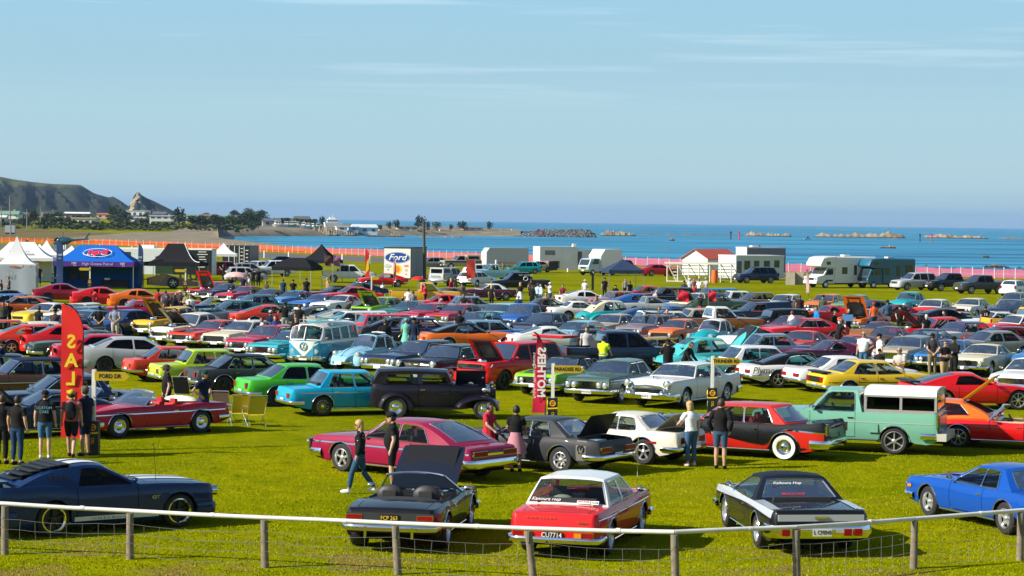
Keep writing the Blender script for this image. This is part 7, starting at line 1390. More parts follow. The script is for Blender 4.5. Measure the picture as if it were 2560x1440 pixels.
# ---- containers, hut, trailers
def boxlike(name,label,cat,px,y,rz,w,d,h,z0,m,corrug=0,roofm=None,grp=None):
    """near left corner region at px, y: middle of the near long face"""
    p=at(px,y);p=p+Vector((-math.sin(rz)*d/2,math.cos(rz)*d/2,0));t=thing(name,label,cat,p,rz,grp);mb=MB();mb.box((0,0,z0+h/2),(w,d,h));obj('body',mb.mesh('body',m,0),t)
    if roofm:obj('roof',MB().box((0,0,z0+h+.05),(w+.08,d+.08,.12)).mesh('roof',roofm,0),t)
    return t
CONT=mat('container_white',(.74,.72,.68),.6);GREYP=mat('grey_panel',(.22,.25,.28),.5,0,.1,1);GREYL=mat('pale_grey_panel',(.62,.62,.60),.5,0,.1,1);PALEB=mat('pale_blue_paint',(.45,.60,.66),.35,coat=.5)
t=boxlike('container','white display container with a big blue oval badge on its end','container',993,698,R(-14),2.95,6.0,3.15,.12,GREYP,roofm=mat('dark_roof',(.03,.03,.05),.6));f=-3.03
obj('front_panel',MB().box((0,-3.02,1.68),(2.9,.05,3.1)).mesh('front_panel',CONT,0),t)  # white lit front on a grey body: the sides' shade is put into colour
def disc(par,nm,x,y,z,rx,rz_,m,n=40):return obj(nm,MB().poly([(x+rx*math.cos(2*math.pi*k/n),y,z+rz_*math.sin(2*math.pi*k/n)) for k in range(n)]).mesh(nm,m,0),par)
BADGE=mat('badge_blue',(.006,.055,.32),.35,coat=.5)
disc(t,'badge_rim',0,-3.055,2.28,1.40,.60,BADGE);disc(t,'badge_line',0,-3.06,2.28,1.36,.565,WHITET);disc(t,'badge',0,-3.065,2.28,1.32,.53,BADGE);text('lettering','Ford',.92,t,(-.02,-3.075,2.30),(R(90),0,0),WHITET,shear=.35,sx=1.1,bold=.012)
disc(t,'small_badge',-1.0,-3.055,1.36,.38,.18,BLACKT);disc(t,'small_badge_face',-1.0,-3.06,1.36,.34,.145,WHITET);text('lettering','Ford',.24,t,(-1.0,-3.068,1.36),(R(90),0,0),BLACKT,shear=.35);text('lettering','V8',.2,t,(-1.0,-3.06,.98),(R(90),0,0),BLACKT)
disc(t,'sun_logo',0,-3.055,1.05,.50,.52,YELLOWT);disc(t,'sun_logo_core',0,-3.062,1.05,.30,.34,mat('logo_orange',(.75,.2,.01),.5));obj('small_sign',MB().box((1.0,-3.05,1.42),(.46,.02,.22)).mesh('small_sign',mat('red_print_pale',(.7,.2,.16),.5),0),t);disc(t,'round_logo',1.0,-3.055,.98,.16,.16,mat('logo_peach',(.75,.42,.3),.5));text('lettering','*',.5,t,(1.0,-3.06,.44),(R(90),0,0),REDT)
for k in range(9):obj('rib',MB().box((1.49,-2.6+k*.65,1.68),(.04,.3,2.9)).mesh('rib',GREYP,0),t)
t=thing('lone_pole','tall dark timber pole beside the white display container','pole',at(1061,698));obj('shaft',MB().tube([(0,0,0),(-.04,0,3),(-.16,0,6.4)],[.17,.15,.11],8).mesh('shaft',mat('dark_timber',(.075,.06,.045),.9),60),t);obj('stay',MB().box((-.16,0,5.3),(.7,.08,.08)).mesh('stay',MATS['dark_timber'],0),t)
t=boxlike('race_transporter','long white and black race transporter trailer behind the petrol marquee','trailer',398,700,R(-3),10.5,2.5,2.5,.55,mat('transporter_white',(.62,.66,.68),.4));mb=MB();mb.box((3.3,-1.27,1.8),(3.9,.03,2.45));obj('graphic_panel',mb.mesh('graphic_panel',mat('transporter_black',(.012,.016,.014),.35),0),t);mb=MB();mb.add([(-.4,-1.275,2.3),(1.36,-1.275,2.95),(1.36,-1.275,.6),(-.4,-1.275,.6)],[(0,1,2,3)]);obj('graphic_panel',mb.mesh('graphic_panel',mat('transporter_green',(.02,.045,.015),.35),0),t);obj('roof',MB().box((0,0,3.1),(10.5,2.45,.12)).mesh('roof',WHITE,0),t);mb=MB();mb.box((-3.4,-1.27,2.3),(1.0,.03,.9));obj('window',mb.mesh('window',WINM,0),t);obj('roof_vent',MB().box((-1.5,0,3.3),(1.6,1.2,.3)).mesh('roof_vent',WHITE,0),t)
for k in range(7):obj('print_bar',MB().box((4.3+.1*math.sin(k*3),-1.295,2.85-k*.25),(.8+.25*math.sin(k*2),.01,.07)).mesh('print_bar',WHITET,0),t)
for x in (-3,2.4,3.4):obj('wheel',wheel_mesh(.42,.25,'steel',False)[0],t,(x,-1.1,.42))
dr=thing('drag_car','orange and black striped dragster with a fat chrome wheel under the black marquee','car',at(425,722)+Vector((0,1.4,0)),R(5));mb=MB();mb.grid([[(-2.2,-.5,.3),(-2.2,-.45,.9),(-2.2,.45,.9),(-2.2,.5,.3)],[(-.8,-.6,.2),(-.8,-.5,1.3),(-.8,.5,1.3),(-.8,.6,.2)],[(1.0,-.45,.2),(1.0,-.4,.8),(1.0,.4,.8),(1.0,.45,.2)],[(3.2,-.2,.2),(3.2,-.18,.45),(3.2,.18,.45),(3.2,.2,.2)]]);obj('body',mb.mesh('body',mat('drag_orange',(.32,.09,.01),.35,coat=.8),30),dr)
for k in range(4):obj('stripe',MB().add([(-1.2-k*.28,-.62,.55),(-.4-k*.28,-.62,1.35),(-.28-k*.28,-.62,1.35),(-1.08-k*.28,-.62,.55)],[(0,1,2,3)]).mesh('stripe',YELLOWT,0),dr)
tm,rm,_=wheel_mesh(.5,.4,'dish',False)
for y in (-.75,.75):w_=obj('wheel',tm,dr,(.1,y,.5),(0,0,math.pi if y < 0 else 0));obj('rim',rm,w_)
t=boxlike('container','black container covered in small white lettering','container',590,672,R(-4),3.4,6,2.75,.1,mat('container_black',(.014,.016,.018),.4))
for x in (-.9,-.2,.4,1.0):obj('door_bar',MB().box((x,-3.03,1.5),(.07,.05,2.6)).mesh('door_bar',WHITET,0),t)
for k in range(10):obj('print_bar',MB().box((1.35 if k % 2 else .7,-3.04,2.5-k*.22),(.3+.08*math.sin(k*2),.01,.09)).mesh('print_bar',WHITET,0),t)
# white hut, prefab, grey container
def hut():
    rz=R(-40);p=at(1782,690);t=thing('hut','white hut with a red gable roof by the fence','hut',p+Vector((0,3.2,0)),rz);w,d,h,pk=3.7,6.6,2.15,1.0
    mb=MB();mb.add([(-w/2,-d/2,0),(w/2,-d/2,0),(w/2,-d/2,h),(0,-d/2,h+pk),(-w/2,-d/2,h),(-w/2,d/2,0),(w/2,d/2,0),(w/2,d/2,h),(0,d/2,h+pk),(-w/2,d/2,h)],[(0,1,2,3,4),(5,9,8,7,6),(1,6,7,2),(0,4,9,5)]);obj('wall',mb.mesh('wall',WHITE,0),t)
    mb=MB()
    for e in (-1,1):mb.add([(0,-d/2-.25,h+pk+.06),(e*(w/2+.25),-d/2-.25,h-.10),(e*(w/2+.25),d/2+.25,h-.10),(0,d/2+.25,h+pk+.06),(0,-d/2-.25,h+pk),(e*(w/2+.25),-d/2-.25,h-.16),(e*(w/2+.25),d/2+.25,h-.16),(0,d/2+.25,h+pk)],[(0,1,2,3),(4,7,6,5),(0,4,5,1),(1,5,6,2),(2,6,7,3)])
    obj('roof',mb.mesh('roof',mat('red_roof',(.52,.09,.05),.6),0),t);obj('vent',MB().box((.2,-d/2-.03,1.6),(1.0,.05,.16)).mesh('vent',CONT,0),t);obj('shutter',MB().box((.6,-d/2-.03,.9),(1.2,.05,.9)).mesh('shutter',CONT,0),t)
hut()
t=boxlike('prefab_office','long white flat roofed prefab office with small windows','building',1900,701,R(30),6.6,3.4,2.45,.25,mat('prefab_white',(.56,.58,.60),.6),roofm=WHITE)
for x,w_,h_,z in ((-2.9,.65,1.7,1.3),(-1.8,.8,1.0,1.7),(-.5,.7,.8,1.8),(.9,.8,.7,1.85),(2.3,.7,.8,1.85)):mb=MB();mb.box((x,-1.71,z),(w_,.05,h_));obj('window' if x > -2.5 else 'door',mb.mesh('window',WINM if x > -2.5 else mat('door_dark',(.10,.12,.14),.5),0),t)
for k in range(3):obj('lit_end_panel',MB().box((-3.32,-1.12+k*1.12,1.5),(.05,1.06,2.3)).mesh('lit_end_panel',WHITE,0),t)  # end whiter than the walls: the sunlight on it is put into the colour
t=boxlike('tall_container','grey tall container behind the white prefab office','container',1915,690,R(26),5.6,2.5,3.0,.4,GREYL,roofm=GREYL);obj('shaded_side',MB().box((0,-1.27,1.9),(5.5,.04,2.9)).mesh('shaded_side',mat('shaded_panel',(.16,.17,.20),.5),0),t);obj('rooflight',MB().box((-1,0,3.6),(.9,.6,.18)).mesh('rooflight',CONT,0),t)  # shade on the long side is put into this darker sheet
# white tiered stand
p=at(1735,705);t=thing('grandstand','white timber tiered stand seen from behind','grandstand',p,R(-10));WT=mat('stand_white',(.66,.63,.55),.6)
for k in range(7):
    x=-2.9+k*1.15;obj('frame',MB().tube([(x,0,0),(x,0,2.0)],.07,4).tube([(x,0,2.0),(x+.9,2.0,.15)] if k > 1 else [(x,0,1.95),(x+1.0,0,.1)],.06,4).tube([(x,0,.08),(x+.2,2.2,.08)],.06,4).mesh('frame',WT,0),t)
for k in range(5):obj('bench_plank',MB().box((.9,.25+k*.42,1.75-k*.36),(6.6,.32,.10)).mesh('bench_plank',WT,0),t)
obj('top_rail',MB().box((.6,-.05,2.02),(7.6,.12,.22)).mesh('top_rail',WT,0),t);obj('bottom_rail',MB().box((-.9,-.05,.06),(4.2,.12,.12)).mesh('bottom_rail',WT,0),t)
t=thing('orange_bin','orange drum standing in front of the white stand','bin',at(1782,706)+Vector((0,-2,0)),0);obj('drum',MB().lathe([(.30,0),(.33,.3),(.33,.7),(.30,1.35)],14,'z',cap=True).mesh('drum',mat('bin_orange',(.8,.13,.01),.5),40),t)
for i,(px,yy) in enumerate(((1978,712),(2000,712))):thing('concrete_block',['concrete block beside the navy four wheel drive','concrete block next to the white motorhome'][i],'block',at(px,yy)+Vector((0,.6,0)),R(-10),'concrete blocks by the fence',MB().box((0,0,.65),(.98,1.0,1.3),0,None,.96).mesh('concrete_block',mat('concrete',(.36,.32,.24),.9,0,.15,2),0))
# ---- camper vans and trucks
def camper(px,y,rz,L_,W_,H_,m,label,luton=True,cabm=None,name='motorhome',wins=((.4,1.75,.8,.6),(-.9,1.8,.3,.9),(-2.2,1.8,.9,.6)),nose=1.0):
    p=at(px,y);t=thing(name,label,'camper',p,rz,'campers and trucks at the fence');hw=W_/2;xf=L_/2;cabm=cabm or m
    mb=MB();mb.grid([[(-xf,-hw,.5),(-xf,-hw,H_-.15),(-xf,-hw+.15,H_),(-xf,hw-.15,H_),(-xf,hw,H_-.15),(-xf,hw,.5)],[(xf-1.9,-hw,.5),(xf-1.9,-hw,H_-.1),(xf-1.9,-hw+.15,H_+.05),(xf-1.9,hw-.15,H_+.05),(xf-1.9,hw,H_-.1),(xf-1.9,hw,.5)]]);mb.poly([(-xf,-hw,.5),(-xf,hw,.5),(-xf,hw,H_-.15),(-xf,hw-.15,H_),(-xf,-hw+.15,H_),(-xf,-hw,H_-.15)]);mb.poly([(xf-1.9,-hw,.5),(xf-1.9,-hw,H_-.1),(xf-1.9,hw,H_-.1),(xf-1.9,hw,.5)]);obj('body',mb.mesh('body',m,30),t)
    if luton:
        mb=MB();P=[]
        for x,zb,zt in ((xf-1.95,2.0,H_+.05),(xf-.9,2.05,H_+.02),(xf-.35,2.12,H_-.12),(xf-.05,2.2,H_-.55),(xf,2.3,H_-.7)):P.append([(x,-hw,zb),(x,-hw,zt-.1),(x,-hw+.12,zt),(x,hw-.12,zt),(x,hw,zt-.1),(x,hw,zb)])
        mb.grid(P,cv=True);mb.poly(P[-1]);obj('luton',mb.mesh('luton',m,35),t);mb=MB()
        for e in (-1,1):mb.box((xf-1.0,e*(hw+.01),2.5),(.5,.03,.32))
        obj('luton_window',mb.mesh('luton_window',WINM,0),t)
    hwc=hw-.12;mb=MB();prof=[(xf-1.9,.45,2.05),(xf-1.0,.45,2.02),(xf-.45,.45,1.95 if nose < .5 else 1.32),(xf-.05 if nose < .5 else xf+.35,.45,1.15)];P=[[(x,-hwc,zb),(x,-hwc,zt-.05),(x,-hwc+.1,zt),(x,hwc-.1,zt),(x,hwc,zt-.05),(x,hwc,zb)] for x,zb,zt in prof];mb.grid(P);mb.poly(P[-1]);obj('cab',mb.mesh('cab',cabm,30),t)
    (xa_,_,za_),(xb_,_,zb_)=(prof[1],prof[2]) if nose >= .5 else (prof[2],prof[3]);n_=Vector((za_-zb_,0,xb_-xa_)).normalized()*.015;a,b=Vector((xa_,0,za_)).lerp(Vector((xb_,0,zb_)),.08)+n_,Vector((xa_,0,za_)).lerp(Vector((xb_,0,zb_)),.92)+n_
    mb=MB();mb.poly([(a.x,-hwc+.12,a.z),(a.x,hwc-.12,a.z),(b.x,hwc-.1,b.z),(b.x,-hwc+.1,b.z)]);obj('windshield',mb.mesh('windshield',WINM,0),t)
    for e in (-1,1):
        mb=MB();mb.poly([(xf-1.7,e*(hwc+.012),1.35),(xf-.75,e*(hwc+.012),1.30),(xf-.95,e*(hwc+.012),1.92),(xf-1.7,e*(hwc+.012),1.95)]);obj('cab_window',mb.mesh('cab_window',WINM,0),t);obj('mirror',MB().box((xf-.7,e*(hwc+.18),1.5),(.1,.22,.3)).mesh('mirror',BLACK,0),t)
        obj('headlight',MB().box((prof[-1][0]+.01,e*(hwc-.25),.92),(.06,.34,.2)).mesh('headlight',LENS,0),t)
        for x in (xf-.75,-xf+1.5):
            tm,rm,_=wheel_mesh(.36,.22,'steel',False);w_=obj('wheel',tm,t,(x,e*(hwc-.08),.36),(0,0,0 if e > 0 else math.pi));obj('rim',rm,w_)
        mb=MB();mb.box((xf-.75,e*(hwc-.07),.55),(.95,.3,.6));obj('wheel_arch',mb.mesh('wheel_arch',UNDER,0),t) if False else None
    obj('grille',MB().box((prof[-1][0]+.01,0,.9),(.05,1.0,.22)).mesh('grille',BLACK,0),t);obj('bumper',MB().box((prof[-1][0]+.02,0,.58),(.16,2*hwc,.26)).mesh('bumper',cabm if nose >= .5 else CHROME,0),t);obj('number_plate',MB().box((prof[-1][0]+.12,0,.6),(.02,.38,.13)).mesh('number_plate',PLATEW,0),t)
    for x,z,w_,h_ in wins:
        for e in (-1,1):mb=MB();mb.box((x,e*(hw+.005),z),(w_+.08,.02,h_+.08),1);mb.box((x,e*(hw+.012),z),(w_,.025,h_),0);obj('window' if w_ > .4 else 'door_window',mb.mesh('window',[WINM,BLACK],0),t)
    obj('chassis',MB().box((-.3,0,.45),(L_-1.2,W_-.5,.2)).mesh('chassis',UNDER,0),t);obj('roof_hatch',MB().box((-.5,0,H_+.1),(.8,.6,.14)).mesh('roof_hatch',WHITE,0),t);return t
t=camper(2102,719,R(212),7.2,2.3,3.15,mat('motorhome_white',(.70,.71,.70),.4,coat=.4),'white motorhome with an over cab bed beside the blue camper');mb=MB()
for e in (-1,1):mb.box((-.15,e*1.165,1.5),(.62,.02,1.9))
obj('door',mb.mesh('door',MATS['motorhome_white'],0),t);text('lettering','maui',.34,t,(3.4,.02,2.42),(R(70),0,R(90)),GREYP);mb=MB()
for e in (-1,1):mb.box((2.4,e*1.04,.75),(.9,.02,.16))
obj('stripe',mb.mesh('stripe',BLACK,0),t)
t=camper(2212,720,R(210),6.0,2.2,3.0,mat('camper_teal',(.006,.11,.20),.35,coat=.6),'blue camper with an over cab bed right of the white motorhome',nose=.2,wins=((.6,1.7,.5,.6),(-.8,1.75,.35,.9),(-2.2,1.8,.8,1.0)));[setattr(q,'name',q.name) for q in t.children]
obj('front_grille',MB().box((2.99,0,.95),(.06,1.6,.3)).mesh('front_grille',BLACK,0),t)
t=camper(1500,688,R(222),5.6,2.0,2.35,PALEB,'pale blue light truck with a white sloping box body',luton=False,nose=.2,wins=(),name='light_truck');mb=MB();mb.add([(-2.6,-1.05,.8),(.6,-1.05,.8),(.9,-1.05,2.3),(.2,-1.05,3.1),(-2.6,-1.05,3.1),(-2.6,1.05,.8),(.6,1.05,.8),(.9,1.05,2.3),(.2,1.05,3.1),(-2.6,1.05,3.1)],[(0,1,2,3,4),(9,8,7,6,5),(1,6,7,2),(2,7,8,3),(3,8,9,4),(4,9,5,0)]);obj('box_body',mb.mesh('box_body',WHITE,0),t)
p=at(1430,684)+Vector((0,3.0,0));t=thing('gooseneck_trailer','silver gooseneck living trailer behind the pale blue truck','trailer',p,R(200),'campers and trucks at the fence');SILV=mat('trailer_silver',(.66,.66,.65),.4,.15,.12,.8);mb=MB();sd=[(-4.6,.6),(2.0,.6),(2.0,1.5),(4.6,1.5),(4.6,3.25),(-.2,3.25),(-.6,2.95),(-4.6,2.85)];n=len(sd);mb.add([(x,-1.2,z) for x,z in sd]+[(x,1.2,z) for x,z in sd],[tuple(range(n)),tuple(range(2*n-1,n-1,-1))]+[(i,n+i,n+(i+1) % n,(i+1) % n) for i in range(n)]);obj('body',mb.mesh('body',SILV,0),t)
for e in (-1,1):
    for x,z,w_,h_ in ((3.3,2.5,1.3,.55),(-3.0,2.2,1.2,.5)):obj('window',MB().box((x,e*1.21,z),(w_,.04,h_)).mesh('window',WINM,0),t)
    obj('door',MB().box((-.6,e*1.21,1.8),(.55,.05,1.75)).mesh('door',mat('trailer_door',(.08,.08,.08),.4),0),t);obj('neck_shadow',MB().box((2.6,e*.9,1.0),(.9,.5,1.0)).mesh('neck_shadow',BLACK,0),t) if False else None
    for x in (-2.6,-1.7):tm,rm,_=wheel_mesh(.36,.22,'steel',False);w_=obj('wheel',tm,t,(x,e*1.0,.36),(0,0,0 if e > 0 else math.pi));obj('rim',rm,w_)
obj('roof_dish',MB().box((-.3,0,3.35),(.5,.5,.5),0,None,.7).mesh('roof_dish',WHITE,0),t);obj('neck_plate',MB().box((4.62,0,2.4),(.06,2.2,1.5)).mesh('neck_plate',CONT,0),t);obj('jockey_frame',MB().box((2.4,0,.9),(.5,1.6,1.1)).mesh('jockey_frame',BLACK,0),t)
p=at(1262,672)+Vector((0,2.0,0));t=thing('box_trailer','grey enclosed trailer with a sloped front left of the silver one','trailer',p,R(198),'campers and trucks at the fence');mb=MB();sd=[(-2.9,.5),(2.9,.5),(2.9,2.2),(2.5,2.75),(-2.9,2.75)];n=5;mb.add([(x,-1.2,z) for x,z in sd]+[(x,1.2,z) for x,z in sd],[tuple(range(n)),tuple(range(2*n-1,n-1,-1))]+[(i,n+i,n+(i+1) % n,(i+1) % n) for i in range(n)]);obj('body',mb.mesh('body',mat('trailer_grey',(.40,.41,.43),.5),0),t);obj('nose',MB().box((2.92,0,1.35),(.05,2.3,1.6)).mesh('nose',GREYL,0),t)  # nose paler than the body: sunlight on the front is put into its colour
for e in (-1,1):w_=obj('wheel',wheel_mesh(.34,.2,'steel',False)[0],t,(-.6,e*1.05,.34))
# ---- helicopter and utility poles on the far grass
p=at(158,625);t=thing('helicopter','dark blue helicopter parked beyond the track with drooping rotor','helicopter',p,R(172));HB=mat('heli_blue',(.015,.06,.10),.25,coat=1);mb=MB();P=[]
for x,z,ry,rz_ in ((1.9,1.3,.05,.05),(1.7,1.35,.45,.42),(1.0,1.55,.72,.72),(0,1.65,.78,.80),(-1.0,1.7,.6,.62),(-1.6,1.8,.25,.3),(-2.0,1.85,.16,.2),(-4.8,2.05,.10,.12)):P.append([(x,ry*math.cos(2*math.pi*k/12),z+rz_*math.sin(2*math.pi*k/12)) for k in range(12)])
mb.grid(P,cv=True);obj('body',mb.mesh('body',HB,60),t);mb=MB();mb.ell((1.0,0,1.72),(.78,.70,.56),12,8);obj('canopy_glass',mb.mesh('canopy_glass',DGLASS,60),t);mb=MB();mb.add([(-4.4,0,2.0),(-5.1,0,3.2),(-4.8,0,3.2),(-4.0,0,2.1),(-4.4,.06,2.0),(-5.1,.06,3.2),(-4.8,.06,3.2),(-4.0,.06,2.1)],[(0,1,2,3),(7,6,5,4),(0,4,5,1),(1,5,6,2),(2,6,7,3)]);obj('tail_fin',mb.mesh('tail_fin',HB,0),t);obj('mast',MB().tube([(0,0,2.3),(0,0,3.25)],.09,6).mesh('mast',STEEL),t)
for a in (35,215):
    ca,sa=math.cos(R(a)),math.sin(R(a));P=[[(r_*ca-.13*sa,r_*sa+.13*ca,3.25-.5*(r_/5)**2),(r_*ca+.13*sa,r_*sa-.13*ca,3.23-.5*(r_/5)**2)] for r_ in (.1,1.5,3,4.2,5.2)];mb=MB();mb.grid(P);obj('rotor_blade',mb.mesh('rotor_blade',BLACK,60),t)
for e in (-1,1):mb=MB();mb.tube([(2.0,e*.95,.2),(1.7,e*.95,.07),(-1.4,e*.95,.07)],.06,5);mb.tube([(.8,e*.95,.07),(.7,e*.4,1.0)],.05,5);mb.tube([(-.7,e*.95,.07),(-.6,e*.4,1.0)],.05,5);obj('skid',mb.mesh('skid',STEEL),t)
for px,y,h,n,lb in ((27,594,12.0,2,'tall leaning utility pole with two cross arms at the left edge'),(67,580,8.0,0,'thin lamp pole right of the tall utility pole'),(101,566,8.0,1,'utility pole before the grey house'),(3,584,9.0,1,'utility pole cut by the left edge')):
    d_=None
    p=far_pos(px,y) if y < 590 else at(px,y);s_=p.y/CAM_F;t=thing('utility_pole',lb,'pole',p,R(15),'utility poles of the town');hh=h if y < 590 else 105*s_;obj('shaft',MB().tube([(0,0,-.3),(-.35 if n == 2 else 0,0,hh)],[.2,.13],7).mesh('shaft',mat('pole_grey',(.25,.23,.20),.9),60),t)
    for k in range(n):z=hh-.5-k*1.4;obj('cross_arm',MB().box((-.33 if n == 2 else 0,0,z),(3.4-k*.6,.16,.18)).mesh('cross_arm',MATS['pole_grey'],0),t)
p=at(22,588);t=thing('cabin_box','pale grey portable cabin on a trailer at the left edge','cabin',p+Vector((0,2,0)),R(5));s_=p.y/CAM_F;obj('body',MB().box((0,0,1.9),(3.0,2.2,2.2)).mesh('body',mat('cabin_pale',(.42,.47,.50),.5),0),t);obj('chassis',MB().box((0,0,.45),(2.8,1.9,.7)).mesh('chassis',BLACK,0),t)
# ---- chairs
def lawn_chair(px,y,rz,label,m,name='lawn_chair'):
    t=thing(name,label,'chair',at(px,y),rz,'folding chairs beside the crimson open car');AL=ALLOY
    obj('seat',MB().add([(-.26,-.24,.40),(.26,-.24,.40),(.26,.22,.36),(-.26,.22,.36)],[(0,1,2,3)]).mesh('seat',m,0),t);obj('backrest',MB().add([(-.26,.22,.38),(.26,.22,.38),(.26,.44,.92),(-.26,.44,.92)],[(0,1,2,3)]).mesh('backrest',m,0),t)
    for e in (-1,1):obj('leg',MB().tube([(e*.28,-.34,0),(e*.28,.20,.40),(e*.28,.46,.96)],.013,5).mesh('leg',AL),t);obj('leg',MB().tube([(e*.28,.36,0),(e*.28,-.24,.42),(e*.28,-.26,.62),(e*.28,.28,.62)],.013,5).mesh('leg',AL),t)
    obj('crossbar',MB().tube([(-.28,.46,.96),(.28,.46,.96)],.013,5).mesh('crossbar',AL),t);return t
YC=mat('chair_yellow',(.72,.56,.02),.6);lawn_chair(596,1062,R(200),'yellow folding lawn chair, left of two beside the crimson car',YC);lawn_chair(634,1066,R(205),'yellow folding lawn chair, right of two on open grass',YC);lawn_chair(560,1052,R(170),'brown cloth camping chair with high back',mat('chair_brown',(.16,.11,.075),.8));lawn_chair(460,1010,R(170),'black folding chair beside the man in a hat',CK)
b=thing('sun_shade','blue folding chair back between red and magenta cars','chair',at(2140,862)+Vector((0,3,0)),0);obj('backrest',MB().box((0,0,1.3),(.55,.05,.35)).mesh('backrest',mat('chair_blue',(.12,.3,.6),.7),0),b);[obj('leg',MB().box((x,0,.62),(.04,.04,1.25)).mesh('leg',STEEL,0),b) for x in (-.25,.25)]
# ---- grass blades near the camera: past counting
def blades(n,seed,y0,y1,hmax,nm):
    r_=np.random.default_rng(seed);vs=[];fs=[];u=r_.random((n,8));d=y0*(y1/y0)**u[:,0];x=(u[:,1]-.5)*d*.50;h=hmax*(.4+.9*u[:,2]**2);a=u[:,3]*6.283;lw_=.008+.010*u[:,4]
    dx,dy=np.cos(a)*lw_,np.sin(a)*lw_;tx,ty=(u[:,5]-.5)*h*1.2,(u[:,6]-.5)*h*1.2
    V=np.empty((n,3,3));V[:,0]=np.stack([x-dx,d-dy,np.zeros(n)],1);V[:,1]=np.stack([x+dx,d+dy,np.zeros(n)],1);V[:,2]=np.stack([x+tx,d+ty,h],1)
    me=bpy.data.meshes.new(nm);me.vertices.add(n*3);me.vertices.foreach_set('co',V.reshape(-1));me.loops.add(n*3);me.loops.foreach_set('vertex_index',np.arange(n*3));me.polygons.add(n);me.polygons.foreach_set('loop_start',np.arange(0,n*3,3));me.update(calc_edges=True);me.materials.append(BLADE);o=kind(obj(nm,me),'stuff');o['label']='short green grass blades covering the show field';return o
BLADE=noisy('grass_blade',[(.20,.235,.002),(.27,.29,.003),(.36,.35,.012)],.9,bump=0,spec=0)
blades(90000,5,38.5,62,.03,'grass');blades(26000,6,62,100,.035,'grass')
# ---------------------------------------------------------------- people
SKIN=[mat('skin_%d' % i,c,.55,0,.06,9) for i,c in enumerate(((.50,.29,.20),(.42,.23,.15),(.56,.35,.26)))]
HAIRC={k:mat('hair_'+k,c,.6,0,.25,30) for k,c in dict(brown=(.05,.028,.015),black=(.012,.01,.01),blond=(.48,.30,.11),grey=(.30,.29,.28),red=(.20,.05,.02),white=(.55,.54,.52)).items()}
EYEM=mat('sunglasses_dark',(.01,.01,.012),.15)
POSES=dict(down=((-.02,.245,1.15),(.05,.26,.92)),hips=((-.09,.40,1.20),(.05,.20,1.04)),crossed=((.07,.25,1.16),(.25,-.05,1.20)),photo=((.22,.24,1.22),(.38,.07,1.50)),reach=((.20,.23,1.20),(.46,.18,1.10)),behind=((-.12,.26,1.16),(-.18,.04,.98)),pocket=((-.08,.29,1.17),(.02,.22,.94)),fwd=((.10,.24,1.17),(.30,.20,1.02)),back=((-.16,.24,1.18),(-.22,.25,.96)),up=((.12,.38,1.52),(.16,.20,1.74)))
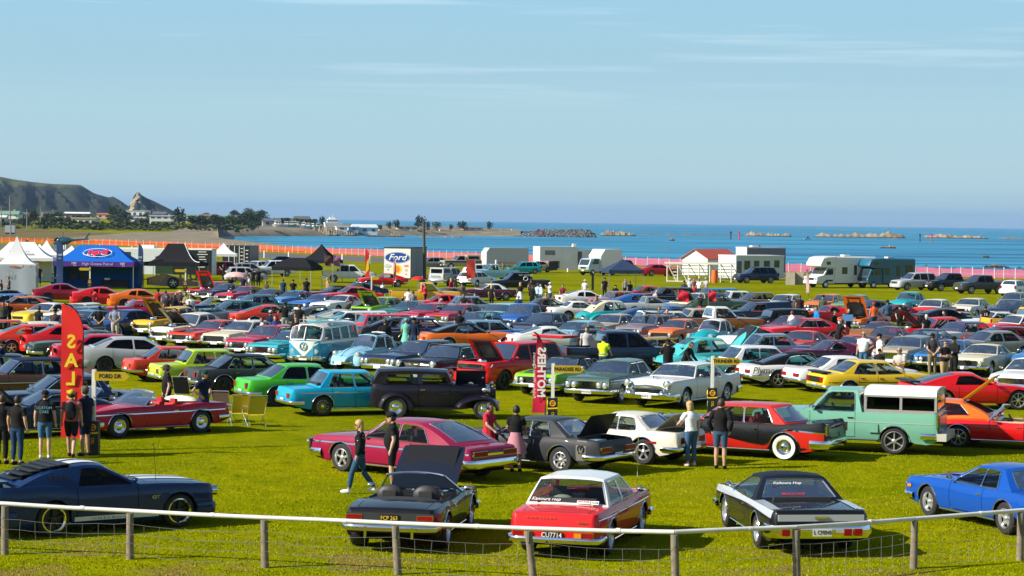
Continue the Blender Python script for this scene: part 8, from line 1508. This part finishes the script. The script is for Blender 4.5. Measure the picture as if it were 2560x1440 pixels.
def person_mesh(k,pose='down',legs='stand',lean=0,belly=.0,female=False,vox=.03,pose2=None):
    """one body as a closed surface: a remeshed union of limbs, trunk, neck and head; returns the temporary object and the bones"""
    mb=MB();bones=[]
    sit=legs == 'sit';hz=.50 if sit else .93;dz=hz-.93
    L=R(lean);piv=Vector((0,0,hz+.02))
    def up(p):
        q=Vector((p[0],p[1],p[2]+dz))-piv;return Vector((q.x*math.cos(L)+q.z*math.sin(L),q.y,-q.x*math.sin(L)+q.z*math.cos(L)))+piv
    sw=.165 if female else .19
    P=[]
    for z,a,b in ((.84,.06,.08),(.87,.105,.155),(.95,.118+belly*.3,.172 if female else .165),(1.06,.10+belly,.145+belly*.5),(1.18,.105+belly*.9,.148+belly*.4),(1.30,.118+belly*.3,.165 if female else .18),(1.38,.105,sw*.95),(1.44,.075,sw*.72),(1.49,.055,.065),(1.55,.05,.052)):
        P.append([tuple(up((a*math.cos(2*math.pi*j/14)+belly*.4*(1 if 1.0 < z < 1.25 else 0),b*math.sin(2*math.pi*j/14),z))) for j in range(14)])
    b0=len(mb.v);mb.grid(P,cv=True);mb.f.append(tuple(b0+j for j in range(13,-1,-1)));mb.m.append(0);mb.f.append(tuple(b0+9*14+j for j in range(14)));mb.m.append(0)
    hc=up((.03,0,1.635));M=Matrix.Translation(hc)@Matrix.Rotation(L*.4,4,'Y');mb.ell((0,0,.01),(.098,.078,.118),14,10,0,M);mb.ell((.03,0,-.06),(.062,.058,.06),10,7,0,M);mb.ell((.10,0,-.01),(.022,.014,.022),6,5,0,M)
    for e in (-1,1):mb.ell((0,e*.078,-.005),(.024,.014,.032),6,5,0,M)
    bones += [('head',hc+Vector((0,0,.06)),hc-Vector((0,0,.05)),.11),('neck',up((.01,0,1.545)),up((0,0,1.50)),.06),('torso',up((0,0,1.40)),up((0,0,1.06)),.17),('hip',up((0,0,1.0)),Vector((0,0,hz-.02)),.17)]
    for e,po in ((1,pose),(-1,pose2 or pose)):
        E,W_=POSES[po];sh=up((0,e*sw,1.405));el=up((E[0],e*E[1],E[2]));wr=up((W_[0],e*W_[1],W_[2]))
        if po == 'crossed' and e < 0:wr=wr+Vector((-.03,0,-.06))
        mb.tube([sh+Vector((0,-e*.04,.0)),sh,sh.lerp(el,.5),el,el.lerp(wr,.35),wr],[.05,.062,.052,.042,.044,.028],10)
        d=(wr-el).normalized();hd=wr+d*.05;side=d.cross(Vector((0,0,1)));side=side.normalized() if side.length > .2 else Vector((1,0,0));mb.tube([wr-d*.01,wr+d*.03,wr+d*.09],[.026,.038,.034],8)
        for f in range(4):b=wr+d*.085+side*(.028-.0185*f);c=b+d*(.045-.006*abs(f-1.3));mb.tube([b-d*.02,b+d*.02,c+Vector((0,0,-.012))],[.011,.0105,.009],5)
        b=wr+d*.03+side*.03;mb.tube([b-side*.01,b+side*.02+d*.02,b+side*.024+d*.05],[.013,.012,.009],5)
        bones += [('uarm',sh,el,.06),('farm',el,wr,.045),('hand',wr,wr+d*.12,.04)]
        hip=Vector((0,e*.088,hz));
        if sit:kn=Vector((.42,e*.12,hz+.02));an=Vector((.42,e*.12,.08))
        elif legs == 'walk':a=.30*e;kn=Vector((math.sin(a)*.45+.05,e*.09,.50));an=Vector((math.sin(a)*.85-(.12 if e < 0 else 0),e*.08,.09 if e > 0 else .13))
        elif legs == 'wide':kn=Vector((.02,e*.15,.49));an=Vector((-.01,e*.20,.08))
        else:kn=Vector((.02,e*.10,.49));an=Vector((-.01,e*.105,.08))
        mb.tube([hip+Vector((0,0,.03)),hip.lerp(kn,.3),hip.lerp(kn,.75),kn,kn.lerp(an,.35),an.lerp(kn,.12),an],[.092,.090,.066,.056,.058,.038,.04],12)
        mb.ell((an.x+.07,an.y,an.z-.035),(.135,.045,.048),10,6)
        bones += [('thigh',hip,kn,.085),('shin',kn,an+Vector((0,0,.05)),.055),('foot',an+Vector((-.04,0,-.03)),an+Vector((.16,0,-.04)),.06)]
    me=mb.mesh('person',SKIN[k % 3],0);o=bpy.data.objects.new('person',me);COL.objects.link(o);md=o.modifiers.new('r','REMESH');md.mode='VOXEL';md.voxel_size=vox;md.use_smooth_shade=True;sm=o.modifiers.new('s','SMOOTH');sm.factor=.5;sm.iterations=2
    return o,bones,hc,M
PEOPLE=[]
def person(px,py,label,top=(.02,.02,.022),low=(.02,.03,.06),face=270,pose='down',legs='stand',h=1.75,foot=False,sleeve='short',trousers='long',hair='brown',hat=None,lean=0,belly=.0,female=False,longhair=False,skirt=None,vox=None,pose2=None,shoes=(.02,.02,.02),glasses=False,extra=None):
    """px, py: the top of the head (or the feet when foot=True) in the photograph"""
    sc=h/1.75;top_z=(1.76*sc if not legs == 'sit' else 1.33*sc) - (abs(math.sin(R(lean)))*.25)
    q=at(px,py) if foot else at(px,py,top_z);loc=(q.x,q.y,0);d=q.y
    PEOPLE.append(dict(loc=loc,d=d,label=label,top=top,low=low,face=face,pose=pose,pose2=pose2,legs=legs,sc=sc,sleeve=sleeve,trousers=trousers,hair=hair,hat=hat,lean=lean,belly=belly,female=female,longhair=longhair,skirt=skirt,shoes=shoes,glasses=glasses,extra=extra))
K_,WH_,NV,GR=(.014,.014,.015),(.85,.85,.86),(.012,.018,.045),(.22,.23,.25);DEN,DENL,KHA=(.02,.05,.12),(.06,.14,.27),(.22,.18,.11)
# near the red flag
person(42,1163,'man in black T-shirt and jeans seen from behind at the left edge',K_,DEN,70,foot=True,hair='black',glasses=True);person(4,1160,'person in dark clothes cut by the left edge',K_,K_,80,foot=True,female=True);person(112,1146,'man with black T-shirt with blue back print, denim shorts and white shoes',K_,DENL,92,foot=True,hat='cap',trousers='short',shoes=WH_,belly=.04,extra='print')
person(178,1144,'person in a patterned shirt with a black backpack and black shorts',(.30,.10,.09),K_,95,'down','walk',foot=True,trousers='short',hair='black',hat='yellowcap',extra='backpack');person(213,1140,'large man in navy T-shirt and camouflage cap facing the flag',NV,NV,150,foot=True,trousers='short',hat='camo',belly=.07,h=1.82);person(418,912,'man in black shirt and brim hat walking past the orange sedan',K_,K_,200,'down',h=1.78,hat='brim',belly=.03);person(510,926,'man in navy race shirt and green cap with hands on hips',NV,DEN,330,'hips',h=1.8,hat='greencap')
person(899,1234,'blond woman in spotted black jumper and jeans walking left',K_,(.03,.085,.17),178,'down','walk',foot=True,h=1.68,sleeve='long',hair='blond',longhair=True,female=True,shoes=WH_,extra='dots',glasses=True);person(980,1224,'man in black polo shirt, shorts and cap beside the walking woman',K_,K_,185,'down','stand',foot=True,h=1.80,trousers='short',hat='cap',belly=.06,glasses=True,shoes=WH_)
person(1222,1006,'woman in red polka dot dress looking into her bag',(.50,.03,.05),(.50,.03,.05),330,'fwd',h=1.66,hair='black',female=True,skirt=(.50,.03,.05));person(1291,1014,'dark haired woman in black top and floral skirt seen from behind',K_,(.45,.18,.22),80,'fwd',h=1.66,hair='black',female=True,skirt=(.50,.22,.26));person(1727,1166,'blond woman in white T-shirt and jeans leaning towards the cream coupe',WH_,(.05,.12,.22),120,'reach',foot=True,h=1.68,hair='blond',longhair=True,female=True,pose2='down',shoes=(.6,.5,.4),lean=6);person(1800,1172,'man in black hooded top and denim shorts seen from behind',K_,(.04,.09,.16),75,'pocket',foot=True,h=1.80,sleeve='long',trousers='short',hair='brown')
# middle of the field
person(1467,816,'young man in grey T-shirt and black shorts facing the camera',(.48,.49,.52),K_,270,'down',h=1.80,trousers='short');person(1509,840,'man in yellow high visibility vest seen from behind',(.62,.85,.02),DEN,60,'fwd',h=1.74,hair='black',extra='vest');person(1510,822,'man with red cap behind the yellow vest',K_,K_,250,'down',h=1.80,hat='redcap')
person(1671,848,'man in black T-shirt taking a photograph',K_,DEN,100,'photo',h=1.84,hat='cap',belly=.05);person(1712,856,'man in black jacket bending over the aqua coupe',K_,K_,330,'reach',h=1.75,lean=22,sleeve='long');person(1016,796,'woman in mint green dress with matching headscarf',(.16,.52,.40),(.16,.52,.40),90,'fwd',h=1.68,hair='red',female=True,skirt=(.16,.52,.40),hat='scarf');person(1036,794,'man in dark jacket beside the green dress',NV,DEN,240,'down',h=1.76,sleeve='long',hat='cap');person(963,798,'man in black seen from behind at the orange coupe',K_,K_,90,'fwd',h=1.76,sleeve='long')
person(688,788,'man in blue and black jacket with hands folded',(.02,.06,.22),K_,280,'fwd',h=1.80,belly=.05);person(656,793,'woman in pale floral blouse left of the blue jacket man',(.45,.5,.5),DEN,200,'down',h=1.64,female=True,hair='brown');person(741,792,'man in black T-shirt and sunglasses near the van',K_,DEN,265,'fwd',h=1.78,glasses=True);person(713,756,'man in black printed T-shirt at the red fastback',K_,(.3,.32,.3),90,'hips',h=1.78,hat='cap');person(749,761,'man in plain black T-shirt at the red fastback',K_,K_,80,'down',h=1.80);person(676,776,'man in light cap at the tail of the red fastback',NV,K_,60,'down',h=1.74,hat='lightcap');person(763,790,'bald man behind the sunglasses man',GR,DEN,250,'down',h=1.74,hair='grey')
person(2160,829,'man in white printed T-shirt and jeans, hand on hip',WH_,DENL,250,'hips',h=1.82,hair='grey',glasses=True,pose2='down',belly=.05);person(2200,834,'man in white T-shirt and black cap looking left',WH_,GR,190,'down',h=1.80,hat='cap');person(2199,872,'boy in black cap in front of the white T-shirts',K_,DEN,250,'down',h=1.45,hat='cap');person(2250,869,'grey haired man in grey shirt with folded arms',(.42,.42,.40),(.5,.48,.42),230,'crossed',h=1.76,hair='grey',glasses=True);person(2332,834,'man in dark T-shirt and khaki trousers, hands behind his back',(.06,.05,.06),KHA,100,'behind',h=1.84,hat='cap');person(2362,851,'man in black T-shirt and tan trousers, arms folded',K_,(.42,.28,.15),300,'crossed',h=1.80,belly=.05,glasses=True);person(2386,841,'man all in black with a cap facing left',K_,K_,220,'crossed',h=1.84,sleeve='long',hat='cap')
person(1980,777,'woman in white tank top at the black hot rod',WH_,K_,60,'down',h=1.66,female=True,sleeve='none',hair='red');person(2042,766,'man in bright blue jacket',(.01,.22,.55),K_,200,'down',h=1.78,sleeve='long',hair='black');person(2086,776,'man in black sweater left of the orange bonnet',K_,K_,320,'down',h=1.76,sleeve='long');person(2121,771,'boy in black and grey top',(.04,.04,.05),K_,300,'down',h=1.6);person(2185,757,'person in orange shirt and red cap',(.7,.12,.03),DEN,100,'down',h=1.76,hat='redcap');person(2219,750,'man in denim jacket and cap',(.04,.09,.16),DEN,90,'down',h=1.82,sleeve='long',hat='cap');person(2250,763,'seated looking man in black cap and sunglasses',K_,K_,265,'fwd',h=1.72,hat='cap',glasses=True);person(2317,786,'white haired man in black shirt at the red coupe',K_,DEN,120,'down',h=1.76,hair='white');person(2464,763,'man in black T-shirt with white number on his back',K_,DEN,85,'down',h=1.82,hair='black',extra='number');person(2368,778,'man in black bending at the white coupe',K_,K_,200,'reach',h=1.7,lean=15);person(1970,738,'man in dark grey top, left of two by the navy van',(.05,.045,.05),K_,90,'down',h=1.78);person(2000,738,'man in brown black top, right of two by the navy van',(.03,.02,.02),K_,90,'down',h=1.76);person(2058,738,'man in camouflage jacket by the orange saloon',(.07,.09,.05),K_,250,'down',h=1.78,sleeve='long',hat='cap')
# left middle
person(249,766,'man in black T-shirt and khaki shorts, left of two seen from behind',K_,(.10,.12,.05),95,'behind',h=1.78,trousers='short',hat='cap');person(288,764,'man in grey T-shirt and pale shorts, right of two seen from behind',(.24,.28,.36),(.5,.47,.40),88,'behind',h=1.84,trousers='short');person(97,765,'man in black T-shirt beside the ivory saloon',K_,K_,60,'down',h=1.78);person(138,772,'man in brown grey T-shirt and cap left of the sale flag',(.07,.05,.05),K_,90,'down',h=1.74,hat='cap',belly=.04);person(8,754,'man in dark jacket, left of two at the left edge',(.05,.05,.04),K_,270,'down',h=1.74,sleeve='long');person(20,752,'man in black with cap, right of two at the left edge',K_,K_,290,'fwd',h=1.76,hat='cap');person(4,852,'man in navy with cap cut by the left edge',NV,NV,0,'down',h=1.78,hat='cap')
person(395,722,'man in red and black jacket in the standing group',(.35,.02,.02),K_,80,'down',h=1.76,hat='cap');person(414,726,'man in slate blue shirt in the standing group',(.06,.10,.16),DEN,100,'down',h=1.74);person(401,742,'blond child at the edge of the standing group',(.35,.35,.36),DEN,110,'down',h=1.2,hair='blond');person(418,737,'man in dark shirt with wavy hair in the standing group',K_,K_,250,'down',h=1.72);person(436,737,'woman in black leather jacket in the standing group',K_,K_,90,'down',h=1.66,female=True,sleeve='long',longhair=True);person(451,726,'man in broad straw hat holding its brim',(.05,.04,.05),K_,80,'up',h=1.76,hat='straw',pose2='down');person(465,730,'man in olive green shirt with folded arms',(.16,.18,.09),K_,220,'crossed',h=1.80);person(476,737,'man in white shirt and sunglasses in the standing group',WH_,DEN,270,'down',h=1.70,glasses=True);person(473,752,'boy in navy shirt in front of the standing group',NV,DEN,260,'down',h=1.45,hair='brown')
# by the tents
person(22,691,'man in grey shirt looking at his phone by the white tent',(.12,.10,.11),K_,200,'fwd',h=1.76);person(3,699,'man in dark shirt cut by the left edge by the white tent',(.05,.03,.04),K_,180,'down',h=1.72);person(131,681,'blond woman in pale green top photographing the blue marquee',(.42,.5,.46),K_,20,'photo',h=1.68,female=True,hair='blond',longhair=True);person(283,667,'stall keeper in black T-shirt inside the blue marquee',K_,DEN,270,'fwd',h=1.78);person(98,664,'man in black between the white tents',K_,K_,270,'down',h=1.8)
for px,py,lb,tp,lo,fc,ps,kw in ((559,661,'woman in black with long brown hair by the maroon four wheel drive',K_,K_,200,'photo',dict(female=True,longhair=True)),(618,676,'man in dark grey by the red and white umbrella',(.10,.07,.08),K_,260,'down',{}),(633,672,'man in black right of the umbrella, left of two',K_,K_,80,'crossed',{}),(646,671,'man in black right of the umbrella, right of two',K_,K_,100,'down',{}),(608,689,'man in dark blue under the umbrella',NV,K_,250,'down',{}),(622,689,'woman in white blouse under the umbrella',WH_,K_,200,'crossed',dict(female=True)),(577,691,'person in dark shirt seated under the umbrella',K_,K_,300,'down',dict(legs='sit')),(667,702,'man in dark shirt left of the black gazebo',(.06,.05,.06),K_,220,'down',{}),(708,697,'woman in denim under the black gazebo',DEN,DEN,90,'down',dict(female=True)),(733,699,'man in black under the black gazebo',K_,K_,270,'behind',dict(hat='cap')),(766,694,'tall man in black at the right leg of the black gazebo',K_,K_,90,'down',dict(h=1.86)),(819,694,'blond woman in tan top seated beside the black gazebo',(.40,.25,.14),K_,200,'down',dict(female=True,longhair=True,hair='blond')),(862,752,'man in black leaning over the white coupe',K_,DEN,10,'reach',dict(lean=35)),(1021,721,'man in white T-shirt in front of the yellow pickup',WH_,GR,90,'down',{}),(1033,727,'woman in grey top in front of the yellow pickup',GR,DEN,100,'down',dict(female=True)),(1063,708,'person in pink red jacket at the yellow cab door',(.62,.03,.08),K_,200,'reach',dict(sleeve='long')),(1056,690,'bald man in navy under the red umbrella',NV,K_,265,'down',dict(hair='grey')),(957,707,'boy in blue cap by the red fastback',WH_,DEN,270,'down',dict(h=1.3,hat='bluecap')),(1128,696,'blond woman in red jacket behind the crimson saloons',(.5,.01,.02),K_,150,'down',dict(female=True,longhair=True,hair='blond',sleeve='long')),(1139,692,'man in black with cap beside the red jacket',K_,K_,200,'down',dict(sleeve='long',hat='cap')),(1155,705,'person in camouflage jacket behind the crimson saloons',(.14,.14,.10),(.1,.1,.08),90,'down',dict(sleeve='long')),(1229,712,'blond woman in black by the plum coupe',K_,K_,60,'down',dict(female=True,longhair=True,hair='blond')),(1160,734,'man in black in front of the slate sedan',K_,K_,240,'down',{}),(1187,735,'blond child in front of the slate sedan',(.05,.06,.09),DEN,270,'down',dict(h=1.4,hair='blond')),(1149,777,'man in black cap behind the teal fifties car',K_,K_,90,'down',dict(hat='cap')),
                                  (1301,706,'blond woman in black top and white skirt seen from behind',K_,WH_,80,'down',dict(female=True,hair='blond',longhair=True,skirt=WH_)),(1328,697,'man in dark shirt behind the pale blue shirts',(.05,.04,.04),K_,100,'down',{}),(1331,712,'woman in black jacket left of the pale blue shirts',K_,K_,60,'down',dict(female=True,sleeve='long')),(1345,708,'man in pale blue shirt and brown hat',(.40,.52,.66),DEN,60,'down',dict(hat='brim',sleeve='long')),(1353,709,'woman in pale blue blouse',(.42,.54,.66),DEN,200,'down',dict(female=True,sleeve='long')),(1376,706,'man in white T-shirt and white cap drinking',WH_,DEN,200,'photo',dict(hat='whitecap',belly=.04)),(1407,711,'person in red and black under the dark awning',(.2,.03,.04),K_,270,'fwd',{}),(1463,699,'man in straw hat and white shirt',WH_,KHA,265,'down',dict(hat='straw')),(1512,694,'man in black T-shirt and cap by the navy gazebo',K_,K_,265,'down',dict(hat='cap',belly=.03)),(1563,695,'woman in grey tank top under the navy gazebo',(.35,.36,.40),DEN,300,'down',dict(female=True,sleeve='none')),(1539,712,'person in black cap seated under the gazebo',K_,K_,270,'down',dict(legs='sit',hat='cap')),(1575,702,'man in black jacket under the gazebo',K_,K_,120,'down',{}),(1632,726,'man in pink shirt bending over the blue coupe',(.55,.35,.40),K_,20,'reach',dict(lean=25,hair='grey')),(1492,738,'woman in orange red dress behind the white coupe',(.5,.08,.02),K_,150,'down',dict(female=True,hair='red',longhair=True)),(1751,735,'person in black and pink at the dark green sedan',K_,(.4,.05,.08),30,'up',dict(hair='black')),(1711,702,'man in dark coat left of the group on the stand',(.04,.04,.045),K_,250,'down',dict(sleeve='long',hat='cap')),(1725,696,'man in grey T-shirt and white cap by the stand',(.45,.46,.5),KHA,250,'down',dict(hat='whitecap')),(1736,695,'person in dark top and red skirt by the stand',(.16,.05,.04),K_,265,'down',dict(skirt=(.5,.02,.04),female=True)),(1748,697,'woman in white blouse by the stand',WH_,DEN,230,'fwd',dict(female=True)),(1766,694,'man in grey jumper and light cap by the stand',(.38,.38,.40),KHA,210,'fwd',dict(hat='lightcap',sleeve='long')),(1808,763,'man in black T-shirt with folded arms by the rust brown pickup',K_,K_,265,'crossed',dict(hat='cap')),(1648,766,'person with brown hair behind the dark blue fastback',NV,K_,270,'down',{}),(1668,771,'person in brown behind the surfboard',(.2,.1,.05),K_,270,'down',{}),(1296,738,'person with grey hair behind the blue pickup',DEN,K_,90,'down',dict(hair='grey')),(2095,800,'man in black kneeling by the bronze coupe',K_,K_,30,'reach',dict(lean=20)),(1365,730,'person with brown hair in the charcoal coupe row',(.3,.22,.15),K_,270,'down',{})):
    kw=dict(kw);kw.setdefault('h',1.72);person(px,py,lb,tp,lo,fc,ps,**kw)
def build_people():
    tmp=[]
    for k,a in enumerate(PEOPLE):tmp.append(person_mesh(k,a['pose'],a['legs'],a['lean'],a['belly'],a['female'],.016 if a['d'] < 75 else .022 if a['d'] < 115 else .034,a['pose2']))
    dg=bpy.context.evaluated_depsgraph_get();out=[]
    for o,bones,hc,M in tmp:out.append(bpy.data.meshes.new_from_object(o.evaluated_get(dg)))
    for (o,*_r) in tmp:bpy.data.objects.remove(o)
    for k,(a,me,(_o,bones,hc,M)) in enumerate(zip(PEOPLE,out,tmp)):
        me.name='person';me.materials.clear();me.materials.append(SKIN[k % 3]);me.shade_smooth()
        n=len(me.vertices);V=np.empty(n*3);me.vertices.foreach_get('co',V);V=V.reshape(-1,3);NR=np.empty(n*3);me.vertices.foreach_get('normal',NR);NR=NR.reshape(-1,3)
        best=np.full(n,9.0);lab=np.zeros(n,int);tt=np.zeros(n)
        for i,(nm,p,q,r_) in enumerate(bones):
            p,q=np.array(p),np.array(q);d=q-p;t=np.clip(((V-p)@d)/max(1e-6,d@d),0,1);dist=np.linalg.norm(V-(p+t[:,None]*d),axis=1)/r_;m=dist < best;best[m]=dist[m];lab[m]=i;tt[m]=t[m]
        kinds=np.array([b[0] for b in bones])[lab];F=[tuple(pg.vertices) for pg in me.polygons]
        t=thing('person',a['label'],'person',a['loc'],R(a['face']),'visitors walking among the cars',me);t.scale=(a['sc'],)*3
        def shell(nm,mask,off,m,col=None,flare=None):
            fs=[f for f in F if sum(mask[i] for i in f) >= 3]
            if not fs:return
            mb=MB();P=V+NR*off
            if flare is not None:P=flare(P)
            mb.v=[tuple(x) for x in P];mb.f=fs;mb.m=[0]*len(fs);o=obj(nm,mb.mesh(nm,m,80),t)
            if col:o.color=(*col,1)
            return o
        z=V[:,2];sl={'short':.62,'long':2,'none':-.1}[a['sleeve']]
        top=(kinds == 'torso') | ((kinds == 'hip') & (tt < .55)) | ((kinds == 'uarm') & (tt < sl)) | ((kinds == 'farm') & (sl > 1)&(tt < .92));wr_=lambda P:P
        low=((kinds == 'hip')) | ((kinds == 'thigh') & ((tt < .86) | (a['trousers'] == 'long'))) | ((kinds == 'shin') & (a['trousers'] == 'long') & (tt < .96))
        if not a['skirt']:shell('shorts' if a['trousers'] == 'short' else 'trousers',low,.012,PLAINC,a['low'])
        shell('shirt',top,.019,PLAINC,a['top']);shell('shoes',kinds == 'foot',.008,PLAINC,a['shoes'])
        if a['skirt']:
            mb=MB();mb.lathe([(.30,.50),(.27,.62),(.22,.80),(.175,.95),(.15,1.06)],18,'z');o=obj('skirt',mb.mesh('skirt',PLAINC,70),t,col=a['skirt'])
        # hair and hats: on the head's own axes
        Mi=np.array(M.inverted());Lc=(np.c_[V,np.ones(n)]@Mi.T)[:,:3];hd=kinds == 'head'
        hm=hd & ((Lc[:,2] > .055) | ((Lc[:,0] < .01) & (Lc[:,2] > -.065)))
        if a['hair'] != 'bald':shell('hair',hm,.016,HAIRC[a['hair']])
        if a['longhair']:mb=MB();mb.ell((-.05,0,-.07),(.07,.095,.19),12,8,0,M);mb.ell((-.01,0,.05),(.105,.098,.10),12,8,0,M);obj('long_hair',mb.mesh('long_hair',HAIRC[a['hair']],60),t)
        if a['hat']:
            hc_={'cap':K_,'yellowcap':(.5,.35,.02),'camo':(.12,.11,.07),'brim':(.09,.06,.04),'greencap':(.01,.06,.04),'redcap':(.6,.02,.02),'scarf':(.08,.45,.36),'lightcap':(.55,.5,.45),'straw':(.62,.50,.28),'whitecap':(.75,.74,.7),'bluecap':(.02,.12,.4)}[a['hat']]
            mb=MB();mb.ell((-.005,0,.06),(.118,.098,.085),14,8,0,M)
            if a['hat'] in ('brim','straw'):mb.lathe([(.10,.05),(.19,.045),(.205,.03),(.19,.035),(.10,.04)],18,'z',tuple(M.translation))
            elif a['hat'] != 'scarf':mb.add([(.09,-.075,.055),(.17,-.06,.045),(.195,0,.05),(.17,.06,.045),(.09,.075,.055)],[(0,1,2,3,4)],0,M)
            obj('headscarf' if a['hat'] == 'scarf' else 'hat',mb.mesh('hat',PLAINC,50),t,col=hc_)
        if a['glasses']:mb=MB();mb.box((.088,.033,.012),(.02,.05,.032),0,M);mb.box((.088,-.033,.012),(.02,.05,.032),0,M);mb.box((.04,.079,.018),(.11,.006,.008),0,M);mb.box((.04,-.079,.018),(.11,.006,.008),0,M);obj('sunglasses',mb.mesh('sunglasses',EYEM,0),t)
        elif a['d'] < 130:mb=MB();mb.ell((.086,.032,.012),(.012,.013,.009),6,5,0,M);mb.ell((.086,-.032,.012),(.012,.013,.009),6,5,0,M);obj('eyes',mb.mesh('eyes',EYEM,60),t);obj('mouth',MB().box((.088,0,-.055),(.01,.04,.008),0,M).mesh('mouth',mat('lips',(.35,.12,.10),.5),0),t)
        ex=a['extra']
        if ex == 'backpack':mb=MB();mb.ell((-.18,0,1.24),(.10,.15,.24),12,9);mb.box((-.27,0,1.15),(.03,.18,.16));obj('backpack',mb.mesh('backpack',CK,60),t)
        if ex == 'print':text('print','CUSTOM',.10,t,(-.165,0,1.32),(R(90),0,R(-90)),mat('print_blue',(.2,.45,.55),.6));text('print','CARS',.10,t,(-.168,0,1.22),(R(90),0,R(-90)),MATS['print_blue'])
        if ex == 'number':text('print','15',.22,t,(-.165,0,1.25),(R(90),0,R(-90)),WHITET)
        if ex == 'dots':
            mb=MB();rnd=random.Random(2);idx=[i for i in range(n) if top[i]];rnd.shuffle(idx)
            for i in idx[:46]:p=Vector(V[i]+NR[i]*.022);mb.ell(tuple(p),(.011,.011,.011),5,4)
            kind(obj('dot_print',mb.mesh('dot_print',WHITET,0),t),'stuff')
        if ex == 'vest':mb=MB();P_=[[(.155*math.cos(2*math.pi*j/16),.205*math.sin(2*math.pi*j/16),z_) for j in range(16)] for z_ in (1.02,1.07)];mb.grid(P_,cv=True);obj('reflective_band',mb.mesh('reflective_band',LENS,60),t)
build_people()
# ---------------------------------------------------------------- the air over the bay
HZ=bpy.data.materials.new('sea_haze');HZ.use_nodes=True;t_=HZ.node_tree;t_.nodes.clear();o_=t_.nodes.new('ShaderNodeOutputMaterial');v_=t_.nodes.new('ShaderNodeVolumePrincipled');v_.inputs['Density'].default_value=5.5e-5;v_.inputs['Color'].default_value=(.38,.62,.96,1);v_.inputs['Anisotropy'].default_value=0.0;t_.links.new(v_.outputs[0],o_.inputs['Volume'])
hz=kind(obj('haze',MB().box((0,10000,55),(45000,24000,124)).mesh('haze',HZ,0)),'stuff');hz['label']='thin bluish sea haze over the whole bay'
